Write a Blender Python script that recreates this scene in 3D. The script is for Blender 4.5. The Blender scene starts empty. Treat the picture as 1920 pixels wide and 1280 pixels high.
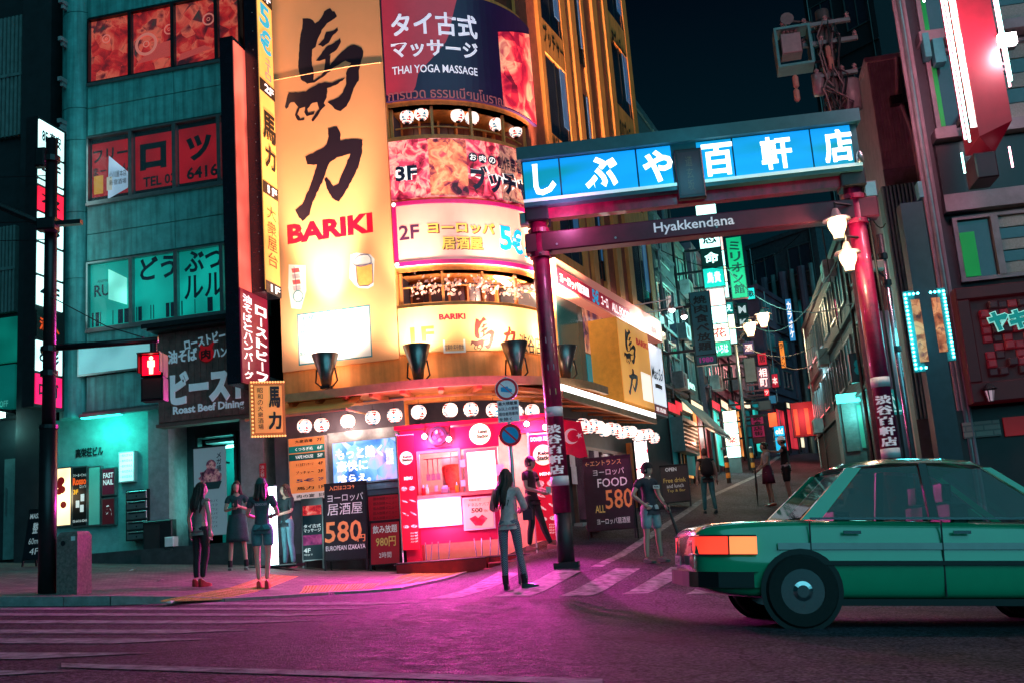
import bpy, bmesh, math, random
from math import radians as R_, sin, cos, pi
from mathutils import Vector, Matrix
random.seed(7)
scene = bpy.context.scene
col = scene.collection
# ------------------------------------------------------------------ camera
FPX = 1964.0                      # focal length in pixels of the 1920 px wide photograph
CAMZ = 0.70
_up = Vector((-760, -9840, FPX)).normalized()      # world up seen from the camera (x right, y down, z forward)
_f = Vector((0, 0, 1)); _Y = (_f - _f.dot(_up) * _up).normalized(); _X = _Y.cross(_up)
def c2w(p): return Vector((p.dot(_X), p.dot(_Y), p.dot(_up)))
O = Vector((0, 0, CAMZ))
def ray(u, v): return c2w(Vector(((u - 960) / FPX, (v - 640) / FPX, 1.0)))
def at(u, v, Z): return O + ray(u, v) * Z
cam_d = bpy.data.cameras.new('camera'); cam = bpy.data.objects.new('camera', cam_d); col.objects.link(cam)
cam_d.sensor_width = 36.0; cam_d.lens = FPX / 1920 * 36.0; cam_d.clip_end = 2000; cam_d.clip_start = 0.1
rx, ry, rz = c2w(Vector((1, 0, 0))), c2w(Vector((0, -1, 0))), c2w(Vector((0, 0, -1)))
cam.matrix_world = Matrix(((rx.x, ry.x, rz.x, 0), (rx.y, ry.y, rz.y, 0), (rx.z, ry.z, rz.z, CAMZ), (0, 0, 0, 1)))
scene.camera = cam
# ------------------------------------------------------------------ sky, night light, exposure
w = bpy.data.worlds.new('World'); scene.world = w; w.use_nodes = True
nt = w.node_tree; bg = nt.nodes['Background']
sky = nt.nodes.new('ShaderNodeTexSky'); sky.sky_type = 'NISHITA'; sky.sun_disc = False
SUN_EL, SUN_ROT = R_(34), R_(160)
sky.sun_elevation = R_(-9.0); sky.sun_rotation = SUN_ROT
mixn = nt.nodes.new('ShaderNodeMix'); mixn.data_type = 'RGBA'; mixn.inputs['Factor'].default_value = 0.985
tcw = nt.nodes.new('ShaderNodeTexCoord'); spx = nt.nodes.new('ShaderNodeSeparateXYZ'); crw = nt.nodes.new('ShaderNodeValToRGB')
crw.color_ramp.elements[0].position = .12; crw.color_ramp.elements[0].color = (.020, .30, .44, 1); crw.color_ramp.elements[1].position = .52; crw.color_ramp.elements[1].color = (.006, .020, .080, 1)
nt.links.new(tcw.outputs['Generated'], spx.inputs[0]); nt.links.new(spx.outputs['Z'], crw.inputs[0])   # city glow fading upwards
nt.links.new(sky.outputs['Color'], mixn.inputs[6]); nt.links.new(crw.outputs[0], mixn.inputs[7])
nt.links.new(mixn.outputs[2], bg.inputs['Color']); bg.inputs['Strength'].default_value = 0.06
sd = bpy.data.lights.new('sun', 'SUN'); sun = bpy.data.objects.new('sun', sd); col.objects.link(sun)
sd.energy = 1.45; sd.angle = R_(60); sd.color = (0.13, 0.58, 0.70)
sun.rotation_euler = (R_(58), 0, R_(24)); sun.location = (10, -20, 30)
vs = scene.view_settings; vs.view_transform = 'Standard'; vs.look = 'None'; vs.gamma = 1; vs.exposure = 0.0
scene.cycles.use_denoising = True
scene.cycles.max_bounces = 6; scene.cycles.diffuse_bounces = 2; scene.cycles.glossy_bounces = 3; scene.cycles.transparent_max_bounces = 12
scene.cycles.sample_clamp_indirect = 4.0; scene.cycles.caustics_reflective = False; scene.cycles.caustics_refractive = False
# ------------------------------------------------------------------ materials
def hx(h):
    h = h.lstrip('#'); o = []
    for i in (0, 2, 4):
        c = int(h[i:i+2], 16) / 255; o.append(c / 12.92 if c <= .04045 else ((c + .055) / 1.055) ** 2.4)
    return tuple(o)
MATS = {}
def mat(name, color, rough=.6, metal=0, emit=None, es=0, var=.25, scale=6, bump=0, coat=0, spec=.5, alpha=1, trans=0, emvar=0, streak=0):
    """principled material; colour varied by two noises, optional fine relief and glow"""
    if name in MATS: return MATS[name]
    if isinstance(color, str): color = hx(color)
    m = bpy.data.materials.new(name); m.use_nodes = True; n = m.node_tree; b = n.nodes['Principled BSDF']
    b.inputs['Roughness'].default_value = rough; b.inputs['Metallic'].default_value = metal
    b.inputs['Specular IOR Level'].default_value = spec; b.inputs['Coat Weight'].default_value = coat
    b.inputs['Alpha'].default_value = alpha; b.inputs['Transmission Weight'].default_value = trans
    tc = n.nodes.new('ShaderNodeTexCoord')
    nz = n.nodes.new('ShaderNodeTexNoise'); nz.inputs['Scale'].default_value = scale; nz.inputs['Detail'].default_value = 6; nz.inputs['Roughness'].default_value = .65
    n.links.new(tc.outputs['Object'], nz.inputs['Vector'])
    if var > 0:
        mr = n.nodes.new('ShaderNodeMapRange'); mr.inputs[1].default_value = .3; mr.inputs[2].default_value = .7
        mr.inputs[3].default_value = 1 - var; mr.inputs[4].default_value = 1 + var * .5
        n.links.new(nz.outputs['Fac'], mr.inputs[0])
        vm = n.nodes.new('ShaderNodeVectorMath'); vm.operation = 'SCALE'; vm.inputs[0].default_value = color
        n.links.new(mr.outputs[0], vm.inputs['Scale']); n.links.new(vm.outputs[0], b.inputs['Base Color'])
    else: b.inputs['Base Color'].default_value = (*color, 1)
    if streak and var > 0:                       # rain streaks and grime running down the wall
        mp = n.nodes.new('ShaderNodeMapping'); mp.inputs['Scale'].default_value = (5, 5, .35); n.links.new(tc.outputs['Object'], mp.inputs[0])
        s1 = n.nodes.new('ShaderNodeTexNoise'); s1.inputs['Scale'].default_value = 1.6; s1.inputs['Detail'].default_value = 5; n.links.new(mp.outputs[0], s1.inputs['Vector'])
        s2 = n.nodes.new('ShaderNodeMapRange'); s2.inputs[1].default_value = .42; s2.inputs[2].default_value = .62; s2.inputs[3].default_value = 1; s2.inputs[4].default_value = 1 - streak
        n.links.new(s1.outputs['Fac'], s2.inputs[0]); sv = n.nodes.new('ShaderNodeVectorMath'); sv.operation = 'SCALE'; n.links.new(vm.outputs[0], sv.inputs[0]); n.links.new(s2.outputs[0], sv.inputs['Scale']); n.links.new(sv.outputs[0], b.inputs['Base Color'])
    if bump:
        n2 = n.nodes.new('ShaderNodeTexNoise'); n2.inputs['Scale'].default_value = scale * 9; n2.inputs['Detail'].default_value = 4
        n.links.new(tc.outputs['Object'], n2.inputs['Vector'])
        bp = n.nodes.new('ShaderNodeBump'); bp.inputs['Strength'].default_value = bump; bp.inputs['Distance'].default_value = .02
        n.links.new(n2.outputs['Fac'], bp.inputs['Height']); n.links.new(bp.outputs[0], b.inputs['Normal'])
    if es:
        e = hx(emit) if isinstance(emit, str) else (emit or color)
        b.inputs['Emission Color'].default_value = (*e, 1); b.inputs['Emission Strength'].default_value = es
        if emvar:
            m2 = n.nodes.new('ShaderNodeMapRange'); m2.inputs[1].default_value = .35; m2.inputs[2].default_value = .65
            m2.inputs[3].default_value = es * (1 - emvar); m2.inputs[4].default_value = es * (1 + emvar)
            n3 = n.nodes.new('ShaderNodeTexNoise'); n3.inputs['Scale'].default_value = 1.3; n3.inputs['Detail'].default_value = 1
            n.links.new(tc.outputs['Object'], n3.inputs['Vector']); n.links.new(n3.outputs['Fac'], m2.inputs[0]); n.links.new(m2.outputs[0], b.inputs['Emission Strength'])
    MATS[name] = m; return m
def glow(name, c, es, emvar=0, base=None): return mat(name, base or c, .45, emit=c, es=es, var=.05, emvar=emvar)
def pic(name, cols, scale, es=.4, rough=.5, dist=1.2, stretch=(1, 1, 1)):
    """printed picture: blotches of several inks, faintly lit from behind"""
    if name in MATS: return MATS[name]
    m = bpy.data.materials.new(name); m.use_nodes = True; n = m.node_tree; b = n.nodes['Principled BSDF']; b.inputs['Roughness'].default_value = rough
    tc = n.nodes.new('ShaderNodeTexCoord'); mp = n.nodes.new('ShaderNodeMapping'); mp.inputs['Scale'].default_value = stretch
    nz0 = n.nodes.new('ShaderNodeTexNoise'); nz0.inputs['Scale'].default_value = scale; nz0.inputs['Detail'].default_value = 6; nz0.inputs['Distortion'].default_value = dist * .6
    vo = n.nodes.new('ShaderNodeTexVoronoi'); vo.inputs['Scale'].default_value = scale * 2.4; n.links.new(mp.outputs[0], vo.inputs['Vector'])
    nz = n.nodes.new('ShaderNodeMix'); nz.data_type = 'FLOAT'; nz.inputs[0].default_value = .16
    sp = n.nodes.new('ShaderNodeSeparateColor'); n.links.new(vo.outputs['Color'], sp.inputs[0]); n.links.new(nz0.outputs['Fac'], nz.inputs[2]); n.links.new(sp.outputs[0], nz.inputs[3])
    cr = n.nodes.new('ShaderNodeValToRGB'); el = cr.color_ramp.elements
    while len(el) < len(cols): el.new(.5)
    for i, c in enumerate(cols):
        el[i].position = .3 + .4 * i / (len(cols) - 1); el[i].color = (*hx(c), 1)
    n.links.new(tc.outputs['Object'], mp.inputs[0]); n.links.new(mp.outputs[0], nz0.inputs['Vector']); n.links.new(nz.outputs[0], cr.inputs[0])
    n.links.new(cr.outputs[0], b.inputs['Base Color']); n.links.new(cr.outputs[0], b.inputs['Emission Color']); b.inputs['Emission Strength'].default_value = es
    MATS[name] = m; return m
def glass(name, tint='#8899aa', alpha=.35, rough=.06):
    return mat(name, tint, rough, var=0, alpha=alpha, spec=.8)
# ------------------------------------------------------------------ mesh builder
class MB:
    def __init__(s): s.v = []; s.f = []; s.sm = False
    def add(s, vs, fs):
        k = len(s.v); s.v += [tuple(p) for p in vs]; s.f += [tuple(i + k for i in f) for f in fs]; return s
    def box(s, x0, x1, y0, y1, z0, z1):
        if x1 < x0: x0, x1 = x1, x0
        if y1 < y0: y0, y1 = y1, y0
        if z1 < z0: z0, z1 = z1, z0
        return s.add([(x, y, z) for z in (z0, z1) for y in (y0, y1) for x in (x0, x1)],
                     [(0, 2, 3, 1), (4, 5, 7, 6), (0, 1, 5, 4), (2, 6, 7, 3), (0, 4, 6, 2), (1, 3, 7, 5)])
    def bbox(s, x0, x1, y0, y1, z0, z1, b=.02):
        """box with chamfered edges on the front (y0) face"""
        if x1 < x0: x0, x1 = x1, x0
        if z1 < z0: z0, z1 = z1, z0
        b = min(b, (x1 - x0) * .3, (z1 - z0) * .3, abs(y1 - y0) * .6)
        v = [(x0, y1, z0), (x1, y1, z0), (x1, y1, z1), (x0, y1, z1), (x0, y0 + b, z0), (x1, y0 + b, z0), (x1, y0 + b, z1), (x0, y0 + b, z1),
             (x0 + b, y0, z0 + b), (x1 - b, y0, z0 + b), (x1 - b, y0, z1 - b), (x0 + b, y0, z1 - b)]
        return s.add(v, [(3, 2, 1, 0), (0, 1, 5, 4), (1, 2, 6, 5), (2, 3, 7, 6), (3, 0, 4, 7), (4, 5, 9, 8), (5, 6, 10, 9), (6, 7, 11, 10), (7, 4, 8, 11), (8, 9, 10, 11)])
    def prism(s, pts, y0, y1):
        """polygon in (x, z), extruded in y"""
        n = len(pts)
        return s.add([(x, y0, z) for x, z in pts] + [(x, y1, z) for x, z in pts],
                     [tuple(range(n)), tuple(range(2 * n - 1, n - 1, -1))] + [(i, i + n, (i + 1) % n + n, (i + 1) % n) for i in range(n)])
    def plan(s, pts, z0, z1):
        """polygon in (x, y), extruded in z (z may be callables)"""
        n = len(pts); g0 = z0 if callable(z0) else (lambda x, y: z0); g1 = z1 if callable(z1) else (lambda x, y: z1)
        return s.add([(x, y, g0(x, y)) for x, y in pts] + [(x, y, g1(x, y)) for x, y in pts],
                     [tuple(range(n - 1, -1, -1)), tuple(range(n, 2 * n))] + [(i, (i + 1) % n, (i + 1) % n + n, i + n) for i in range(n)])
    def tube(s, pts, r, seg=8, r1=None, cap=True):
        pts = [Vector(p) for p in pts]; n = len(pts); k0 = len(s.v); pn = None
        for i, p in enumerate(pts):
            t = (pts[min(i + 1, n - 1)] - pts[max(i - 1, 0)]).normalized()
            if pn is None: a = t.orthogonal().normalized()
            else: a = (pn - pn.dot(t) * t).normalized()
            pn = a; b = t.cross(a); rr = (r[i] if isinstance(r, (list, tuple)) else (r if r1 is None else r + (r1 - r) * i / (n - 1)))
            s.v += [tuple(p + rr * (cos(2 * pi * j / seg) * a + sin(2 * pi * j / seg) * b)) for j in range(seg)]
        for i in range(n - 1):
            for j in range(seg):
                s.f.append((k0 + i * seg + j, k0 + i * seg + (j + 1) % seg, k0 + (i + 1) * seg + (j + 1) % seg, k0 + (i + 1) * seg + j))
        if cap: s.f.append(tuple(k0 + j for j in range(seg - 1, -1, -1))); s.f.append(tuple(k0 + (n - 1) * seg + j for j in range(seg)))
        return s
    def lathe(s, prof, c=(0, 0, 0), seg=14, axis='z', sx=1, sy=1):
        k0 = len(s.v); c = Vector(c)
        for r, h in prof:
            for j in range(seg):
                a = 2 * pi * j / seg; x, y = r * cos(a) * sx, r * sin(a) * sy
                p = (x, y, h) if axis == 'z' else ((x, h, y) if axis == 'y' else (h, x, y))
                s.v.append(tuple(c + Vector(p)))
        for i in range(len(prof) - 1):
            for j in range(seg):
                s.f.append((k0 + i * seg + j, k0 + i * seg + (j + 1) % seg, k0 + (i + 1) * seg + (j + 1) % seg, k0 + (i + 1) * seg + j))
        if prof[0] == prof[-1]: return s
        s.f.append(tuple(k0 + j for j in range(seg - 1, -1, -1))); k = k0 + (len(prof) - 1) * seg; s.f.append(tuple(k + j for j in range(seg)))
        return s
    def ball(s, c, r, seg=14, rings=8, sx=1, sy=1, sz=1):
        return s.lathe([(r * max(.02, sin(pi * i / rings)), -r * cos(pi * i / rings) * sz) for i in range(rings + 1)], c, seg, 'z', sx, sy)
    def disc(s, c, r, y0, y1, seg=28):
        return s.prism([(c[0] + r * cos(2 * pi * i / seg), c[1] + r * sin(2 * pi * i / seg)) for i in range(seg)], y0, y1)
    def ring(s, c, r0, r1, y0, y1, seg=32):
        return s.lathe([(r0, y0), (r1, y0), (r1, y1), (r0, y1), (r0, y0)], (c[0], 0, c[1]), seg, 'y')
    def flat(s, pts2, y): return s.add([(x, y, z) for x, z in pts2], [tuple(range(len(pts2)))])
    def txt(s, body, x0, x1, z0, z1, y, bold=0, vert=False, ex=0, keep=False, shear=0, rot=0):
        """lettering fitted into a rectangle of the plane y"""
        if vert:
            chars = list(body); n = len(chars); h = (z1 - z0) / n
            for i, ch in enumerate(chars):
                if ch in ' 　': continue
                if ch == 'ー':
                    s.box(x0 + (x1 - x0) * .44, x0 + (x1 - x0) * .56, y - .004, y, z1 - (i + .9) * h, z1 - (i + .1) * h); continue
                g = .42 if ch in 'ッャュっゃゅ、。' else .06
                s.txt(ch, x0 + (x1 - x0) * (g if g > .1 else 0), x1, z1 - (i + .94) * h, z1 - (i + (.06 if g < .1 else .35)) * h, y, bold, ex=ex, shear=shear)
            return s
        vv, ff = glyphs(body, bold, ex, shear)
        if not vv: return s
        xs = [p[0] for p in vv]; zs = [p[1] for p in vv]; a, b, c, d = min(xs), max(xs), min(zs), max(zs)
        kx = (x1 - x0) / max(b - a, 1e-6); kz = (z1 - z0) / max(d - c, 1e-6)
        if keep: kx = kz = min(kx, kz); x0 = (x0 + x1 - kx * (b - a)) / 2; z0 = (z0 + z1 - kz * (d - c)) / 2
        out = [((p[0] - a) * kx + x0, y - p[2] * (kz if ex else 1), (p[1] - c) * kz + z0) for p in vv]
        if rot:
            cx, cz = (x0 + x1) / 2, (z0 + z1) / 2
            out = [(cx + (x - cx) * cos(rot) - (z - cz) * sin(rot), yy, cz + (x - cx) * sin(rot) + (z - cz) * cos(rot)) for x, yy, z in out]
        return s.add(out, ff)
    def sub(s, n=1):
        return s
_G = {}
def glyphs(body, bold=0, ex=0, shear=0):
    k = (body, bold, ex, shear)
    if k not in _G:
        fat = bold > .008 and any(ord(c) > 0x4dff for c in body)
        c = bpy.data.curves.new('t', 'FONT'); c.body = body; c.resolution_u = 2; c.offset = 0 if fat else bold; c.extrude = ex; c.shear = shear
        o = bpy.data.objects.new('t', c); col.objects.link(o)
        me = bpy.data.meshes.new_from_object(o.evaluated_get(bpy.context.evaluated_depsgraph_get()))
        vv, ff = [tuple(v.co) for v in me.vertices], [tuple(p.vertices) for p in me.polygons]
        if fat:                                   # dense characters are thickened by shifted copies
            n = len(vv); base = list(vv); bf = list(ff); q = bold * .8
            for i, (dx, dz) in enumerate(((q, q), (-q, q), (q, -q), (-q, -q))):
                vv += [(x + dx, z + dz, d + .0006 * (i + 1)) for x, z, d in base]; ff += [tuple(j + n * (i + 1) for j in f) for f in bf]
        _G[k] = (vv, ff)
        bpy.data.objects.remove(o); bpy.data.curves.remove(c); bpy.data.meshes.remove(me)
    return _G[k]
# ------------------------------------------------------------------ planes and things
class Plane:
    """upright plane: point p, heading a of its horizontal direction; local x along it, local y away from the street"""
    def __init__(s, p, a): s.p = Vector((p[0], p[1], 0)); s.a = a; s.d = Vector((cos(a), sin(a), 0)); s.n = Vector((-sin(a), cos(a), 0))
    def off(s, y): return Plane(s.p + s.n * y, s.a)
    def hit(s, u, v): r = ray(u, v); return O + r * (s.n.dot(s.p - O) / s.n.dot(r))
    def uv(s, u, v): q = s.hit(u, v); return (q - s.p).dot(s.d), q.z
    def x(s, u, v=500): return s.uv(u, v)[0]
    def z(s, v, u=500): return s.uv(u, v)[1]
    def rect(s, u0, v0, u1, v1):
        um, vm = (u0 + u1) / 2, (v0 + v1) / 2
        return s.uv(u0, vm)[0], s.uv(u1, vm)[0], s.uv(um, v1)[1], s.uv(um, v0)[1]
    def w(s, x, y, z): return s.p + s.d * x + s.n * y + Vector((0, 0, z))
def props(o, label=None, cat=None, group=None, kind=None):
    if label: o['label'] = label
    if cat: o['category'] = cat
    if group: o['group'] = group
    if kind: o['kind'] = kind
    return o
def mkmesh(name, mb, m, smooth=False):
    me = bpy.data.meshes.new(name); me.from_pydata(mb.v, [], mb.f); me.update()
    if m: me.materials.append(m)
    if smooth or mb.sm: me.polygons.foreach_set('use_smooth', [True] * len(me.polygons))
    return me
def meshob(name, mb, m, parent=None, smooth=False):
    o = bpy.data.objects.new(name, mkmesh(name, mb, m, smooth)); col.objects.link(o); o.parent = parent; return o
class Thing:
    """an Empty at the thing's base; parts are given in the plane's coordinates"""
    def __init__(s, name, label, cat, plane=None, org=(0, 0, 0), group=None, kind=None):
        s.pl = plane or WORLD; s.org = Vector(org)
        s.e = bpy.data.objects.new(name, None); col.objects.link(s.e); s.e.empty_display_size = .2
        s.e.location = s.pl.w(*org); s.e.rotation_euler.z = s.pl.a
        props(s.e, label, cat, group, kind)
    def part(s, name, mb, m, parent=None, smooth=False, label=None):
        o = s.org; mb2 = MB(); mb2.v = [(x - o.x, y - o.y, z - o.z) for x, y, z in mb.v]; mb2.f = mb.f
        ob = meshob(name, mb2, m, parent or s.e, smooth or mb.sm)
        if label: ob['label'] = label
        return ob
    def light(s, kind, loc, energy, color, size=.1, target=None, spot=None, blend=.5):
        ld = bpy.data.lights.new('lamp_light', kind); ld.energy = energy; ld.color = color
        if kind in ('POINT', 'SPOT'): ld.shadow_soft_size = size
        lo = bpy.data.objects.new('lamp_light', ld); col.objects.link(lo); lo.parent = s.e; lo.location = Vector(loc) - s.org
        if target is not None: lo.rotation_euler = (Vector(target) - Vector(loc)).to_track_quat('-Z', 'Y').to_euler()
        if spot: ld.spot_size = spot; ld.spot_blend = blend
        return lo
WORLD = Plane((0, 0), 0)
def copy_tree(o, parent=None):
    c = o.copy(); col.objects.link(c); c.parent = parent
    for ch in o.children: copy_tree(ch, c)
    return c
def lerp(a, b, t): return a + (b - a) * t
def interp(tab, x):
    if x <= tab[0][0]: return tab[0][1]
    for (a, b), (c, d) in zip(tab, tab[1:]):
        if x <= c: return b + (d - b) * (x - a) / (c - a)
    return tab[-1][1]
def sstep(a, b, x): t = max(0, min(1, (x - a) / (b - a))); return t * t * (3 - 2 * t)
# ------------------------------------------------------------------ ground heights: the avenue climbs to the left, the lane climbs away
ALLEY = [(13.2, 0), (15, .13), (17.4, .46), (19, .6), (28, 1.78), (45, 4.3), (60, 6.2), (120, 9.5), (400, 11)]
WALK = [(13.2, 0), (14, .015), (16.4, .05), (19, .2), (21, .26), (24, .3), (400, .4)]
def groundz(x, y):
    xx = max(-30, min(30, x)); k = sstep(-1.6, .9, x)
    return -.0757 * xx + lerp(interp(WALK, y), interp(ALLEY, y), k)
def walkz(x, y): return groundz(x, y) + .10
def on_ground(u, v, fn=groundz):
    r = ray(u, v); t = 3.0; last = None
    while t < 120:
        p = O + r * t
        if p.z <= fn(p.x, p.y): break
        t += .02
    return p
# main planes
F1 = Plane(at(600, 900, 22.0), R_(-12)); 
# ================================================================== ground
def asphalt():
    m = bpy.data.materials.new('asphalt'); m.use_nodes = True; n = m.node_tree; b = n.nodes['Principled BSDF']
    tc = n.nodes.new('ShaderNodeTexCoord')
    def noise(sc, det=3):
        z = n.nodes.new('ShaderNodeTexNoise'); z.inputs['Scale'].default_value = sc; z.inputs['Detail'].default_value = det; n.links.new(tc.outputs['Object'], z.inputs['Vector']); return z
    g = noise(34, 3); big = noise(.7, 5); mid = noise(7, 4)
    vo = n.nodes.new('ShaderNodeTexVoronoi'); vo.inputs['Scale'].default_value = 70; n.links.new(tc.outputs['Object'], vo.inputs['Vector'])
    cr = n.nodes.new('ShaderNodeValToRGB'); e = cr.color_ramp.elements; e[0].position = .43; e[0].color = (.010, .010, .015, 1); e[1].position = .60; e[1].color = (.115, .108, .15, 1)
    n.links.new(g.outputs['Fac'], cr.inputs[0])
    mx = n.nodes.new('ShaderNodeMix'); mx.data_type = 'RGBA'; mx.blend_type = 'MULTIPLY'; mx.inputs[0].default_value = .7
    c2 = n.nodes.new('ShaderNodeValToRGB'); e = c2.color_ramp.elements; e[0].position = .35; e[0].color = (.5, .5, .5, 1); e[1].position = .65; e[1].color = (1.15, 1.15, 1.15, 1)
    n.links.new(big.outputs['Fac'], c2.inputs[0]); n.links.new(cr.outputs[0], mx.inputs[6]); n.links.new(c2.outputs[0], mx.inputs[7]); n.links.new(mx.outputs[2], b.inputs['Base Color'])
    mr = n.nodes.new('ShaderNodeMapRange'); mr.inputs[1].default_value = .3; mr.inputs[2].default_value = .7; mr.inputs[3].default_value = .66; mr.inputs[4].default_value = .9; b.inputs['Specular IOR Level'].default_value = .22
    n.links.new(mid.outputs['Fac'], mr.inputs[0]); n.links.new(mr.outputs[0], b.inputs['Roughness'])
    # cracks: thin cell edges, broken up by a noise
    wn = n.nodes.new('ShaderNodeMix'); wn.data_type = 'RGBA'; wn.inputs[0].default_value = .25; n.links.new(tc.outputs['Object'], wn.inputs[6]); n.links.new(noise(1.4, 4).outputs['Color'], wn.inputs[7])
    ve = n.nodes.new('ShaderNodeTexVoronoi'); ve.feature = 'DISTANCE_TO_EDGE'; ve.inputs['Scale'].default_value = .75; n.links.new(wn.outputs[2], ve.inputs['Vector'])
    ck = n.nodes.new('ShaderNodeMapRange'); ck.inputs[1].default_value = .002; ck.inputs[2].default_value = .010; ck.inputs[3].default_value = .3; ck.inputs[4].default_value = 1; n.links.new(ve.outputs['Distance'], ck.inputs[0])
    st = n.nodes.new('ShaderNodeMapRange'); st.inputs[1].default_value = .5; st.inputs[2].default_value = .62; st.inputs[3].default_value = 1; st.inputs[4].default_value = .55; n.links.new(noise(.33, 7).outputs['Fac'], st.inputs[0])
    mm = n.nodes.new('ShaderNodeMath'); mm.operation = 'MULTIPLY'; n.links.new(ck.outputs[0], mm.inputs[0]); n.links.new(st.outputs[0], mm.inputs[1])
    fv = n.nodes.new('ShaderNodeVectorMath'); fv.operation = 'SCALE'; n.links.new(mx.outputs[2], fv.inputs[0]); n.links.new(mm.outputs[0], fv.inputs['Scale']); n.links.new(fv.outputs[0], b.inputs['Base Color'])
    bp = n.nodes.new('ShaderNodeBump'); bp.inputs['Strength'].default_value = .75; bp.inputs['Distance'].default_value = .012
    n.links.new(vo.outputs['Distance'], bp.inputs['Height']); n.links.new(bp.outputs[0], b.inputs['Normal'])
    return m
def paving():
    m = bpy.data.materials.new('paving_brick'); m.use_nodes = True; n = m.node_tree; b = n.nodes['Principled BSDF']; b.inputs['Roughness'].default_value = .72; b.inputs['Specular IOR Level'].default_value = .25
    tc = n.nodes.new('ShaderNodeTexCoord'); br = n.nodes.new('ShaderNodeTexBrick'); br.inputs['Scale'].default_value = 1
    br.inputs['Brick Width'].default_value = .22; br.inputs['Row Height'].default_value = .11; br.inputs['Mortar Size'].default_value = .008; br.inputs['Bias'].default_value = 0
    br.inputs['Color1'].default_value = (.12, .10, .10, 1); br.inputs['Color2'].default_value = (.24, .20, .19, 1); br.inputs['Mortar'].default_value = (.05, .045, .045, 1)
    n.links.new(tc.outputs['Object'], br.inputs['Vector'])
    nz = n.nodes.new('ShaderNodeTexNoise'); nz.inputs['Scale'].default_value = 2.2; nz.inputs['Detail'].default_value = 6; n.links.new(tc.outputs['Object'], nz.inputs['Vector'])
    mx = n.nodes.new('ShaderNodeMix'); mx.data_type = 'RGBA'; mx.blend_type = 'MULTIPLY'; mx.inputs[0].default_value = .75
    n.links.new(br.outputs['Color'], mx.inputs[6]); n.links.new(nz.outputs['Color'], mx.inputs[7])
    cr = n.nodes.new('ShaderNodeValToRGB'); cr.color_ramp.elements[0].position = .3; cr.color_ramp.elements[0].color = (.45, .45, .45, 1); cr.color_ramp.elements[1].position = .7; cr.color_ramp.elements[1].color = (1.2, 1.2, 1.2, 1)
    n.links.new(nz.outputs['Fac'], cr.inputs[0]); n.links.new(cr.outputs[0], mx.inputs[7]); n.links.new(mx.outputs[2], b.inputs['Base Color'])
    bp = n.nodes.new('ShaderNodeBump'); bp.inputs['Strength'].default_value = .6; bp.inputs['Distance'].default_value = .01
    n.links.new(br.outputs['Fac'], bp.inputs['Height']); bp.invert = True; n.links.new(bp.outputs[0], b.inputs['Normal'])
    return m
ASPH = asphalt(); PAVE = paving()
def frange(a, b, s):
    o = []; x = a
    while x < b - 1e-6: o.append(x); x += s
    return o + [b]
xs = [-90, -60, -40] + frange(-30, -8, 2) + frange(-7.5, 12, .5) + frange(13, 30, 2) + [40, 60, 90, 150]
ys = [-60, -30, -10, 0, 4, 8, 11] + frange(12, 32, .5) + frange(34, 60, 2) + [70, 85, 100, 120, 180, 260, 400]
mb = MB(); nx = len(xs)
mb.v = [(x, y, groundz(x, y)) for y in ys for x in xs]
mb.f = [(j * nx + i, j * nx + i + 1, (j + 1) * nx + i + 1, (j + 1) * nx + i) for j in range(len(ys) - 1) for i in range(nx - 1)]
mb.sm = True
road = props(meshob('road', mb, ASPH, smooth=True), kind='structure')
PAINT = mat('road_paint', (.30, .30, .32), .8, var=.85, scale=7, bump=.6, spec=.2)
def drape(quad, name='paint_stripe', m=PAINT, fn=groundz, lift=.006, n=8, k=2, parent=road):
    """painted quad (corners a b c d in plan) laid over the ground"""
    a, b, c, d = [Vector((p[0], p[1])) for p in quad]; M = MB()
    for i in range(n + 1):
        for j in range(k + 1):
            t, s = i / n, j / k; p = (a.lerp(d, t)).lerp(b.lerp(c, t), s); M.v.append((p.x, p.y, fn(p.x, p.y) + lift))
    M.f = [(i * (k + 1) + j, i * (k + 1) + j + 1, (i + 1) * (k + 1) + j + 1, (i + 1) * (k + 1) + j) for i in range(n) for j in range(k)]
    return meshob(name, M, m, parent)
for v, ue in ((1131, 770), (1141, 690), (1152, 640), (1166, 560), (1184, 450), (1202, 365), (1230, 235), (1267, 75)):
    p = on_ground(200, v); e = on_ground(ue, v)
    drape([(-16, p.y - .22), (-16, p.y + .22), (e.x + .12, p.y + .22), (e.x - .55, p.y - .22)], n=30)
def pxquad(px, **k): drape([on_ground(*q)[:2] for q in px], **k)
for q in ([(800, 1122), (850, 1122), (975, 1074), (935, 1072)], [(925, 1118), (990, 1118), (1090, 1070), (1040, 1069)], [(1045, 1118), (1110, 1116), (1200, 1066), (1155, 1065)],
          [(1165, 1114), (1215, 1112), (1305, 1063), (1258, 1063)], [(1285, 1114), (1340, 1112), (1410, 1061), (1362, 1061)], [(1415, 1112), (1465, 1112), (1512, 1060), (1470, 1060)]): pxquad(q)
pxquad([(115, 1252), (115, 1244), (1130, 1274), (1130, 1285)], n=24)
for q in ([(1108, 1062), (1130, 1062), (1318, 941), (1304, 941)], [(1304, 940), (1318, 940), (1428, 889), (1418, 889)], [(1418, 888), (1428, 888), (1530, 840), (1524, 840)],
          [(1570, 950), (1582, 950), (1604, 885), (1597, 885)], [(1597, 884), (1604, 884), (1560, 850), (1556, 850)]): pxquad(q, n=14)
pxquad([(1515, 929), (1535, 929), (1532, 926), (1514, 926)], n=2)
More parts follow.
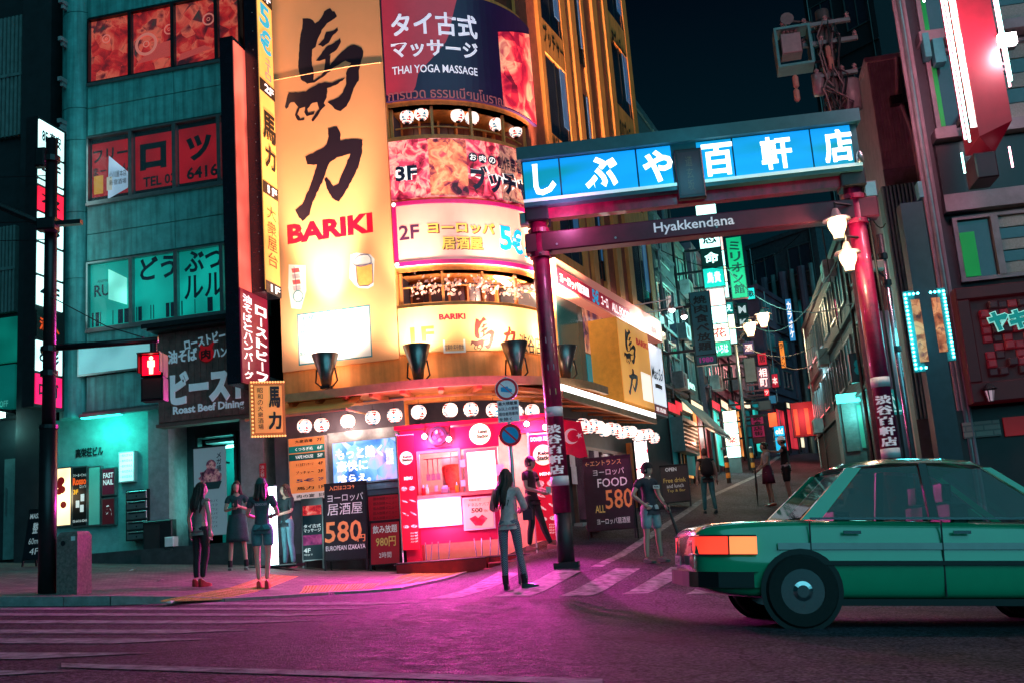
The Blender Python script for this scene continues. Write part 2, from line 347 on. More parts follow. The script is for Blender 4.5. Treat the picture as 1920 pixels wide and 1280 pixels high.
# ---------------------------------------------------------------- footway
KP = [on_ground(u, v) for u, v in ((0, 1136), (120, 1135), (207, 1134), (330, 1130), (420, 1127), (500, 1122), (620, 1114), (750, 1105), (850, 1083), (892, 1066))]
KL = [(-40.0, KP[0].y - 1.2), (-14.0, KP[0].y - .2)] + [(p.x, p.y) for p in KP]
def koff(x): return lerp(.11, .03, sstep(-5.2, -3.9, x))
def walkz(x, y): return groundz(x, y) + koff(x)
def ky(x): return interp(KL, x)
mb = MB(); wx = [-40, -30, -22, -18] + frange(-14, KL[-1][0], .35); nx = len(wx); NT = 22
for j in range(NT + 1):
    for x in wx:
        t = (j / NT) ** 1.2; y = lerp(ky(x), max(27.5, ky(x) + .5), t); mb.v.append((x, y, walkz(x, y)))
mb.f = [(j * nx + i, j * nx + i + 1, (j + 1) * nx + i + 1, (j + 1) * nx + i) for j in range(NT) for i in range(nx - 1)]
k0 = len(mb.v); mb.v += [(x, y - .0, z - .4) for x, y, z in mb.v[:nx]]; mb.f += [(i, i + k0, i + 1 + k0, i + 1) for i in range(nx - 1)]
rr = [j * nx + nx - 1 for j in range(NT + 1)]; k1 = len(mb.v); mb.v += [(mb.v[i][0], mb.v[i][1], mb.v[i][2] - .5) for i in rr]; mb.f += [(rr[j], rr[j + 1], k1 + j + 1, k1 + j)[::-1] for j in range(NT)]
pavement = props(meshob('pavement', mb, PAVE, smooth=True), kind='structure')
KERB = mat('kerb_concrete', (.22, .21, .21), .7, var=.4, scale=8, bump=.4)
acc = []; L = [Vector(p) for p in KL[1:]]
for a, b in zip(L, L[1:]):
    d = (b - a).length; n = max(1, round(d / .6))
    for i in range(n): acc.append((a.lerp(b, i / n), a.lerp(b, (i + 1) / n)))
for a, b in acc:
    t = (b - a).normalized(); nn = Vector((-t.y, t.x)); a2, b2 = a + t * .004, b - t * .004
    o = [a2 - nn * .02, b2 - nn * .02, b2 + nn * .13, a2 + nn * .13]
    M = MB().plan([(p.x, p.y) for p in o], lambda x, y: walkz(x, y) - .35, lambda x, y: walkz(x, y) + .008)
    meshob('kerb_stone', M, KERB, pavement)
# raised tactile paving laid in the footway
TACT = mat('tactile_yellow', (.55, .36, .08), .55, var=.35, scale=14, bump=.2)
def tactile(px):
    q = [on_ground(*p, walkz) for p in px]; a, b, c, d = [Vector(p[:2]) for p in q]
    n = max(1, round((b - a).length / .3)); k = max(1, round((d - a).length / .3)); M = MB()
    for i in range(n):
        for j in range(k):
            def P(s, t): s, t = (i + s) / n, (j + t) / k; return a.lerp(b, s).lerp(d.lerp(c, s), t)
            pts = [P(.03, .03), P(.97, .03), P(.97, .97), P(.03, .97)]
            T = MB().plan([(p.x, p.y) for p in pts], lambda x, y: walkz(x, y) - .01, lambda x, y: walkz(x, y) + .006)
            for s in (.2, .4, .6, .8):
                for t in (.2, .4, .6, .8):
                    p = P(s, t); z = walkz(p.x, p.y); T.lathe([(.016, z), (.011, z + .011)], (p.x, p.y, 0), 5)
            meshob('tactile_tile', T, TACT, pavement)
tactile([(300, 1126), (420, 1122), (560, 1080), (505, 1076)]); tactile([(560, 1112), (700, 1102), (715, 1092), (570, 1098)]); tactile([(705, 1098), (800, 1090), (900, 1062), (850, 1060)])
LIT = mat('paper_litter', (.7, .7, .7), .8, var=.1)
for k, (u, v, lb) in enumerate(((300, 1089, 'crumpled white paper scrap on the pavement before the mailboxes'), (248, 1070, 'small flat paper scrap on the pavement near the lobby step'), (320, 1131, 'tiny white litter scrap lying at the kerb edge'))):
    p = on_ground(u, v, walkz); M = MB().add([(-.09, 0, .004), (.02, -.05, .03), (.1, 0, .006), (.03, .06, .02), (0, 0, .035)], [(0, 1, 4), (1, 2, 4), (2, 3, 4), (3, 0, 4)])
    o = props(meshob('paper_scrap', M, LIT), lb, 'litter'); o.location = (p.x, p.y, walkz(p.x, p.y) + .002); o.rotation_euler.z = k
# ================================================================== left office building
LB = F1.off(.25)
BASEZ = 0.6
TILE = mat('pale_wall_panel', (.11, .48, .46), .5, var=.35, scale=3, bump=.15, streak=.4)  # teal of the street light is put into the panel colour
CONC = mat('rendered_concrete', (.34, .36, .37), .65, var=.5, scale=2.5, bump=.3)
DARK = mat('dark_metal', (.025, .025, .03), .4, metal=.3, var=.3)
ALU = mat('window_aluminium', (.32, .36, .37), .35, metal=.8, var=.2)
STAIN = mat('dark_gap', (.02, .02, .022), .8)
xL, xR = LB.x(163, 400), LB.x(470, 400)
zc = lambda v: LB.z(v, 162)
rows = [(zc(159), zc(37)), (zc(383), zc(258)), (zc(620), zc(493))]
cols_ = [LB.x(162), LB.x(245), LB.x(329), LB.x(415), LB.x(462)]
T = Thing('office_building', 'pale panelled office building with lettered red and teal window rows left of yellow sign', 'building', LB, (cols_[1], 0, BASEZ))
topz = 19.0
bw = MB().box(xL - .02, xR, .06, 7, zc(775), rows[2][0]).box(xL - .02, xR, .06, 7, rows[2][1], rows[1][0]).box(xL - .02, xR, .06, 7, rows[1][1], rows[0][0]).box(xL - .02, xR, .06, 7, rows[0][1], topz)
bw.box(xL - .02, xR, .9, 7, rows[2][0], rows[2][1]).box(xL - .02, xR, .9, 7, rows[1][0], rows[1][1]).box(xL - .02, xR, .9, 7, rows[0][0], rows[0][1])
T.part('wall', bw, STAIN)
vj = [xL, LB.x(329), xR]
bands = [(zc(775), zc(706)), (zc(700), rows[2][0] - .02), (rows[2][1] + .02, zc(441)), (zc(441), rows[1][0] - .04), (rows[1][1] + .02, zc(205)), (zc(205), rows[0][0] - .03), (rows[0][1] + .02, zc(-60)), (zc(-60), zc(-170)), (zc(-170), topz)]
for a, b in bands:
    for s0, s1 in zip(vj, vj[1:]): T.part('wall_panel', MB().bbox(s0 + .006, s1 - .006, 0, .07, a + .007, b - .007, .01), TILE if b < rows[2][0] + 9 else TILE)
RED = glow('red_window_film', '#a8091a', .55, .3); TEALW = glow('teal_lit_window', '#0aa596', .75, .35)
FOOD = pic('food_picture', ['#3a0410', '#8a0c14', '#e02020', '#ff6a50', '#7a1420', '#1a3a30'], 1.6, .55)
INK = mat('black_ink', (.006, .006, .008), .5, var=0); INKN = mat('navy_ink', (.008, .02, .05), .5, var=0)
WHITE = mat('white_plastic', (.75, .75, .75), .4, var=.1)
for r, (z0, z1) in enumerate(rows):
    for c in range(4):
        s0, s1 = cols_[c], cols_[c + 1]
        fr = MB(); t = .045
        fr.box(s0, s1, -.02, .16, z0, z0 + t).box(s0, s1, -.02, .16, z1 - t, z1).box(s0, s0 + t, -.02, .16, z0 + t, z1 - t).box(s1 - t, s1, -.02, .16, z0 + t, z1 - t)
        f = T.part('window', fr, DARK if r == 0 else ALU)
        inner = [FOOD, RED, TEALW][r]
        lo, hi = z0 + t, z1 - t
        if r == 1:
            hi -= .12; lo += .13
            T.part('backing', MB().box(s0 + t, s1 - t, .13, .16, z0 + t, z1 - t), INK, f)
        T.part('film', MB().box(s0 + t + (.03 if r == 1 else 0), s1 - t, .10, .12, lo, hi), inner, f)
        T.part('pane', MB().box(s0 + t, s1 - t, .05, .06, z0 + t, z1 - t), glass('window_glass', '#6f8f98', .10), f)
    T.part('sill', MB().box(xL, xR, -.06, .1, z0 - .07, z0 - .003), ALU)
def LT(body, u0, v0, u1, v1, m, bold=.02, vert=False, y=.096, pl=LB, th=T, name='lettering', **k):
    x0, x1, z0, z1 = pl.rect(u0, v0, u1, v1); return th.part(name, MB().txt(body, x0, x1, z0, z1, y, bold, vert, **k), m)
for b, u0, v0, u1, v1, bo in (('フリー', 170, 275, 235, 300, .03), ('まーじゃん', 170, 308, 236, 325, .03), ('ロ', 258, 265, 308, 315, .05), ('ツ', 345, 250, 393, 298, .05), ('TEL 03', 264, 326, 325, 345, .03), ('6416', 346, 308, 405, 331, .03)): LT(b, u0, v0, u1, v1, INK, bo)
for b, u0, v0, u1, v1, bo in (('どう', 258, 478, 325, 522, .03), ('ぶつ', 341, 466, 414, 506, .03), ('ルル', 341, 512, 416, 556, .02), ('RURU', 172, 530, 233, 552, .02), ('ANIMAL TERRACE', 178, 520, 230, 526, .0)): LT(b, u0, v0, u1, v1, INKN, bo)
bars = MB()
for c in range(4):
    k = cols_[c] + .08
    while k < cols_[c + 1] - .1:
        wd = random.choice((.02, .03, .05, .09, .13)); bars.box(k, k + wd, .092, .096, rows[2][0] + .09, rows[2][0] + .42); k += wd + random.choice((.03, .05, .12, .22, .3))
T.part('barcode_print', bars, INKN)
for x0, v0, u1, v1, c in ((172, 328, 189, 362, '#e8a030'), (196, 330, 206, 355, '#d8d0c0')):
    a = LB.rect(x0, v0, u1, v1); T.part('sticker', MB().box(a[0], a[1], .085, .095, a[2], a[3]), glow('sticker' + c, c, .4))
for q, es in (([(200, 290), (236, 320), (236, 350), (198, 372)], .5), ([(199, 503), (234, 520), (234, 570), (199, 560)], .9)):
    T.part('window_reflection', MB().flat([LB.uv(*p) for p in q], .088), glow('pale_reflection%d' % int(es * 10), '#cfe6ff' if es < .6 else '#8fffe8', es, .4))  # reflections in the window panes painted as pale glowing flat shapes
LT('小川屋本店', 201, 318, 233, 330, INKN, 0, y=.082); LT('新宿酒場', 201, 334, 233, 344, INKN, 0, y=.082)
# food shapes printed on the top row
PR = MB()
for (u, v, r) in ((270, 80, 26), (195, 70, 10), (313, 52, 12), (387, 33, 14)):
    x, z = LB.uv(u, v); k = r * 22.5 / FPX; PR.ring((x, z), k * .75, k, .09, .094, 24)
    PR.ring((x, z), k * .2, k * .3, .09, .094, 16)
T.part('printed_rings', PR, glow('print_pale_red', '#ff8878', .5))
for q in ([(250, 118), (325, 100), (325, 70), (290, 80)], [(330, 112), (395, 88), (380, 82), (335, 98)]): T.part('printed_shape', MB().flat([LB.uv(*p) for p in q], .0935), glow('print_salmon', '#e85048', .5))
# round corner column
cx = LB.x(133, 400); COLR = .42
prof = []
ztab = sorted([z for z in (zc(20), zc(200), zc(260), zc(395), zc(520), zc(640), zc(780))])
zz = ztab + [topz]
for a, b in zip(zz, zz[1:]): prof += [(COLR, a + .012), (COLR, b - .012), (COLR - .018, b - .008), (COLR - .018, b + .008)]
T.part('column_foot', MB().lathe([(.2, BASEZ - .3), (.2, ztab[0])], (cx, 1.0, 0), 16), CONC)
T.part('column', MB().lathe(prof, (cx, .35, 0), 28), TILE, smooth=False)
for v in (75, 150, 228, 5, 245):
    z = zc(v); T.part('bracket', MB().box(cx - .18, cx - .08, -.3, -.05, z - .05, z + .05).box(cx - .16, cx - .1, -.22, -.05, z - .16, z - .05), CONC)
# ground storey: soffit, back wall of the lobby, entrance
zs = zc(775); by = .45
T.part('lintel', MB().box(xL - .15, xR, -.05, .06, zc(782), zs - .003), ALU)
T.part('soffit', MB().box(xL - .1, xR + 1.2, .0, 6, zs, zs + .05), mat('soffit_dark', (.12, .13, .14), .7))
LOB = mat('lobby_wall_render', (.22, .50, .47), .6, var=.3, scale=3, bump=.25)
B2 = LB.off(by)
x0, x1 = B2.x(103, 900), B2.x(298, 900)
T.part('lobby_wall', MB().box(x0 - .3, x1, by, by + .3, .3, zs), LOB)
T.part('plinth', MB().box(x0, x1 + 2.6, by - .55, by + .02, .2, B2.z(1036, 200)), mat('dark_step_stone', (.05, .055, .06), .5, var=.4))
T.part('step', MB().box(x1, x1 + 2.6, by - .75, by + 2.5, .2, B2.z(1030, 400) + .05), mat('dark_step_stone', (.05, .055, .06), .5))
x2 = B2.x(350, 900); x3 = B2.x(428, 900); x4 = B2.x(478, 900)
GREY = mat('grey_pillar', (.30, .29, .31), .6, var=.3, bump=.2)
T.part('pillar', MB().box(B2.x(292, 900), B2.x(330, 900), by - .3, by + .6, .3, zs), GREY)
T.part('pillar', MB().box(B2.x(478, 900), B2.x(520, 900), -.2, by + .9, .3, zs + .4), GREY)
NAVY = mat('navy_shop_wall', (.03, .05, .06), .55, var=.3)
T.part('shop_wall', MB().box(B2.x(330, 900), x2, by + .5, by + .7, .3, zs).box(x3, x4 + .1, by + .5, by + .7, .3, zs).box(x2, x3, by + .5, by + .7, B2.z(815, 380), zs), NAVY)
d = T.part('door', MB().box(x2, x3, by + 1.6, by + 1.66, .3, B2.z(815, 380)), glow('teal_interior', '#0b7f7a', .35, .3))
T.part('door_frame', MB().box(x2, x2 + .06, by + .4, by + .6, .3, B2.z(815, 380)).box(x3 - .06, x3, by + .4, by + .6, .3, B2.z(815, 380)).box(x2, x3, by + .4, by + .6, B2.z(815, 380), B2.z(808, 380)), DARK, d)
# fluorescent tubes of the lobby and the door
TUBE = glow('teal_tube', '#7dfff0', 9)
a = B2.rect(353, 828, 408, 838); T2 = Thing('fluorescent_tube', 'bright teal fluorescent tube glowing above the glass entrance', 'lamp', LB, (a[0], by + 1.2, a[2]))
T2.part('tube', MB().tube([(a[0], by + .8, a[2] + .05), (a[1], by + 1.3, a[3] + .02)], .035), TUBE)
T2.part('holder', MB().box(a[0], a[1], by + .75, by + 1.4, a[3] + .06, a[3] + .12), ALU); T2.light('POINT', (a[0] + .4, by + 1.0, a[2] - .2), 22, (.1, 1, .9), .15)
a = B2.rect(352, 868, 357, 985)
T2 = Thing('fluorescent_tube', 'thin vertical teal light strip at left of the entrance door', 'lamp', LB, (a[0], by + .35, a[2])); T2.part('tube', MB().box(a[0], a[1], by + .3, by + .36, a[2], a[3]), TUBE); T2.part('holder', MB().box(a[0] - .03, a[1] + .03, by + .361, by + .4, a[2], a[3]), DARK)
# ceiling lamp of the mailbox lobby
zl = zs - .05; xl = B2.x(215, 820)
T2 = Thing('ceiling_lamp', 'shallow ceiling lamp lighting the teal lobby wall with poster cases', 'lamp', LB, (xl, by - .5, zl)); T2.part('housing', MB().box(xl - .5, xl + .5, by - .6, by - .4, zl - .05, zl), ALU)
T2.part('diffuser', MB().box(xl - .48, xl + .48, by - .58, by - .42, zl - .07, zl - .05), glow('teal_diffuser', '#30e8d0', 5)); T2.light('POINT', (xl, by - .6, zl - .35), 45, (.06, 1, .85), .2)
# white board and roast-beef sign
a = LB.rect(150, 642, 292, 698)
T2 = Thing('blank_signboard', 'blank pale lit signboard above the lobby beside the walk signal', 'sign', LB, (a[0], -.1, a[2])); T2.part('frame', MB().box(a[0], a[1], -.1, -.002, a[2], a[3]), ALU); T2.part('panel', MB().box(a[0] + .04, a[1] - .04, -.115, -.1, a[2] + .04, a[3] - .04), glow('pale_teal_panel', '#8fd8dc', .38, .35))
pl = LB.off(-.35); a = pl.rect(292, 612, 468, 790)
zt = pl.z(625, 300); zb = pl.z(795, 300); x0, x1 = pl.x(297, 700), pl.x(470, 700)
T2 = Thing('shop_signboard', 'brown planked shop signboard reading Roast Beef Dining in white letters', 'sign', pl, (x0, 0, zb))
T2.part('backboard', MB().box(x0, x1, 0, .34, zb, zt), mat('sign_edge_wood', (.12, .07, .06), .7))
n = 15
for i in range(n): T2.part('plank', MB().bbox(lerp(x0, x1, i / n) + .004, lerp(x0, x1, (i + 1) / n) - .004, -.02 - random.random() * .006, .002, zb + .03, zt - .03, .006), mat('sign_plank', (.16, .085, .075), .65, var=.5, scale=5, bump=.3))
T2.part('hood', MB().box(x0 - .1, x1, -.3, .34, zt + .002, zt + .06).box(x0 - .2, x1, -.36, .34, zt + .06, zt + .16), DARK)
T2.part('frame', MB().box(x0 - .05, x1, -.04, .3, zb - .07, zb - .003), mat('sign_edge_wood', (.12, .07, .06), .7))
SL = mat('raised_pale_letter', (.6, .66, .7), .45, emit='#9fc4d8', es=.22, var=.1); OUT = mat('letter_dark_side', (.12, .05, .07), .6)
def raised(th, pl, body, u0, v0, u1, v1, m, bold=.05, y=-.03, ex=.03, **k):
    x0, x1, z0, z1 = pl.rect(u0, v0, u1, v1); th.part('raised_lettering', MB().txt(body, x0, x1, z0, z1, y - .03, bold, ex=ex, **k), m)
raised(T2, pl, 'ローストビー', 348, 628, 425, 648, SL, .03, rot=.12); raised(T2, pl, '油そば', 318, 655, 372, 680, SL, .03); raised(T2, pl, 'ハン', 402, 653, 428, 670, SL, .03)
REDP = mat('red_paint_sign', '#b0101c', .5, emit='#c01020', es=.25)
x, z = pl.uv(389, 664); T2.part('round_emblem', MB().disc((x, z), .17, -.07, -.02), REDP); T2.part('emblem_horns', MB().prism([(x - .12, z + .1), (x - .2, z + .28), (x - .05, z + .16)], -.06, -.02).prism([(x + .12, z + .1), (x + .2, z + .28), (x + .05, z + .16)], -.06, -.02), REDP)
LT('肉', 380, 655, 398, 674, INK, .04, y=-.073, pl=pl, th=T2)
raised(T2, pl, 'ビースト', 322, 690, 470, 754, SL, .06); raised(T2, pl, 'Roast Beef Dining', 327, 755, 460, 774, SL, .03)
# posters and cases on the lobby wall
B3 = LB.off(by - .12)
def case(name, label, cat, px, m, texts=(), es=0, fr=ALU, pl=B3, depth=.118, t=.03):
    a = pl.rect(*px); th = Thing(name, label, cat, pl, (a[0], 0, a[2]))
    th.part('frame', MB().box(a[0], a[1], 0, depth, a[2], a[3]), fr)
    th.part('poster', MB().box(a[0] + t, a[1] - t, -.008, -.001, a[2] + t, a[3] - t), m)
    for (b, u0, v0, u1, v1, mm, bo) in texts: LT(b, u0, v0, u1, v1, mm, bo, y=-.011, pl=pl, th=th)
    return th
WINK = glow('white_ink_lit', '#e8f0f0', .45); ORNK = glow('orange_ink_lit', '#ff5a20', .6)
t = case('lit_poster_case', 'glowing cream poster case on lobby wall right beside the street pole', 'poster case', (103, 875, 134, 986), glow('cream_lit', '#ffd8a0', 2.2, .4))
for k in range(5):
    x, z = B3.uv(random.uniform(110, 130), random.uniform(890, 950)); t.part('printed_spot', MB().disc((x, z), .07 + .03 * random.random(), -.012, -.009, 10), glow('print_dark_red', '#7a1018', .4))
t.light('POINT', (B3.x(118, 930), -.4, B3.z(930, 118)), 5, (1, .7, .4), .2)
case('poster_case', 'black poster case headed Rosso in orange letters with three cards', 'poster case', (135, 873, 164, 987), mat('black_poster', (.01, .012, .014), .35), (('Rosso', 137, 894, 162, 908, ORNK, .04), ('フリーまーじゃん', 137, 887, 162, 893, WINK, 0), ('ロッソ', 150, 908, 162, 914, WINK, 0), ('3F', 138, 917, 147, 926, glow('amber_ink', '#ffb020', .7), .04), ('03-6416-0243', 137, 973, 163, 978, WINK, 0)))
for k, (u, v) in enumerate(((146, 944), (155, 932), (154, 952))):
    x, z = B3.uv(u, v); th = MB(); th.box(x - .045, x + .045, -.013, -.009, z - .08, z + .08)
    o = bpy.data.objects['poster_case']; q = MB(); og = Vector((B3.rect(135, 873, 164, 987)[0], 0, B3.rect(135, 873, 164, 987)[2])); q.v = [tuple(Vector(p) - og) for p in th.v]; q.f = th.f; meshob('card', q, WINK, o)
case('poster_case', 'pale teal notice case between the black poster and nail poster', 'poster case', (165, 873, 189, 985), glow('teal_paper', '#58b8a8', .25, .3))
case('nail_poster', 'crimson poster reading Fast Nail in a narrow case', 'poster', (190, 876, 216, 928), glow('crimson_paper', '#5a1830', .35), (('FAST', 194, 885, 213, 895, WINK, .03), ('NAIL', 194, 898, 213, 908, WINK, .03)))
case('red_poster', 'dark red framed poster with pale square emblem under the nail poster', 'poster', (190, 932, 216, 984), glow('darkred_paper', '#501420', .3), (('♞', 196, 946, 212, 968, WINK, .02),))
case('notice_board', 'small bright white lit notice hung on teal lobby wall', 'notice', (222, 845, 252, 903), glow('notice_white', '#a8fff4', 1.6, .4), tuple(('一般社団法人', 225, 850 + k * 10, 249, 855 + k * 10, INKN, 0) for k in range(5)), fr=WHITE)
th = Thing('wall_lettering', 'dark metal building name lettering fixed on the teal lobby wall', 'lettering', B2, (B2.x(143, 850), -.01, B2.z(855, 143))); x0, x1, z0, z1 = B2.rect(143, 838, 194, 855); th.part('lettering', MB().txt('高栄荘ビル', x0, x1, z0, z1, -.02, .03, ex=.02), DARK)
a = B3.rect(248, 918, 290, 1012)
th = Thing('mailbox_bank', 'stack of five steel mailboxes on lobby wall beside dark entrance', 'mailbox', B3, (a[0], 0, a[2])); th.part('casing', MB().box(a[0], a[1], -.25, .118, a[2], a[3]), DARK)
for i in range(5):
    z0, z1 = lerp(a[2], a[3], i / 5), lerp(a[2], a[3], (i + 1) / 5); dd = th.part('mailbox_door', MB().bbox(a[0] + .03, a[1] - .03, -.275, -.25, z0 + .02, z1 - .02), ALU)
    th.part('slot', MB().box(a[0] + .08, a[1] - .08, -.279, -.274, z1 - .08, z1 - .05), INK, dd); th.part('lock', MB().disc(((a[0] + a[1]) / 2, (z0 + z1) / 2 - .03), .02, -.28, -.274, 8), DARK, dd)
# parfait banner and bull logo
B4 = LB.off(.2); a = B4.rect(364, 838, 424, 1003)
th = Thing('parfait_banner', 'tall grey poster of a dish in a bowl hung in teal entrance', 'poster', B4, (a[0], 0, a[2])); th.part('sheet', MB().box(a[0], a[1], 0, .03, a[2], a[3]), glow('grey_paper', '#7f94a0', .28))
th.part('hanger', MB().box(a[0] - .02, a[1] + .02, -.01, .04, a[3], a[3] + .04).box((a[0] + a[1]) / 2 - .02, (a[0] + a[1]) / 2 + .02, .031, .9, a[3] - .3, a[3] - .26), DARK)
MEAT = pic('meat_picture', ['#1a0c18', '#5a2a48', '#9a5a6a', '#c89090', '#401828'], 7, .25)
x, z = B4.uv(395, 905); th.part('printed_food', MB().prism([(x - .26 + .02 * math.sin(9 * k), z) if False else (x + .27 * cos(2 * pi * k / 22) * (1 + .12 * sin(3 * k)), z + .13 + .2 * sin(2 * pi * k / 22) * (1 + .2 * sin(2.3 * k))) for k in range(22)], -.006, -.001), MEAT)
th.part('printed_bowl', MB().prism([(x - .27, z + .03), (x - .2, z - .13), (x + .2, z - .13), (x + .27, z + .03)], -.009, -.001), mat('bowl_print', (.03, .06, .07), .5)); th.part('printed_food', MB().disc((x + .02, z + .4), .12, -.008, -.001, 12), MEAT)
for k in range(7): LT('肉盛りパフェ丼'[:4 + k % 3], 376, 936 + k * 8, 408, 941 + k * 8, INKN, 0, y=-.004, pl=B4, th=th)
LT('メガ盛', 406, 846, 415, 882, INKN, .02, True, y=-.004, pl=B4, th=th)
B5 = LB.off(by + .45); th = Thing('bull_logo', 'white bull-horned meat logo painted on the dark shop wall', 'emblem', B5, (B5.x(465, 900), 0, B5.z(920, 465))); LT('肉', 464, 884, 480, 905, WINK, .03, y=-.01, pl=B5, th=th); LT('BEAST', 459, 912, 484, 921, WINK, .02, y=-.01, pl=B5, th=th)
q = [B5.uv(*p) for p in ((464, 905), (461, 890), (458, 876), (464, 884), (482, 882), (484, 874), (485, 890), (482, 905), (473, 914))]
th.part('outline', MB().tube([(x, -.02, z) for x, z in q] + [(q[0][0], -.02, q[0][1])], .018, 5), WINK)
for (px, lb, c) in (((471, 868, 480, 896), 'small red and white sticker on the pillar by the directory board', '#b02030'),):
    pp = LB.off(-.21); a = pp.rect(487, 868, 499, 896); th = Thing('fire_sticker', lb, 'sticker', pp, (a[0], 0, a[2])); th.part('plate', MB().box(a[0], a[1], -.01, .008, a[2], a[3]), mat('sticker_red', c, .5, emit=c, es=.15)); LT('消火器', 489, 871, 496, 893, WHITE, 0, True, y=-.014, pl=pp, th=th)
pp = LB.off(-.0)
a = B2.rect(291, 975, 345, 1035); th = Thing('air_conditioner', 'black boxy machine standing on the entrance step beside the pillar', 'machine', B2, (a[0], -.5, a[2]))
th.part('casing', MB().bbox(a[0], a[1], -.5, -.31, a[2], a[3]), DARK); th.part('grille', MB().box(a[0] + .05, a[1] - .3, -.515, -.5, a[2] + .08, a[3] - .1), STAIN)
a = B2.rect(333, 1005, 350, 1036); th = Thing('small_box', 'little pale carton with dark ribbon on entrance step', 'box', B2, (a[0], -.55, a[2])); th.part('carton', MB().bbox(a[0], a[1], -.55, -.35, a[2], a[3]), WHITE); th.part('band', MB().box(a[0] - .003, a[1] + .003, -.555, -.345, a[2] + .12, a[2] + .15), DARK)
# ================================================================== far left building
FLp = F1.off(.7); x0, x1 = FLp.x(-160, 500), FLp.x(104, 500)
T = Thing('dark_building', 'dark narrow building with slatted screens at the left edge', 'building', FLp, (x1, 0, BASEZ))
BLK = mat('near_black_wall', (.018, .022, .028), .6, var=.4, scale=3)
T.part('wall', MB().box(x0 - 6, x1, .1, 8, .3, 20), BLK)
T.part('pier', MB().box(FLp.x(48, 500), x1 + .0, -.25, .1, .3, 20), BLK)
SLAT = mat('teal_grey_slat', (.16, .22, .22), .5, var=.3)
for px, n in (((-60, 40, 44, 262), 14), ((-60, 430, 32, 590), 14)):
    a = FLp.rect(*px)
    for i in range(n): T.part('slat', MB().box(lerp(a[0], a[1], (i + .15) / n), lerp(a[0], a[1], (i + .75) / n), -.06, .1, a[2], a[3]), SLAT)
    T.part('rail', MB().box(a[0], a[1], -.08, -.061, (a[2] + a[3]) / 2 - .04, (a[2] + a[3]) / 2 + .04), SLAT)
for k, (px, c, e) in enumerate((((-60, 600, 34, 682), '#0a8a78', .35), ((-60, 688, 30, 770), '#0a7a70', .3))):
    a = FLp.rect(*px); T.part('lit_panel', MB().box(a[0], a[1], -.05, .1, a[2], a[3]), glow('teal_panel%d' % k, c, e, .4))
LT('BOX OFF', -20, 752, 18, 764, mat('pale_teal_ink', '#58c8b8', .5, emit='#58c8b8', es=.3), .02, y=-.055, pl=FLp, th=T)
a = FLp.rect(-60, 790, 40, 1050); T.part('shop_recess', MB().box(a[0], a[1], .02, .1, a[2], a[3]), mat('recess_dark', (.02, .03, .035), .4))
d = T.part('door', MB().box(FLp.x(8, 950), FLp.x(28, 950), -.02, .02, a[2], FLp.z(860, 15)), mat('door_teal_grey', (.12, .2, .2), .3)); T.part('handle', MB().box(FLp.x(14, 950), FLp.x(15.5, 950), -.08, -.05, FLp.z(965, 14), FLp.z(915, 14)), ALU, d)
a = FLp.rect(16, 777, 32, 786); th = Thing('downlight', 'small white ceiling downlight under the dark building at far left', 'lamp', FLp, (a[0], -.5, a[2])); th.part('lens', MB().box(a[0], a[1], -.6, -.4, a[2], a[3]), glow('cool_white', '#c8fff0', 6)); th.part('housing', MB().box(a[0] - .04, a[1] + .04, -.65, .1, a[3] + .001, a[3] + .07), DARK); th.light('POINT', (a[0] + .1, -.5, a[2] - .3), 12, (.3, 1, .9), .1)
# ---------------------------------------------------------------- projecting lit floor sign (left)
def proj_plane(u, v, y, base=F1): return Plane(base.off(y).hit(u, v), base.a + pi / 2)
PS = proj_plane(67, 500, -1.0)
dep = PS.x(117, 500); zt, zb = PS.z(219, 67), PS.z(757, 67)
T = Thing('projecting_sign', 'tall projecting lightbox of stacked white and red floor panels behind street pole', 'sign', PS, (0, 0, zb))
T.part('casing', MB().box(0, dep + .1, .0, .30, zb - .05, zt + .05), DARK)
T.part('bracket', MB().box(dep + .1, dep + .9, .1, .2, zb + 1, zb + 1.12).box(dep + .1, dep + .9, .1, .2, zt - 1.12, zt - 1), DARK)
LW = glow('lightbox_white', '#c8fffa', 1.7, .25); LR = glow('lightbox_red', '#ff2040', 1.5, .3); LP = glow('lightbox_pink', '#ff1860', 1.3, .4)
for v0, v1, m, tx in ((220, 278, LW, '8F 高安'), (281, 330, LW, 'BF'), (333, 343, LW, ''), (346, 392, LR, '次'), (395, 450, LW, '3'), (453, 512, LW, ''), (515, 572, LW, '4F'), (580, 632, INK, '酒人'), (636, 695, LW, 'と彩'), (698, 757, LP, 'ロゴ')):
    za, zb2 = PS.z(v1, 67), PS.z(v0, 67); T.part('light_panel', MB().box(.02, dep - .02, -.03, -.001, za + .015, zb2 - .015), m)
    if tx: T.part('lettering', MB().txt(tx, dep * .12, dep * .85, lerp(za, zb2, .3), lerp(za, zb2, .75), -.036, .03), ORNK if m is INK else INKN)
# ---------------------------------------------------------------- black sign with lit red face
PB = proj_plane(441, 300, -1.45); dep = PB.x(500, 620); zt, zb = PB.z(72, 440), PB.z(716, 447)
T = Thing('projecting_sign', 'black projecting sign box with pink lit side and white vertical lettering', 'sign', PB, (0, 0, zb))
T.part('casing', MB().box(0, dep + .1, 0, .30, zb, zt), mat('glossy_black', (.012, .012, .02), .25, var=.3)); T.part('bracket', MB().box(dep + .101, dep + .6, .2, .3, zb + 1, zb + 1.1).box(dep + .101, dep + .6, .2, .3, zt - 1.1, zt - 1), DARK)
zm = PB.z(538, 447); T.part('light_panel', MB().box(.03, dep, -.02, -.001, zm, zt - .1), glow('salmon_light', '#ff6a58', .9, .5)); T.part('text_panel', MB().box(.02, dep, -.03, -.001, zb + .02, zm - .01), glow('wine_panel', '#7a1030', .55, .2))
WL = glow('white_letter_lit', '#fff0f0', 1.3)
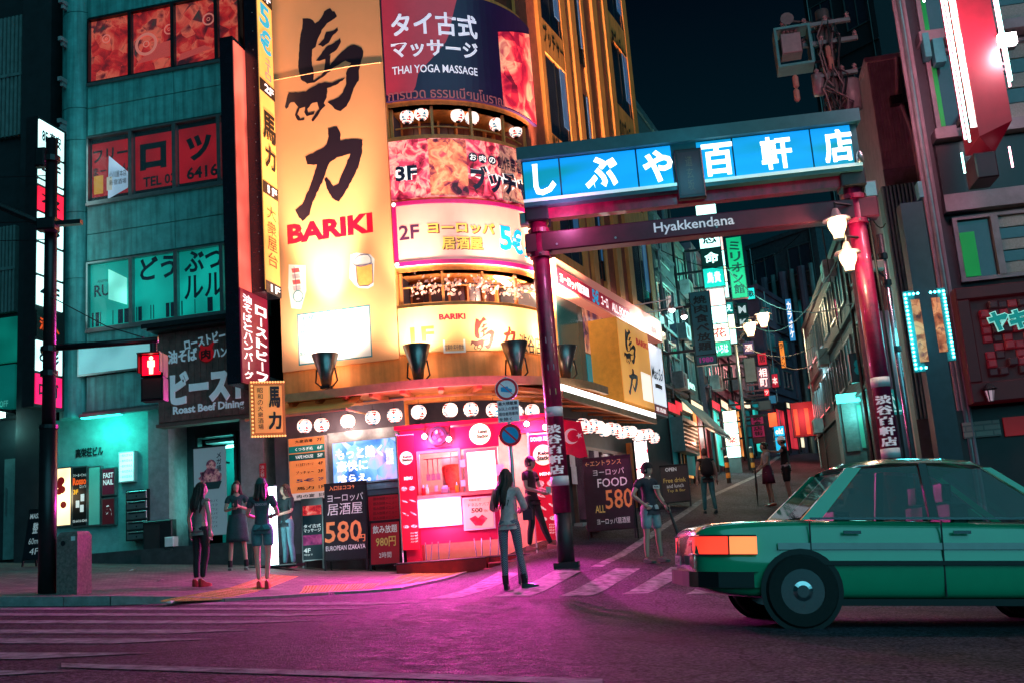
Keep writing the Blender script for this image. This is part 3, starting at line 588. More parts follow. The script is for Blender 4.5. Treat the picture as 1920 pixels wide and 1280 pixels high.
T.part('lettering', MB().txt('油そばとハンバーグ', dep * .08, dep * .40, zb + .1, zm - .1, -.036, .03, True), WL)
T.part('lettering', MB().txt('ローストビーフ', dep * .52, dep * .95, zb + .12, zm - .22, -.036, .05, True), WL)
# ---------------------------------------------------------------- yellow floor sign
PY = proj_plane(489, 300, -.95); dep = PY.x(517, 300); zt, zb = 15.5, PY.z(548, 500)
T = Thing('floor_sign', 'narrow yellow floor-by-floor projecting sign with black front edge beside big yellow banner', 'sign', PY, (0, 0, zb))
T.part('casing', MB().box(0, dep, 0, .3, zb, zt), mat('glossy_black', (.012, .012, .02), .25)); YL = glow('amber_lightbox', '#ffb057', .95, .15)
T.part('bracket', MB().box(dep, dep + .5, .1, .2, zb + 1, zb + 1.1).box(dep, dep + .5, .1, .2, zt - 3.1, zt - 3), DARK)
T.part('light_panel', MB().box(.03, dep - .02, -.02, -.001, zb + .05, zt), YL)
for v, tx in ((5, '3F'), (172, '2F'), (357, '1F'), (539, '1F')):
    za, z2 = PY.z(v + 11, 503), PY.z(v - 11, 503); T.part('floor_plate', MB().box(.02, dep, -.03, -.021, za, z2), INK); T.part('lettering', MB().txt(tx, dep * .3, dep * .9, za + .05, z2 - .05, -.035, .03), WL)
BLU = glow('cyan_letter', '#18a8c8', .7)
def PT(tx, v0, v1, m, a=.15, b=.85, bo=.02, vert=False): T.part('lettering', MB().txt(tx, dep * a, dep * b, PY.z(v1, 503), PY.z(v0, 503), -.035, bo, vert), m)
PT('5', 22, 62, BLU, .1, .8, .03); PT('€', 66, 108, BLU, .1, .85, .03); PT('ユーロ', 115, 155, glow('mauve_letter', '#a05898', .5), .4, .75, 0, True); PT('大衆屋台', 385, 500, mat('brown_ink', (.10, .05, .02), .5), .2, .8, .0, True)
PT('馬', 215, 268, INK, .1, .95, .04); PT('力', 275, 318, INK, .2, .9, .04)
for v in range(20, 540, 34): T.part('rivet', MB().ball((-.005, .1 + .1 * (v % 2), PY.z(v, 478)), .012, 6, 4), ALU)
# ---------------------------------------------------------------- bulb-edged sign over the doorway
BS = Plane(at(470, 770, 20.3), R_(22)); x1 = BS.x(535, 770); zt, zb = BS.z(716, 470), BS.z(818, 470)
T = Thing('bulb_sign', 'small amber sign box edged with bulbs hanging over the pavement corner', 'sign', BS, (0, 0, zb))
T.part('casing', MB().box(0, x1, 0, .16, zb, zt), mat('amber_paint', '#a8682c', .5, emit='#ff9a40', es=.15)); T.part('face', MB().box(.08, x1 - .06, -.012, -.001, zb + .07, zt - .07), glow('amber_face', '#e89a4a', .5, .2))
T.part('arm', MB().box(x1 * .4, x1 * .4 + .06, .16, 1.6, (zb + zt) / 2, (zb + zt) / 2 + .06), DARK)
T.part('lettering', MB().txt('馬', x1 * .52, x1 * .86, lerp(zb, zt, .52), lerp(zb, zt, .92), -.018, .05), INK); T.part('lettering', MB().txt('力', x1 * .5, x1 * .88, lerp(zb, zt, .12), lerp(zb, zt, .45), -.018, .05), INK); T.part('lettering', MB().txt('昭和の大衆酒場', x1 * .2, x1 * .36, lerp(zb, zt, .12), lerp(zb, zt, .9), -.018, .01, True), mat('brown_ink', (.10, .05, .02), .5))
BUL = glow('warm_bulb', '#ffc070', 1.2)
for i in range(13):
    for z in (zt, zb): T.part('bulb', MB().ball((lerp(.02, x1 - .02, i / 12), -.01, z), .022, 6, 4), BUL)
for i in range(1, 14):
    for x in (.03,): T.part('bulb', MB().ball((x, -.02, lerp(zb, zt, i / 14)), .022, 6, 4), BUL)
# ================================================================== street pole with walk signal
pb = on_ground(88, 1112, walkz); SP = Plane(pb, 0.0); gz = walkz(pb.x, pb.y)
POLE = mat('pole_black', (.02, .02, .024), .35, metal=.4, var=.3, scale=9)
T = Thing('street_pole', 'black steel street pole carrying the walk signal at left kerb', 'pole', SP, (0, 0, gz))
T.part('shaft', MB().tube([(0, 0, gz - .1), (0, 0, SP.z(800, 95))], .115, 16), POLE, smooth=True); T.part('upper_shaft', MB().tube([(0, 0, SP.z(800, 95)), (.0, 0, SP.z(262, 93))], .09, 14, .08), POLE, smooth=True)
T.part('collar', MB().tube([(0, 0, SP.z(803, 95)), (0, 0, SP.z(796, 95))], .125, 16), POLE)
za = SP.z(652, 105); e = SP.uv(296, 637); T.part('signal_arm', MB().tube([(0, 0, za), (e[0], -.0, e[1])], .045, 10), POLE, smooth=True)
for v in (700, 655, 430, 300): T.part('clamp', MB().tube([(0, 0, SP.z(v + 5, 93)), (0, 0, SP.z(v - 5, 93))], .12, 12), POLE)
T.part('cross_arm', MB().tube([SP.w(*(lambda q: (q[0], -.15, q[1]))(SP.uv(-40, 372))) - SP.p, SP.w(*(lambda q: (q[0], -.15, q[1]))(SP.uv(96, 430))) - SP.p], .05, 8).box(-.0, .5, -.2, -.1, SP.z(432, 93), SP.z(424, 93)), POLE)
T.part('junction_box', MB().bbox(-.16, -.02, -.2, -.08, SP.z(320, 93), SP.z(285, 93)), POLE); T.part('junction_box', MB().bbox(-.1, .16, -.26, -.1, SP.z(440, 93), SP.z(418, 93)), POLE)
T.part('cable', MB().tube([(.05, -.1, SP.z(560, 93)), (SP.uv(200, 610)[0], 0, SP.z(612, 200)), (e[0] - .2, 0, e[1] + .05)], .008, 5), INK); 
for v0, v1 in ((318, 330), (405, 415), (437, 450)): T.part('wire', MB().tube([(-6, .3, SP.z(v0 - 60, -300)), (-2, .15, SP.z(v0, 0)), (0, 0, SP.z(v1, 90))], .007, 5), INK)
# walk signal
a = SP.rect(266, 664, 308, 751)
T = Thing('walk_signal', 'pedestrian signal with glowing red standing figure hung from the pole arm', 'traffic light', SP, (a[0], 0, a[2]))
T.part('hanger', MB().tube([((a[0] + a[1]) / 2, .03, a[3] - .02), ((a[0] + a[1]) / 2, .03, e[1] + .03)], .05, 10), POLE)
zm = (a[2] + a[3]) / 2
T.part('housing', MB().bbox(a[0], a[1], -.06, .16, a[2], zm - .01).bbox(a[0], a[1], -.06, .16, zm + .01, a[3]).box(a[0] + .02, a[1] - .02, 0, .15, zm - .02, zm + .02), POLE)
T.part('visor', MB().box(a[0], a[1], -.2, -.06, a[3] - .02, a[3]).box(a[0], a[0] + .015, -.18, -.06, zm + .05, a[3] - .02).box(a[1] - .015, a[1], -.18, -.06, zm + .05, a[3] - .02), POLE)
T.part('red_lens', MB().box(a[0] + .03, a[1] - .03, -.07, -.061, zm + .03, a[3] - .03), glow('signal_red', '#ff0020', 2.5)); c = (a[0] + a[1]) / 2; h = a[3] - zm
T.part('standing_figure', MB().disc((c, zm + h * .80), h * .09, -.076, -.071, 10).prism([(c - h * .15, zm + h * .70), (c + h * .15, zm + h * .70), (c + h * .15, zm + h * .42), (c + h * .09, zm + h * .42), (c + h * .08, zm + h * .12), (c - h * .08, zm + h * .12), (c - h * .09, zm + h * .42), (c - h * .15, zm + h * .42)], -.076, -.071), glow('signal_figure', '#ffb090', 4))
T.part('dark_lens', MB().box(a[0] + .03, a[1] - .03, -.07, -.061, a[2] + .03, zm - .03), mat('dark_lens', (.03, .02, .02), .3)); T.light('POINT', (c, -.35, zm + .2), 3, (1, .05, .08), .08)
# stone bollard, folded boards beside the pole
q = on_ground(139, 1112, walkz); Q = Plane(q, R_(-12)); gz = walkz(q.x, q.y); hw = .155; hh = (1112 - 1000) * q.y / FPX
T = Thing('stone_bollard', 'square granite bollard with sloped cap beside the street pole', 'bollard', Q, (0, 0, gz)); GRAN = mat('granite', (.22, .15, .14), .6, var=.6, scale=30, bump=.4)
T.part('post', MB().plan([(-hw, -hw), (hw, -hw), (hw, hw), (-hw, hw)], gz - .1, gz + hh * .93), GRAN); T.part('cap', MB().add([(-hw, -hw, gz + hh * .932), (hw, -hw, gz + hh * .932), (hw, hw, gz + hh * .932), (-hw, hw, gz + hh * .932), (-hw * .8, -hw * .8, gz + hh), (hw * .8, -hw * .8, gz + hh), (hw * .8, hw * .8, gz + hh), (-hw * .8, hw * .8, gz + hh)], [(0, 1, 5, 4), (1, 2, 6, 5), (2, 3, 7, 6), (3, 0, 4, 7), (4, 5, 6, 7)]), GRAN)
T.part('round_plate', MB().disc((-.06, gz + hh * .82), .035, -hw - .006, -hw - .001, 12), DARK); T.part('reflector', MB().box(.06, .12, -hw - .005, -hw - .001, gz + hh * .85, gz + hh * .92), WHITE)
def aboard(label, cat, u, v, wd, ht, yaw, face_m, texts, lean=.16, name='a_board', frame_m=None, fn=walkz, legs=True, P=None):
    """folding pavement board: two hinged leaves; texts in 0..1 of the front leaf"""
    p = P or on_ground(u, v, fn); pl = Plane(p, yaw); gz = fn(p.x, p.y); T = Thing(name, label, cat, pl, (0, 0, gz)); fm = frame_m or DARK
    L = math.hypot(ht, lean * ht); ca, sa = ht / L, lean * ht / L
    def tilt(mb, sgn=1):
        out = MB(); out.f = mb.f; out.v = [(x, sgn * (y * ca + (z) * sa) if sgn > 0 else (-y * ca - z * sa) + 2 * lean * ht, gz + z * ca - y * sa) for x, y, z in mb.v]; return out
    W = wd / 2; z0 = .12 * L
    fr = T.part('front_leaf', tilt(MB().box(-W, W, 0, .025, z0, L)), fm); T.part('panel', tilt(MB().box(-W + .025, W - .025, -.006, -.001, z0 + .02, L - .025)), face_m, fr)
    T.part('rear_leaf', tilt(MB().box(-W, W, 0, .025, z0, L), -1), fm)
    for s in (-1, 1):
        T.part('leg', tilt(MB().box(s * W, s * (W - .035), .001, .024, 0, z0 - .001)), fm); T.part('leg', tilt(MB().box(s * W, s * (W - .035), .001, .024, 0, z0 - .001), -1), fm)
    for (b, x0, x1, za, zb, m, bo) in texts:
        T.part('lettering', tilt(MB().txt(b, -W + wd * x0, -W + wd * x1, z0 + (L - z0) * za, z0 + (L - z0) * zb, -.01, bo)), m, fr)
    return T
CHALKB = mat('chalkboard', (.014, .012, .02), .5, var=.5, scale=6); CHW = mat('chalk_white', (.8, .8, .82), .8, emit='#ffffff', es=.12, var=.2); CHO = mat('chalk_orange', (.85, .35, .12), .8, emit='#ff8040', es=.15, var=.2); CHY = mat('chalk_yellow', (.75, .6, .2), .8, emit='#ffc040', es=.1)
aboard('dark folding menu board standing left of the street pole', 'a-board', 60, 1062, .62, 1.15, R_(-25), CHALKB, (('MASSAGE', .1, .9, .8, .9, CHW, .02), ('整体', .3, .8, .5, .72, CHW, .02), ('60min', .2, .8, .3, .42, CHW, 0), ('4F', .3, .7, .1, .22, CHW, 0)))
q = on_ground(114, 1112, walkz); T = Thing('traffic_cone', 'dim red cone tucked between the street pole and bollard', 'cone', Plane(q, 0), (0, .25, walkz(q.x, q.y))); gz = walkz(q.x, q.y)
T.part('base', MB().box(-.16, .16, .1, .42, gz, gz + .03), REDP); T.part('body', MB().lathe([(.13, gz + .03), (.03, gz + .62), (.02, gz + .64)], (0, .26, 0), 12), mat('cone_red', (.3, .03, .03), .5), smooth=True)
# ================================================================== round-cornered yellow building
RC = 2.8; A2 = R_(79.0); LA = RC * A2
SX = F1.x(737, 400)                                   # where the round corner starts
def bend(x, y, z):
    """unrolled front (x from the start of the corner) -> F1 coordinates"""
    if x <= 0: return (SX + x, y, z)
    t = min(x, LA) / RC; r = RC - y; px, py = SX + r * sin(t), RC - r * cos(t)
    if x > LA: px += (x - LA) * cos(A2); py += (x - LA) * sin(A2)
    return (px, py, z)
def B_(mb): mb.v = [bend(*p) for p in mb.v]; return mb
def strip(mb, x0, x1, y0, y1, z0, z1, n=None):
    n = n or max(1, int((x1 - x0) / .16)); f = lambda g, x: g(x) if callable(g) else g
    k = len(mb.v)
    for i in range(n + 1):
        x = lerp(x0, x1, i / n); mb.v += [(x, y0, f(z0, x)), (x, y1, f(z0, x)), (x, y1, f(z1, x)), (x, y0, f(z1, x))]
    for i in range(n):
        a, b = k + 4 * i, k + 4 * i + 4
        mb.f += [(a + 3, b + 3, b, a)[::-1], (a + 1, b + 1, b + 2, a + 2)[::-1], (a, b, b + 1, a + 1)[::-1], (a + 2, b + 2, b + 3, a + 3)[::-1]]
    e = k + 4 * n; mb.f += [(k, k + 1, k + 2, k + 3)[::-1], (e, e + 1, e + 2, e + 3)]
    return mb
E_w = F1.w(*bend(LA, 0, 0)); F2 = Plane(E_w, F1.a + A2)
C_w = F1.w(SX, RC, 0)
def front(u, v, off=0):
    """(x, z) on the unrolled front pushed off metres towards the street"""
    r = ray(u, v); q = F1.off(-off).hit(u, v); x = (q - F1.p).dot(F1.d) - SX
    if x <= 0: return x, q.z
    q2 = F2.off(-off).hit(u, v); x2 = (q2 - F2.p).dot(F2.d)
    if x2 >= 0 and (q2 - O).dot(r) > 0: return LA + x2, q2.z
    rr = RC + off; ox, oy = O.x - C_w.x, O.y - C_w.y; a = r.x ** 2 + r.y ** 2; b = 2 * (ox * r.x + oy * r.y); c = ox * ox + oy * oy - rr * rr
    D = max(0, b * b - 4 * a * c); t = (-b - math.sqrt(D)) / (2 * a); p = O + r * t
    l = p - C_w; ex, ey = l.dot(F1.d), l.dot(F1.n); th = math.atan2(ex, -ey)
    return th * RC, p.z
def frect(u0, v0, u1, v1, off=0):
    um, vm = (u0 + u1) / 2, (v0 + v1) / 2
    return front(u0, vm, off)[0], front(u1, vm, off)[0], front(um, v1, off)[1], front(um, v0, off)[1]
def fz(v, u=737): return front(u, v)[1]
XL = F1.x(517, 300) - SX                               # left edge of the big banner
X2E = LA + F2.x(1236, 640)                             # far end of the side front
TOPZ = 19.5
T = TB = Thing('yellow_building', 'yellow round-cornered restaurant building with stacked curved signboards', 'building', F1, (SX, 0, BASEZ))
ORW = mat('ochre_wall', '#e8944e', .55, var=.22, scale=2.2, bump=.12, streak=.22); DKO = mat('brick_red_panel', '#9c4c3c', .6, var=.3, bump=.2)
GLD = mat('dark_window_glass', (.03, .035, .06), .08, var=.4, scale=1.5, spec=.8)
z_thai0, z_3t, z_3b, z_2t, z_2b, z_1t, z_1b, z_ev = fz(192), fz(268), fz(377), fz(383), fz(504), fz(582), fz(668), fz(735)
z_thai1 = fz(-8)
# walls (hollow ring segments) and floors
wl = MB(); strip(wl, XL, 0, .02, .3, BASEZ - .3, TOPZ, 1)
for a, b in ((z_thai0 - .12, z_thai1 + .05), (z_2b - .12, z_3t + .05), (z_ev - .25, z_1t + .02)): strip(wl, 0, LA, .02, .3, a, b)
T.part('wall', B_(wl), ORW)
bk = MB(); strip(bk, -.6, LA + .3, 1.05, 1.2, BASEZ - .3, TOPZ)
T.part('inner_wall', B_(bk), mat('dim_interior', (.05, .04, .07), .7))
mass = MB(); strip(mass, XL + .3, 0, .31, 6, BASEZ - .3, TOPZ, 1); T.part('core', B_(mass), mat('dim_interior', (.05, .04, .07), .7))
for z in (z_thai1 + .06, z_thai0 - .12, z_3t + .05, z_2b - .12, z_1t + .02):
    pts = [bend(lerp(0, LA, i / 24), .02, 0)[:2] for i in range(25)] + [bend(LA, 1.3, 0)[:2], bend(0, 1.3, 0)[:2]]
    T.part('floor_slab', MB().plan(pts, z, z + .08), ORW)
# recess windows, mullions
for zl, zh, rail in ((z_3t + .14, z_thai0 - .12, False), (z_1t + .11, z_2b - .12, True), (z_thai1 + .15, z_thai1 + 2.2, False)):
    for i in range(7):
        x = lerp(.08, LA - .1, i / 6); w = T.part('window', B_(strip(MB(), x - .33 + .08, x + .33, .98, 1.04, zl + .1, zh - .05, 3)), mat('warm_room', '#2a1420', .3, emit='#ff6a38', es=.28 if rail else .03, emvar=.5))
    for i in range(7):
        x = lerp(.0, LA, i / 6); T.part('mullion', B_(MB().box(x - .035, x + .035, .9, .99, zl, zh)), ORW)
    for i in range(5):
        x = lerp(.05, LA - .06, i / 4); T.part('post', B_(MB().box(x - .03, x + .03, .10, .16, zl, zh)), ORW)
    if rail: T.part('rail', B_(strip(MB(), .1, LA - .1, .1, .14, lerp(zl, zh, .52), lerp(zl, zh, .58))), ORW)
    else: T.part('rail', B_(strip(MB(), .1, LA - .1, .2, .24, lerp(zl, zh, .34), lerp(zl, zh, .38))), ORW)
# ---------------------------------------------------------------- side front on the lane
G2 = MB(); strip(G2, LA, X2E, .02, 7, fz(730), TOPZ, 1); T.part('side_wall', B_(G2), DKO)
def s2(u, v): return front(u, v)[0]
EDG = [(1010, 1016), (1053, 1062), (1071.5, 1080), (1092, 1097), (1114, 1122.5), (1135, 1143), (1171, 1178)]
zlow = front(1100, 640)[1]
for a, b in EDG: T.part('pilaster', B_(MB().box(s2(a, 100), s2(b, 100), -.08, .02, zlow, TOPZ)), ORW)
zf = [front(1012, v)[1] for v in (35, 93, 234, 295)]; per = zf[0] - zf[2]
for k in range(-2, 4):
    zt, zb = zf[1] + per * k, zf[2] + per * k
    for (a, b, dd) in ((1016, 1053, .2), (1080, 1092, .12), (1143, 1171, .2)):
        if k < -1: continue
        w = T.part('window', B_(MB().box(s2(a, 100) + .02, s2(b, 100) - .02, -.03, .015, zb + (.5 if b == 1092 else 0), zt)), GLD)
        T.part('frame', B_(MB().box(s2(a, 100) + .0, s2(a, 100) + .05, -.05, .0, zb, zt).box(s2(b, 100) - .05, s2(b, 100), -.05, 0, zb, zt).box((s2(a, 100) + s2(b, 100)) / 2 - .02, (s2(a, 100) + s2(b, 100)) / 2 + .02, -.045, 0, zb, zt)), DARK, w)
        T.part('curtain', B_(MB().box(lerp(s2(a, 100), s2(b, 100), .74), s2(b, 100) - .05, -.045, -.031, zb + .55, zt)), mat('blue_lit_blind', '#4a6a9a', .4, emit='#3a78a8', es=.25), w)
    for (a, b) in ((1016, 1053), (1143, 1171)): T.part('spandrel', B_(MB().box(s2(a, 100), s2(b, 100), -.07, .02, zt + .01, zb + per - .01)), ORW)
def side_txt(b, u0, v0, u1, v1, m=INK, bo=.03, y=-.074, vert=False):
    x0, x1, z0, z1 = frect(u0, v0, u1, v1); T.part('lettering', B_(MB().txt(b, x0, x1, z0, z1, y, bo, vert)), m)
side_txt('Qブッチャー', 1008, 62, 1050, 98); side_txt('●●のブッチャー', 1030, 262, 1060, 292); side_txt('肉ブッチャー', 1145, 70, 1168, 110); side_txt('ののブッチャー', 1160, 235, 1186, 275)
# ---------------------------------------------------------------- brush lettering
UMA = [[(335,78),(362,82),(395,100),(405,128),(385,180),(380,260),(375,340),(385,400),(380,440),(345,448),(310,420),(300,360),(305,270),(318,180),(332,120)],
 [(383,130),(425,110),(440,95),(455,62),(490,48),(503,70),(512,74),(527,105),(470,130),(440,165),(415,210),(400,250),(378,262),(383,180)],
 [(415,245),(450,215),(460,180),(500,182),(525,165),(528,185),(490,215),(475,240),(440,258)],
 [(400,330),(430,300),(455,265),(500,250),(538,232),(540,252),(515,290),(478,310),(455,330),(420,335)],
 [(345,448),(380,440),(420,420),(440,400),(452,330),(480,308),(474,372),(500,345),(540,310),(575,285),(610,278),(650,305),(662,330),(650,370),(630,430),(628,480),(600,520),(580,570),(555,610),(520,632),(490,615),(455,570),(500,560),(530,545),(560,490),(560,430),(590,380),(560,360),(500,385),(430,430),(385,450)],
 [(218,555),(240,480),(265,485),(335,492),(370,475),(410,458),(440,460),(480,470),(555,450),(540,465),(500,485),(455,495),(450,545),(430,575),(440,590),(410,610),(395,640),(370,665),(360,655),(385,620),(405,600),(395,560),(370,560),(340,590),(345,610),(380,610),(375,625),(335,628),(325,605),(330,575),(300,580),(285,610),(300,635),(325,635),(320,648),(285,645),(270,610),(290,570),(270,540),(250,535),(235,560),(222,570)]]
CHI = [[(450,715),(500,712),(515,760),(512,790),(600,795),(632,805),(625,880),(600,950),(560,1020),(520,1080),(490,1115),(455,1090),(435,1050),(417,985),(430,975),(465,1030),(490,1020),(520,960),(555,890),(565,870),(490,880),(450,900),(435,930),(405,1000),(375,1050),(345,1110),(330,1160),(290,1187),(270,1165),(255,1125),(290,1100),(330,1030),(360,960),(380,900),(330,890),(318,850),(360,835),(420,815),(440,800),(450,760)]]
def rough(poly, amp):
    rn = random.Random(3); o = []
    for (a, b), (c, d) in zip(poly, poly[1:] + poly[:1]):
        L = math.hypot(c - a, d - b); n = max(1, int(L / 14))
        for i in range(n): o.append((lerp(a, c, i / n) + rn.uniform(-amp, amp), lerp(b, d, i / n) + rn.uniform(-amp, amp)))
    return o
def brush(mb, x0, x1, z0, z1, y, what='both', amp=2.2):
    """the two brush characters fitted one above the other, or one alone, in a rectangle"""
    if what == 'both': S_, bx = UMA + CHI, (218, 662, 48, 1187)
    elif what == 'uma': S_, bx = UMA, (218, 662, 48, 665)
    else: S_, bx = CHI, (255, 632, 712, 1187)
    for i, p in enumerate(S_):
        q = [(lerp(x0, x1, (a - bx[0]) / (bx[1] - bx[0])), lerp(z1, z0, (b - bx[2]) / (bx[3] - bx[2]))) for a, b in rough(p, amp)]
        mb.flat(q, y - .0004 * i)
    return mb
# ---------------------------------------------------------------- signboards on the front
BAN = mat('amber_banner', '#f2aa78', .42, var=.06, scale=1.2, bump=.05)
th = Thing('banner_sign', 'huge vertical yellow banner with black brush characters and red BARIKI lettering', 'sign', F1, (SX + XL, 0, fz(715))); zb = front(600, 690)[1]
th.part('sheet', B_(strip(MB(), XL + .02, -.03, -.05, .019, zb, TOPZ - 1, 1)), BAN)
th.part('seam', B_(MB().tube([(XL + .03, -.055, front(520, 152)[1]), (-.8, -.06, front(650, 126)[1] - .03), (-.05, -.055, front(715, 120)[1])], .012, 5)), BAN)
BRUSH = mat('brush_ink', (.018, .010, .022), .35, var=0)
x0, x1, z0, z1 = frect(534.6, 16.5, 687.5, 408, .06); 
th.part('brush_lettering', B_(brush(MB(), x0, x1, z0, z1, -.0512)), BRUSH)
CRIM = mat('crimson_letter', '#c8082c', .4, emit='#e8082c', es=.25, var=0)
x0, x1, z0, z1 = frect(538, 410, 699, 447, .06); th.part('lettering', B_(MB().txt('BARIKI', x0, x1, z0, z1, -.0515, .05)), CRIM)
x0, x1, z0, z1 = frect(558, 580, 696, 677, .06); th.part('menu_sheet', B_(MB().box(x0, x1, -.053, -.051, z0, z1)), mat('white_sheet', (.8, .8, .8), .5, var=.04)); th.part('sheet_border', B_(MB().box(x0, x1, -.0545, -.0531, z1 - .03, z1).box(x0, x1, -.0545, -.0531, z0, z0 + .03).box(x0, x0 + .025, -.0545, -.0531, z0 + .03, z1 - .03).box(x1 - .025, x1, -.0545, -.0531, z0 + .03, z1 - .03)), mat('teal_border', '#107888', .5))
for k in range(6):
    a = frect(562, 592 + 13 * k, 590 - 6 * (k % 2), 601 + 13 * k, .07); th.part('lettering', B_(MB().txt(('中華', '大衆酒場', '馬 力', '鶏料理', '生ビール', '焼鳥一本')[k], *a, -.0536, .02)), mat('teal_border', '#107888', .5))
# beer mug and skewer drawings on the banner
def outl(pts, m, name, y, w=.012, close=True):
    q = [front(*p, .06) for p in pts]; q = q + q[:1] if close else q; th.part(name, B_(MB().tube([(x, y, z) for x, z in q], w, 5)), m)
def fillp(pts, m, name, y): th.part(name, B_(MB().flat([front(*p, .06) for p in pts], y)), m)
PLINE = mat('print_line_purple', '#6a4a80', .5); PWH = mat('print_white', (.82, .8, .78), .5, var=.05); PBEER = mat('print_beer', '#f0b860', .5)
fillp([(657, 478), (668, 474), (680, 475), (694, 477), (702, 486), (700, 536), (690, 541), (672, 540), (664, 534), (655, 522), (656, 500)], PWH, 'mug_backing', -.0512)
fillp([(667, 499), (698, 495), (699, 530), (690, 536), (674, 537), (670, 530)], PBEER, 'beer_print', -.0518); outl([(667, 499), (698, 495), (699, 530), (690, 536), (674, 537), (670, 530)], PLINE, 'mug_outline', -.052, .008)
outl([(664, 498), (661, 490), (668, 484), (674, 479), (682, 478), (690, 478), (695, 484), (696, 493), (688, 497), (676, 500)], PLINE, 'foam_outline', -.052, .008)
fillp([(541, 496), (572, 498), (574, 545), (564, 580), (546, 578), (540, 540)], PWH, 'skewer_backing', -.0512)
for k in range(4):
    v = 508 + 11 * k; fillp([(546 + k * .8, v - 4), (560 + k * .8, v - 6), (562 + k * .8, v + 2), (548 + k * .8, v + 4)], (mat('print_meat', '#d05a60', .5), mat('print_leek', '#c8b8c0', .5))[k % 2], 'skewer_piece', -.0518)
outl([(551, 500), (556, 545)], PLINE, 'skewer_stick', -.0524, .006, False); outl([(559 + 9 * cos(t), 556 + 11 * sin(t)) for t in [k * pi / 8 for k in range(16)]], mat('print_teal_line', '#2090a0', .5), 'plate_ring', -.0522, .010)
# curved signs
def curved(name, label, z0, z1, m, xa=0.0, xb=LA, y=-.06):
    th = Thing(name, label, 'sign', F1, (SX, 0, z0)); th.part('panel', B_(strip(MB(), xa, xb, y, .019, z0, z1)), m); return th
def ct(th, b, u0, v0, u1, v1, m, bo=.02, y=-.0640, **k):
    a = frect(u0, v0, u1, v1, .07); return th.part('lettering', B_(MB().txt(b, *a, y, bo, **k)), m)
NAVYP = mat('navy_print', '#241240', .4, emit='#2a1448', es=.12, var=.2, scale=2)
th = curved('curved_sign', 'curved purple signboard advertising Thai yoga massage high on the corner', z_thai0, z_thai1, NAVYP, xb=LA + .35)
bd = [(-.02, front(735, 190)[1]), (front(778, 170)[0], front(778, 172)[1]), (front(785, 150)[0], front(785, 140)[1]), (front(810, 112)[0], front(810, 112)[1]), (front(838, 80)[0], front(838, 78)[1]), (front(850, 20)[0], front(850, 20)[1]), (front(858, 0)[0], z_thai1)]
xr = bd[-1][0]; th.part('crimson_lit_patch', B_(strip(MB(), .02, xr - .01, -.0615, -.0602, lambda x: max(z_thai0 + .02, interp(bd, x) if x > bd[1][0] else z_thai0 + .15), lambda x: z_thai1 - .02, 24)), mat('crimson_lit_patch', '#b0304a', .4, emit='#c83a50', es=.28, var=.25, scale=1.5))  # floodlit left part of the sign painted crimson, jagged edge against the navy
xp = front(930, 60)[0]; th.part('photo_print', B_(strip(MB(), xp, LA + .33, -.0615, -.0602, z_thai0 + .03, lambda x: lerp(z_thai1 - .7, z_thai1 - .3, (x - xp) / (LA - xp)), 18)), pic('massage_photo', ['#5a0828', '#a01038', '#e83048', '#ff7a70', '#ffb090', '#b01848'], 1.1, .55, dist=2.2))
WS = mat('white_silver_letter', (.8, .8, .9), .4, emit='#e8e4ff', es=.5, var=0)
ct(th, 'タイ古式', 733, 22, 894, 66, WS, .03); ct(th, 'マッサージ', 733, 74, 896, 106, WS, .03); ct(th, 'THAI YOGA MASSAGE', 735, 121, 895, 136, WS, .015); ct(th, 'การนวด ธรรมเนียมโบราณ', 727, 162, 945, 184, mat('rose_letter', '#a85860', .5, emit='#a85860', es=.3), .01)
th = curved('curved_sign', 'curved meat-photo signboard marked 3F with dark rounded letters', z_3b, z_3t, pic('meat_print', ['#4a0818', '#a01838', '#e8486a', '#ffb0a0', '#d83050', '#701028'], 2.6, .75, dist=1.5))
xa = [front(u, 320)[0] for u in (805, 875, 935)]
th.part('food_print', B_(strip(MB(), xa[0], xa[1], -.0615, -.0602, z_3b + .02, z_3t - .02)), pic('food_print_b', ['#2a0820', '#802040', '#e87858', '#ffb080', '#d04858'], 3.2, .6)); th.part('food_print', B_(strip(MB(), xa[2], LA - .02, -.0615, -.0602, z_3b + .02, z_3t - .02)), pic('food_print_c', ['#301428', '#80404a', '#c08878', '#50202a'], 4, .5))
NV = mat('navy_letter', '#101838', .4, var=0); WB = mat('white_outline', (.85, .85, .85), .4, emit='#ffffff', es=.7, var=0)
for b, q, bo in (('3F', (741, 311, 782, 339), .03), ('ブッチャー', (884, 318, 1004, 366), .05)): ct(th, b, *q, WB, bo + .09, y=-.0622); ct(th, b, *q, NV, bo, y=-.0650)
for k, ch in enumerate('お肉の'):
    u = 887 + 18 * k; a = front(u, 295 + 3 * k, .07); th.part('round_badge', B_(MB().disc(a, .11, -.0660, -.0616, 16)), NV); ct(th, ch, u - 6, 289 + 3 * k, u + 6, 301 + 3 * k, WB, .02, y=-.0690)
ct(th, '創作居酒屋', 933, 298, 985, 322, NV, .02)
th = curved('curved_sign', 'curved pink signboard marked 2F with purple frame and 5 euro lettering', z_2b, z_2t, mat('pink_sign', '#f8b8a8', .35, emit='#ff9a98', es=.36, var=.12, scale=1.1, emvar=.3), xb=LA + .1)
MAG = mat('magenta_frame', '#b01868', .35, emit='#c01868', es=.35); fr = MB(); strip(fr, 0, LA + .1, -.085, -.061, z_2t - .09, z_2t); strip(fr, 0, LA + .1, -.085, -.061, z_2b, z_2b + .09); fr.box(0.0, .09, -.085, -.061, z_2b + .09, z_2t - .09); th.part('frame', B_(fr), MAG)
for z in (z_2t - .05, z_2b + .05): th.part('corner_knob', B_(MB().disc((.05, z), .05, -.095, -.086, 12)), WB)
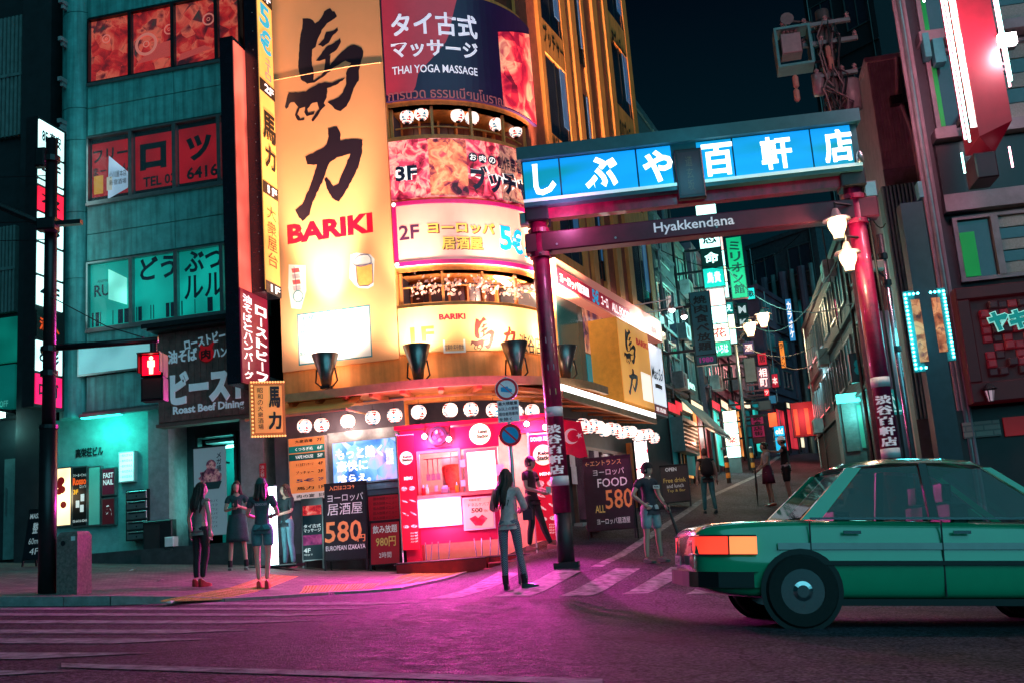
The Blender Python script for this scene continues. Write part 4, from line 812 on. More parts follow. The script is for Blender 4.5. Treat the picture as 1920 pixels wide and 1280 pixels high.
GOLD = mat('gold_letter', '#d8b050', .35, emit='#e8b850', es=.6, var=0); BRN = mat('brown_shadow', '#5a2820', .5, var=0); CY = mat('cyan_sign_letter', '#18a0c8', .3, emit='#10a8d8', es=.6, var=0); PUR = mat('plum_letter', '#582850', .4, var=0)
ct(th, '2F', 748, 422, 786, 449, PUR, .02)
for b, q in (('ヨーロッパ', (801, 416, 927, 437)), ('居酒屋', (828, 443, 905, 467))):
    ct(th, b, q[0] + 1.5, q[1] + 1.5, q[2] + 1.5, q[3] + 1.5, BRN, .06, y=-.0622); ct(th, b, *q, GOLD, .03, y=-.0650)
ct(th, '5', 937, 424, 960, 470, WB, .1, y=-.0622); ct(th, '5', 937, 424, 960, 470, CY, .03, y=-.0650); ct(th, '€', 960, 431, 980, 477, WB, .1, y=-.0622); ct(th, '€', 960, 431, 980, 477, CY, .03, y=-.0650); ct(th, 'ユーロ', 984, 466, 1004, 488, CY, .02, y=-.0650)
YS = mat('yellow_curve_sign', '#f4bc78', .42, var=.06, scale=1.2)
th = curved('curved_sign', 'curved yellow signboard marked 1F above the floodlights', z_1b, z_1t, YS, xb=LA + .05)
ct(th, '1F', 769, 612, 814, 640, mat('amber_letter', '#c87020', .5, var=0), .03); ct(th, 'BARIKI', 823, 588, 873, 599, CRIM, .04)
a = frect(881, 594, 928, 657, .07); th.part('brush_lettering', B_(brush(MB(), *a, -.0612, 'uma', 1)), mat('red_brown_ink', '#6a2018', .5)); a = frect(940, 612, 968, 657, .07); th.part('brush_lettering', B_(brush(MB(), *a, -.0612, 'chikara', 1)), mat('red_brown_ink', '#6a2018', .5))
ct(th, '渋谷店', 975, 628, 1014, 662, BRUSH, .01)
a = frect(831, 636, 873, 661, .07); th.part('menu_sheet', B_(MB().box(a[0], a[1], -.0625, -.0602, a[2], a[3])), mat('white_sheet', (.8, .8, .8), .5)); ct(th, '営業中 年中無休', 834, 645, 870, 655, PUR, 0, y=-.0640)
# ---------------------------------------------------------------- paper lanterns
LANW = glow('lantern_paper', '#ffe0d0', 1.7); LANR = glow('lantern_red', '#e01030', .7); LANB = glow('lantern_teal', '#1888a8', .7)
def lantern_mesh(r):
    return MB().lathe([(r * (math.sqrt(max(0, 1 - (abs(t)) ** 2.2)) * .95 + .05) * (1 + .035 * (i % 2)), t * r) for i, t in enumerate([-1 + 2 * k / 12 for k in range(13)])], (0, 0, 0), 16)
def petal(r, a0, top):
    M = MB(); s = 1 if top else -1
    for (ph, wd) in ((.95, .52), (.70, .46), (.40, .26), (.12, .03)):
        rr = r * 1.015 * math.sqrt(max(0, 1 - ph ** 2.2)) * .96 + r * .06
        M.v += [(rr * cos(a0 + q * wd), rr * sin(a0 + q * wd), s * ph * r) for q in (-1, 0, 1)]
    M.f = [(i * 3 + j, i * 3 + j + 1, i * 3 + j + 4, i * 3 + j + 3) for i in range(3) for j in range(2)]
    return M
_ln = None
def lantern(pos, r, label, group, rot=0, light=0):
    global _ln
    if _ln is None:
        e = bpy.data.objects.new('paper_lantern', None); col.objects.link(e); props(e, label, 'lantern', group)
        b = meshob('shade', lantern_mesh(1), LANW, e, True); [meshob('petal_print', petal(1, q * pi / 3, tp), (LANR, LANB)[(q + (not tp)) % 2], b) for q in (3, 4, 5, 0) for tp in (True, False)]
        meshob('rim', MB().lathe([(.34, .96), (.34, 1.08), (.3, 1.08), (.3, .96)], (0, 0, 0), 12), INK, e); meshob('rim', MB().lathe([(.34, -1.06), (.34, -.94), (.3, -.94), (.3, -1.06)], (0, 0, 0), 12), INK, e); meshob('hook', MB().tube([(0, 0, 1.05), (0, 0, 1.7)], .03, 5), INK, e)
        _ln = e; o = e
    else: o = copy_tree(_ln)
    o.location = pos; o.scale = (r, r, r); o.rotation_euler = (.05 * sin(rot * 3), .06 * cos(rot * 5), rot); o['label'] = label; o['group'] = group
    if light:
        ld = bpy.data.lights.new('lantern_light', 'POINT'); ld.energy = light; ld.color = (1, .8, .62); ld.shadow_soft_size = .15
        lo = bpy.data.objects.new('lantern_light', ld); col.objects.link(lo); lo.parent = o; lo.location = (0, -2.2, -.6)
    return o
ORD = ['leftmost', 'second', 'third', 'fourth', 'fifth', 'sixth', 'seventh', 'eighth', 'ninth', 'tenth', 'eleventh', 'twelfth', 'thirteenth', 'fourteenth', 'fifteenth']
for k, (u, v) in enumerate(((763, 220), (790, 214), (858, 217), (885, 222), (930, 234), (967, 247), (984, 256))):
    x, z = front(u, v, -.35); p = F1.w(*bend(x, .35, z)); lantern(p, .155, '%s white paper lantern from the left on the third-floor balcony' % ORD[k], 'lanterns on the upper balcony', k * 1.1)
for k, (u, v) in enumerate(((571, 798), (603, 796), (652, 789), (699, 782), (740, 778), (785, 772), (844, 768), (883, 767), (925, 768), (968, 772), (998, 770))):
    x, z = front(u, v, .55); p = F1.w(*bend(x, -.55, z)); lantern(p, .15, '%s red-petalled paper lantern from the left under the front eave' % ORD[k], 'lanterns under the front eave', k * 1.7, 9)
# ivy garland with small blossoms in the second-floor balcony
iv = MB(); rn = random.Random(5); zr = lerp(z_1t + .11, z_2b - .12, .55)
for k in range(420):
    x = rn.uniform(.3, LA - .1); cl = .5 + .5 * sin(x * 5.1) * sin(x * 2.3 + 1)
    if rn.random() > cl + .15: continue
    z = zr + rn.gauss(-.02, .10) - .05 * cl; y = .02 + rn.uniform(-.05, .08); s = rn.uniform(.025, .06); a = rn.uniform(0, 6)
    iv.add([(x - s * cos(a), y, z - s * sin(a)), (x + s * .6 * sin(a), y - .03, z - s * .6 * cos(a)), (x + s * cos(a), y, z + s * sin(a)), (x - s * .6 * sin(a), y + .02, z + s * .6 * cos(a))], [(0, 1, 2, 3)])
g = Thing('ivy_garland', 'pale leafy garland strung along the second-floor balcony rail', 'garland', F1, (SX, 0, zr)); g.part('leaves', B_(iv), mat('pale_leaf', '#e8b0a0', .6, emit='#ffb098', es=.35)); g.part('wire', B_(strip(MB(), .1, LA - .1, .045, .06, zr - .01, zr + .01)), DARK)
x, z = front(950, 524, -.3); th = Thing('balcony_lamp', 'blazing white lamp inside the second-floor balcony windows', 'lamp', F1, bend(x, .4, z)); th.part('tube', B_(MB().tube([(x - .3, .4, z + .1), (x + .3, .45, z - .08)], .06, 8)), glow('lamp_white', '#fff4e8', 22)); th.part('holder', B_(MB().box(x - .3, x + .3, .35, .5, z + .1, z + .14)), DARK); th.light('POINT', bend(x, .3, z - .2), 60, (1, .62, .45), .1)
# ---------------------------------------------------------------- floodlight funnels and ledge
ledge = MB(); strip(ledge, XL - .1, LA + 1.0, -.12, .019, z_ev + .02, z_ev + .1); TB.part('ledge', B_(ledge), ORW)
FUN = mat('funnel_steel', (.25, .24, .24), .3, metal=.85, var=.3)
for k, (u, vt, vb, lb, en) in enumerate(((605, 662, 722, 'teal-tinged floodlight funnel below the white menu sheet', 760), (779, 645, 712, 'floodlight funnel below the large 1F numeral', 430), (970, 640, 706, 'floodlight funnel standing above the round traffic sign', 430), (1066, 648, 708, 'floodlight funnel on the lane side of the gate post', 420))):
    x, zt = front(u, vt, .75); zb = front(u, vb, .75)[1]; o_ = bend(x, -.62, zb); wd = .28
    th = Thing('floodlight', lb, 'floodlight', F1, o_, 'floodlights along the front ledge')
    fnl = MB().lathe([(.10, 0), (.13, (zt - zb) * .3), (.29, zt - zb), (.27, zt - zb), (.11, (zt - zb) * .32), (.08, .05)], (o_[0], o_[1], zb), 20); th.part('funnel', fnl, FUN, smooth=True)
    br = MB()
    for s in (-1, 1): br.tube([(o_[0] + s * .2, o_[1], zb + (zt - zb) * .55), (o_[0] + s * .24, o_[1] + .02, zb + .1), (o_[0] + s * .06, o_[1] + .05, zb - .06)], .02, 6)
    br.tube([(o_[0], o_[1], zb - .07), bend(x, -.0, zb - .07)], .035, 6); th.part('bracket', br, DARK); th.part('foot', MB().box(o_[0] - .1, o_[0] + .1, o_[1] - .1, o_[1] + .1, zb - .06, zb - .002), DARK)
    th.part('lens', MB().lathe([(.2, 0), (.2, .01)], (o_[0], o_[1], zt - .12), 16), glow('flood_lens', '#fff0d0', 12))
    tg = bend(x - (.15 if k != 3 else -.4), .3, zt + .9); th.light('SPOT', (o_[0], o_[1] - .15, zt + .03), en, (1, .76, .55), .25, tg, R_(125), .9)
    th.light('POINT', (o_[0], o_[1] + .3, zt - .3), (16, 12, 12, 12)[k], (1, .55, .32), .15)  # added warm fill between funnel and wall, brightens the band below the sign
    beam = bend(x + (-.25, -.2, .25, 2.6)[k], .0, zt + (6.6, 5.0, 5.0, 6.5)[k]); th.light('SPOT', (o_[0], o_[1] - .12, zt + .04), (9000, 2600, 2800, 36000)[k], (1, (.62, .64, .64, .56)[k], (.40, .42, .42, .30)[k]), .15, beam, R_((46, 50, 50, 60)[k]), .8)
# ================================================================== eave, awning, shopfronts
SOF = mat('orange_soffit', '#b0683c', .6, var=.3, scale=3, bump=.15); BEIGE = mat('beige_gutter', '#c09068', .5, var=.25)
ev = MB(); strip(ev, XL + .4, LA + .6, -1.0, .0, z_ev - .10, z_ev + .015); TB.part('eave', B_(ev), SOF)
gt = MB(); strip(gt, XL + .4, LA + .7, -1.1, -1.0, z_ev - .14, z_ev + .03); TB.part('gutter', B_(gt), BEIGE)
for k in range(12):
    x = lerp(XL + .6, LA + .4, k / 11); TB.part('rafter', B_(MB().box(x - .04, x + .04, -.98, 0, z_ev - .2, z_ev - .101)), SOF)
pp = MB(); strip(pp, -3.0, LA + .5, -.48, -.44, fz(758), fz(758) + .04); TB.part('conduit', B_(pp), BEIGE)
# canvas awning
AW = F1.off(0); xa, xb = F1.x(500, 770), F1.x(690, 760)
za0, za1 = F1.off(-.2).z(742, 560), F1.off(-1.5).z(782, 500)
th = Thing('canvas_awning', 'yellow canvas awning slanting out over the left shopfront', 'awning', F1, (xa, 0, za1))
M = MB(); n = 8
for i in range(n + 1):
    x = lerp(xa + .25, xb + .1, i / n)
    for j in range(5): t = j / 4; M.v.append((x + .0, lerp(-.15, -1.5, t), lerp(za0 + .05, za1, t) - .05 * sin(pi * t) + .012 * sin(i * 2)))
M.f = [(i * 5 + j, (i + 1) * 5 + j, (i + 1) * 5 + j + 1, i * 5 + j + 1) for i in range(n) for j in range(4)]
th.part('canvas', M, mat('awning_canvas', '#d89a50', .8, var=.2, emit='#ffb060', es=.05), smooth=True); th.part('front_bar', MB().tube([(xa + .25, -1.5, za1), (xb + .1, -1.5, za1)], .03, 8), BEIGE)
for x in (xa + .3, xb + .05): th.part('arm', MB().tube([(x, -1.48, za1), (x, .0, za1 + .05)], .02, 6), BEIGE)
# ground-floor wall of the front (left of the kiosk)
GW = mat('shop_wall_purple', (.13, .11, .15), .5, var=.3, scale=3)
xw0 = F1.x(517, 900); wl = MB().box(xw0, SX - .0, .0, .019, .2, z_ev - .11); TB.part('shop_wall', wl, GW)
STEEL = mat('brushed_steel', (.42, .40, .44), .35, metal=.7, var=.3)
a = F1.rect(616, 805, 748, 918); TB.part('steel_cladding', MB().box(a[0], a[1], -.03, -.001, a[2], a[3]), STEEL)
FQ = F1.off(-.12)
def fcase(name, label, cat, px, m, texts=(), pl=FQ, depth=.1, fr=DARK, t=.03, **k):
    a = pl.rect(*px); th = Thing(name, label, cat, pl, (a[0], 0, a[2])); th.part('frame', MB().box(a[0], a[1], 0, depth, a[2], a[3]), fr); th.part('panel', MB().box(a[0] + t, a[1] - t, -.008, -.001, a[2] + t, a[3] - t), m)
    for (b, u0, v0, u1, v1, mm, bo) in texts: LT(b, u0, v0, u1, v1, mm, bo, y=-.012, pl=pl, th=th)
    return th, a
AMB = glow('amber_directory', '#e8824a', .55, .2)
th, a = fcase('floor_directory', 'orange floor directory board with eight stacked storey rows by the screen', 'sign', (541, 818, 613, 936), AMB, fr=mat('white_frame', (.5, .4, .42), .4))
zs_ = [lerp(a[3], a[2], k / 8) for k in range(9)]
for k, (tx, fl, m, mm) in enumerate((('大衆酒場', '7F', AMB, INK), ('くつろぎ処', '6F', glow('teal_row', '#08706a', .45), WINK), ('VAPE HOUSE', '5F', glow('teal_row_dark', '#064a4a', .4), WINK), ('タイ古式マッサージ', '4F', AMB, BRN), ('ブッチャー', '3F', AMB, INK), ('5€', '2F', AMB, mat('blue_ink', '#203878', .5)), ('馬力', '1F', AMB, INK), ('肉の宴', 'B1F', glow('pale_row', '#d8b8b8', .5), INK))):
    x0, x1 = a[0] + .03, a[1] - .03; z1, z0 = zs_[k] - .012, zs_[k + 1] + .012
    r = th.part('row_panel', MB().box(x0, x1, -.02, -.009, z0, z1), m); th.part('lettering', MB().txt(tx, lerp(x0, x1, .18), lerp(x0, x1, .68), lerp(z0, z1, .25), lerp(z0, z1, .75), -.024, .02), mm, r); th.part('lettering', MB().txt(fl, lerp(x0, x1, .80), lerp(x0, x1, .95), lerp(z0, z1, .25), lerp(z0, z1, .75), -.024, .02), mm, r)
th, a = fcase('video_screen', 'glowing blue video screen with three lines of white characters', 'screen', (622, 822, 746, 904), pic('screen_picture', ['#1a3a80', '#3a78c8', '#7ab0f0', '#c0a0e8', '#2858b0'], 1.3, 1.15), (('もっと熱く', 630, 836, 718, 858, WL, .03), ('豪快に', 632, 862, 690, 882, WL, .03), ('喰らえ。', 634, 887, 696, 903, WL, .03), ('飲放題', 724, 838, 738, 870, WL, 0)), fr=STEEL)
th.light('POINT', ((a[0] + a[1]) / 2, -.6, a[2] + .3), 8, (.4, .65, 1), .2)
REDM = glow('red_menu_print', '#8a1020', .4, .3)
th, a = fcase('menu_wall_board', 'dim red menu board with rows of dark print beside the kiosk', 'menu board', (690, 925, 752, 1026), REDM, tuple(('飲み放題メニュー', 700, 930 + 9 * k, 745, 936 + 9 * k, INK, 0) for k in range(5)) + (('飲み放題も楽しい', 708, 973, 746, 979, WINK, 0),))
b_ = FQ.rect(694, 982, 748, 1014); th.part('food_print', MB().box(b_[0], b_[1], -.014, -.009, b_[2], b_[3]), pic('dark_food', ['#1a0810', '#502030', '#a06070', '#301018'], 6, .3))
TB.part('dado', MB().box(xw0, SX, -.02, -.0005, .2, F1.z(1030, 650)), mat('dado_dark', (.07, .05, .07), .5))
# standing boards
TEALB = glow('massage_board', '#0c2a34', .35, .2)
t = aboard('narrow framed standing sign for Thai massage beside the black 580 yen board', 'standing sign', 588, 1056, .46, 1.42, R_(-10), TEALB, (('タイ古式', .1, .9, .52, .58, WINK, .02), ('マッサージ', .1, .9, .45, .51, WINK, .02), ('4F', .08, .4, .13, .2, WINK, .02), ('7時まで', .08, .5, .08, .11, WINK, 0)), lean=.05, name='standing_sign', frame_m=ALU, P=F1.off(-.62).hit(587, 1056))
def leaf_panel(T, pl, x0, x1, z0, z1, gz, lean, ht, m, name='food_print', y=-.008):
    L = math.hypot(ht, lean * ht); ca, sa = ht / L, lean * ht / L; M = MB().box(x0, x1, y - .002, y, z0, z1); M.v = [(x, yy * ca + z * sa, gz + z * ca - yy * sa) for x, yy, z in M.v]; T.part(name, M, m)
gz = t.org.z; leaf_panel(t, t.pl, -.2, .2, 1.08, 1.37, gz, .05, 1.42, pic('red_food_print', ['#5a0818', '#c01828', '#ff5a50', '#ffb0a0'], 5, .6)); leaf_panel(t, t.pl, -.2, .2, .48, .68, gz, .05, 1.42, pic('pink_food_print', ['#40104a', '#a02870', '#c85a90'], 5, .4))
aboard('tall black chalkboard with orange 580 yen price and European izakaya lettering', 'a-board', 648, 1063, .88, 1.75, R_(-8), CHALKB, (('入口はココ↑', .12, .72, .90, .96, CHO, .02), ('ヨーロッパ', .08, .92, .75, .85, CHW, .0), ('居酒屋', .08, .9, .58, .73, CHW, .0), ('580', .02, .88, .23, .50, CHO, .015), ('円', .78, .96, .22, .31, CHO, .02), ('EUROPEAN IZAKAYA', .04, .96, .13, .19, CHW, .01)), lean=.12, P=F1.off(-.95).hit(648, 1056))
# light post behind the standing group
p = on_ground(515, 1064, walkz); Q = Plane(p, R_(-12)); gz = walkz(p.x, p.y); th = Thing('light_pillar', 'slim white glowing light pillar standing on the pavement behind the women', 'light pillar', Q, (0, 0, gz)); hh = 150 * 20.5 / FPX
th.part('base', MB().bbox(-.55, .55, -.2, .2, gz, gz + .06), DARK); th.part('tube', MB().box(-.06, .06, -.06, .06, gz + .06, gz + hh), glow('pillar_white', '#d8ffff', 6)); th.part('cap', MB().box(-.07, .07, -.07, .07, gz + hh, gz + hh + .03), ALU); th.light('POINT', (0, -.35, gz + .8), 12, (.6, 1, 1), .2)
# ================================================================== kebab kiosk
KK = Plane(at(850, 900, 20.4), R_(-5))
gzk = KK.z(1046, 850)
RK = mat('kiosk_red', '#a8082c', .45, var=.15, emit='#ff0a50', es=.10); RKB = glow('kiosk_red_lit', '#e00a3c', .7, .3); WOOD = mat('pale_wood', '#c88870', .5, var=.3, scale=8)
T = TK = Thing('kebab_kiosk', 'red kebab kiosk glowing hot pink at the street corner', 'kiosk', KK, (KK.x(850, 900), 0, gzk))
X = lambda u, v=900: KK.x(u, v); Z = lambda v, u=850: KK.z(v, u)
x0, x1 = X(755), X(1040)
T.part('back_wall', MB().box(x0, x1, 1.6, 1.7, gzk, Z(808)), mat('kiosk_inside', '#f8c0b0', .5, emit='#ff8a80', es=.25))
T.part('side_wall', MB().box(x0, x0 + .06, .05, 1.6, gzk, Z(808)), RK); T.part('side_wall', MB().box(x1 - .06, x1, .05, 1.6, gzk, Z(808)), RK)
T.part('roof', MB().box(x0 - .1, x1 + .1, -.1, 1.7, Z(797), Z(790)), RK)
fas = T.part('fascia', MB().box(x0, X(940), 0, .06, Z(842), Z(800)), RKB); T.part('fascia', MB().box(X(940), x1, 0.0, .06, Z(822), Z(800)), RKB)
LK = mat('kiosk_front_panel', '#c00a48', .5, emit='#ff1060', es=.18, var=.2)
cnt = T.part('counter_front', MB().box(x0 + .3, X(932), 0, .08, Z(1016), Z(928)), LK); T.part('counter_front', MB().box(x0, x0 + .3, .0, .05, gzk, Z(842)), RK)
T.part('counter_top', MB().box(x0 + .3, X(940), -.15, .6, Z(930), Z(924)), WOOD)
def kwin(u0, v0, u1, v1, lit):
    a = KK.rect(u0, v0, u1, v1); t = .05; w = T.part('window', MB().box(a[0], a[1], -.03, .08, a[3] - t, a[3]).box(a[0], a[1], -.03, .08, a[2], a[2] + t).box(a[0], a[0] + t, -.03, .08, a[2] + t, a[3] - t).box(a[1] - t, a[1], -.03, .08, a[2] + t, a[3] - t), WOOD)
    if lit: T.part('light_panel', MB().box(a[0] + t, a[1] - t, .03, .06, a[2] + t, a[3] - t), glow('menu_white', '#fff0ec', 2.6, .2), w)
    return a, w
a, w_ = kwin(783, 842, 866, 925, False); a2, w2 = kwin(872, 840, 935, 922, True)
for k in range(5): T.part('lettering', MB().txt('ケバブ', a2[1] - .2, a2[1] - .1, lerp(a2[2], a2[3], .2 + .13 * k), lerp(a2[2], a2[3], .28 + .13 * k), .024, 0), MAG, w2)
# inside the open hatch: hanging spit, utensils, bright tube
zin = (a[2] + a[3]) / 2; xin = (a[0] + a[1]) / 2
sp = Thing('kebab_spit', 'upright roasting kebab spit seen through the open kiosk hatch', 'spit', KK, (xin + .1, .7, a[2])); sp.part('meat', MB().lathe([(.06, 0), (.11, .1), (.16, .3), (.2, .5), (.17, .56)], (xin + .12, .75, a[2] + .05), 14), mat('roast_meat', '#c87050', .6, var=.5, scale=20, bump=.5), smooth=True); sp.part('rod', MB().tube([(xin + .12, .75, a[2]), (xin + .12, .75, a[3])], .015, 6), STEEL); sp.part('shield', MB().box(xin - .12, xin + .36, 1.0, 1.03, a[2], a[3] - .05), STEEL)
ut = Thing('hanging_utensils', 'dark utensils hanging in the left of the kiosk hatch', 'utensils', KK, (a[0] + .2, .5, a[2] + .2))
ut.part('rail', MB().tube([(a[0] + .04, .5, a[3] - .12), (a[1] - .04, .5, a[3] - .12)], .012, 6), STEEL)
for k in range(3): ut.part('utensil', MB().tube([(a[0] + .12 + .1 * k, .5, a[3] - .13), (a[0] + .12 + .1 * k, .5, a[3] - .42)], .014, 6).box(a[0] + .08 + .1 * k, a[0] + .16 + .1 * k, .49, .51, a[3] - .55, a[3] - .42), STEEL)
T.light('POINT', (xin, .9, a[3] + .1), 90, (1, .35, .42), .2); T.light('POINT', (X(960), .8, Z(850)), 70, (1, .4, .4), .2)
# white lit menu box, 500 yen poster, round badges
fcase('menu_lightbox', 'overexposed white menu lightbox on the kiosk counter front', 'lightbox', (783, 932, 866, 986), glow('menu_blaze', '#fff4f4', 4.5, .2), pl=KK.off(-.1), depth=.098, fr=WHITE)[0].light('POINT', (X(825), -.5, Z(965)), 130, (1, .16, .45), .2)
th, a = fcase('price_poster', 'kebab poster with red picture and 500 price on the counter front', 'poster', (868, 930, 927, 992), glow('peach_poster', '#f0a090', .8, .2), (('KEBAB SET', 880, 934, 902, 938, CRIM, 0), ('ドネルケバブ', 878, 941, 918, 948, BRN, 0), ('500', 884, 951, 905, 960, INK, .03), ('YEN', 907, 954, 914, 959, INK, 0)), pl=KK.off(-.1), depth=.098, fr=WHITE)
c = KK.off(-.1).uv(897, 975); th.part('picture', MB().prism([(c[0] - .17, c[1] + .05), (c[0] - .05, c[1] + .10), (c[0], c[1] + .05), (c[0] + .08, c[1] + .11), (c[0] + .18, c[1] + .03), (c[0] + .06, c[1] - .1), (c[0] - .06, c[1] - .09)], -.014, -.009), pic('kebab_print', ['#8a0818', '#e01838', '#ff5060'], 8, .6))
def badge(uc, vc, r, T, pl, y=-.02, es=1.2):
    c = pl.uv(uc, vc); k = r * 20.4 / FPX; T.part('round_badge', MB().disc(c, k, y - .01, y + .02, 28), glow('cream_badge%d' % (es * 10), '#ffe8c0', es)); 
    T.part('lettering', MB().txt('Kebab', c[0] - k * .2, c[0] + k * .75, c[1] + k * .05, c[1] + k * .4, y - .014, .05), INK); T.part('lettering', MB().txt('Station', c[0] - k * .3, c[0] + k * .8, c[1] - k * .4, c[1] - k * .02, y - .014, .05), INK); T.part('lettering', MB().txt('STAR', c[0] - k * .75, c[0] - k * .35, c[1] - k * .2, c[1] + k * .25, y - .014, .0, rot=1.2), CRIM)
badge(900, 813, 20, T, KK, -.03, 2.2)
c = KK.uv(822, 817); T.part('vent_fan', MB().ring(c, .13, .19, -.12, -.001, 24), DARK); T.part('fan_hub', MB().disc(c, .05, -.08, -.001, 12), DARK); f = MB()
for k in range(4):
    an = k * pi / 2 + .4; f.add([(c[0] + .05 * cos(an - .5), -.06, c[1] + .05 * sin(an - .5)), (c[0] + .13 * cos(an - .35), -.07, c[1] + .13 * sin(an - .35)), (c[0] + .13 * cos(an + .35), -.03, c[1] + .13 * sin(an + .35)), (c[0] + .05 * cos(an + .5), -.04, c[1] + .05 * sin(an + .5))], [(0, 1, 2, 3)])
T.part('fan_blades', f, STEEL); b_ = KK.rect(800, 799, 846, 838); T.part('fan_box', MB().box(b_[0], b_[1], -.02, -.001, b_[2], b_[3]), mat('fan_box_wood', '#a04050', .6))
for k, (u, v, e) in enumerate(((801, 820, 40), (846, 825, 18), (990, 797, 18), (1024, 803, 18))):
    x, z = KK.uv(u, v); th = Thing('bare_bulb', '%s bare bulb glowing over the kiosk from the left' % ORD[k], 'bulb', KK, (x, -.3, z), 'bare bulbs on the kiosk'); th.part('globe', MB().ball((x, -.3, z), .05, 10, 8), glow('bulb_pink', '#ffd8d0', 30)); th.part('cord', MB().tube([(x, -.3, z + .05), (x, -.05, z + .3)], .008, 5), INK); th.part('socket', MB().tube([(x, -.3, z + .045), (x, -.3, z + .09)], .025, 8), INK); th.light('POINT', (x, -.42, z - .02), e * 4.5, (1, .09, .42), .06)
    if k in (0, 1, 3): th.light('SPOT', (x, -.46, z), 1450, (1, .03, .56), .08, (x + (-3.5, .2, 1.5)[k % 3], -11.5, z - 3.1), R_(125), .85)  # extra pink spots added at these bulbs to wash the road
# banners left and right
def banner(label, px, pl, tx, head):
    a = pl.rect(*px); th = Thing('menu_banner', label, 'banner', pl, (a[0], 0, a[2])); th.part('cloth', MB().box(a[0], a[1], 0, .02, a[2], a[3]), glow('banner_red', '#c8102c', .6, .35)); th.part('pole', MB().tube([(a[0] - .02, .04, gzk - .05), (a[0] - .02, .04, a[3] + .05)], .015, 6).tube([(a[0] - .03, .04, a[3] + .01), (a[1], .04, a[3] + .01)], .015, 6), WHITE)
    th.part('base', MB().tube([(a[0] - .2, .04, gzk - .05), (a[1] + .1, .04, gzk - .05)], .02, 6), DARK)
    w = a[1] - a[0]; c = ((a[0] + a[1]) / 2, lerp(a[2], a[3], .80)); th.part('round_badge', MB().disc(c, w * .4, -.008, -.001, 24), glow('cream_badge9', '#ffe8c0', .9)); th.part('lettering', MB().txt('Kebab', c[0] - w * .2, c[0] + w * .36, c[1], c[1] + w * .14, -.012, .05), INK); th.part('lettering', MB().txt('Station', c[0] - w * .25, c[0] + w * .36, c[1] - w * .2, c[1] - w * .03, -.012, .05), INK)
    if head: th.part('lettering', MB().txt('DONER KEBAB', a[0] + .03, a[1] - .03, a[3] - .13, a[3] - .05, -.006, .03), WL)
    th.part('lettering', MB().txt('MENU', c[0] - w * .2, c[0] + w * .3, lerp(a[2], a[3], .605), lerp(a[2], a[3], .635), -.006, .03), WL)
    PLT = pic('dish_print', ['#7a1828', '#d8a0a0', '#ffe0d8', '#c06050'], 14, .6)
    for i in range(4):
        for j in (-1, 1):
            cc = (c[0] + j * w * .24, lerp(a[2], a[3], .53 - .11 * i)); th.part('dish_picture', MB().prism([(cc[0] + w * .19 * cos(2 * pi * q / 12 + i), cc[1] + w * (.13 if i % 2 == 0 else .09) * sin(2 * pi * q / 12)) for q in range(12)], -.006, -.001), PLT)
    for k in range(4): th.part('lettering', MB().txt('メニュー 500円', c[0], c[0] + w * .42, lerp(a[2], a[3], .06 + .025 * k), lerp(a[2], a[3], .075 + .025 * k), -.006, 0), WL)
banner('narrow red menu banner at the left edge of the kiosk', (750, 815, 781, 1030), KK.off(-.12), 0, False); banner('wide red Doner Kebab menu banner beside the gate post', (999, 812, 1048, 1012), KK.off(-.25), 0, True)
# trestle legs, platform, steps
for u in (792, 800, 815, 833, 885, 895, 910, 925): T.part('trestle_leg', MB().tube([(X(u), -.05, gzk), (X(u + random.uniform(-4, 4)), 0, Z(1012))], .014, 6), STEEL)
PLAT = mat('red_platform', '#7a1018', .5, var=.4, scale=6)
a = KK.rect(762, 1042, 1065, 1064); gp = groundz(*KK.w(X(850), -.5, 0)[:2])
th = Thing('wooden_platform', 'low red-edged wooden platform under the kiosk', 'platform', KK, (X(850), 0, gp)); dk = MB().box(x0 - .1, X(908), -.55, 1.7, gp - .3, gzk - .04).box(X(908), x1 + .25, -.05, 1.7, gp - .3, gzk - .04); th.part('frame', dk, PLAT)
nb = 9
for k in range(nb): th.part('deck_board', MB().bbox(x0 - .1, X(908), lerp(-.55, 1.6, k / nb) + .004, lerp(-.55, 1.6, (k + 1) / nb) - .004, gzk - .039, gzk - .004), mat('dark_deck', (.08, .05, .06), .5))
for k in range(7): th.part('deck_board', MB().bbox(X(908) + .004, x1 + .25, lerp(-.05, 1.6, k / 7) + .004, lerp(-.05, 1.6, (k + 1) / 7) - .004, gzk - .039, gzk - .004), mat('dark_deck', (.08, .05, .06), .5))
th.part('step', MB().bbox(X(905), x1 + .2, -.8, -.56, gp - .3, gzk - .22), PLAT); th.part('step', MB().bbox(X(910), x1 + .2, -.559, -.06, gp - .3, gzk - .12), PLAT)
a = KK.rect(765, 1043, 905, 1062)
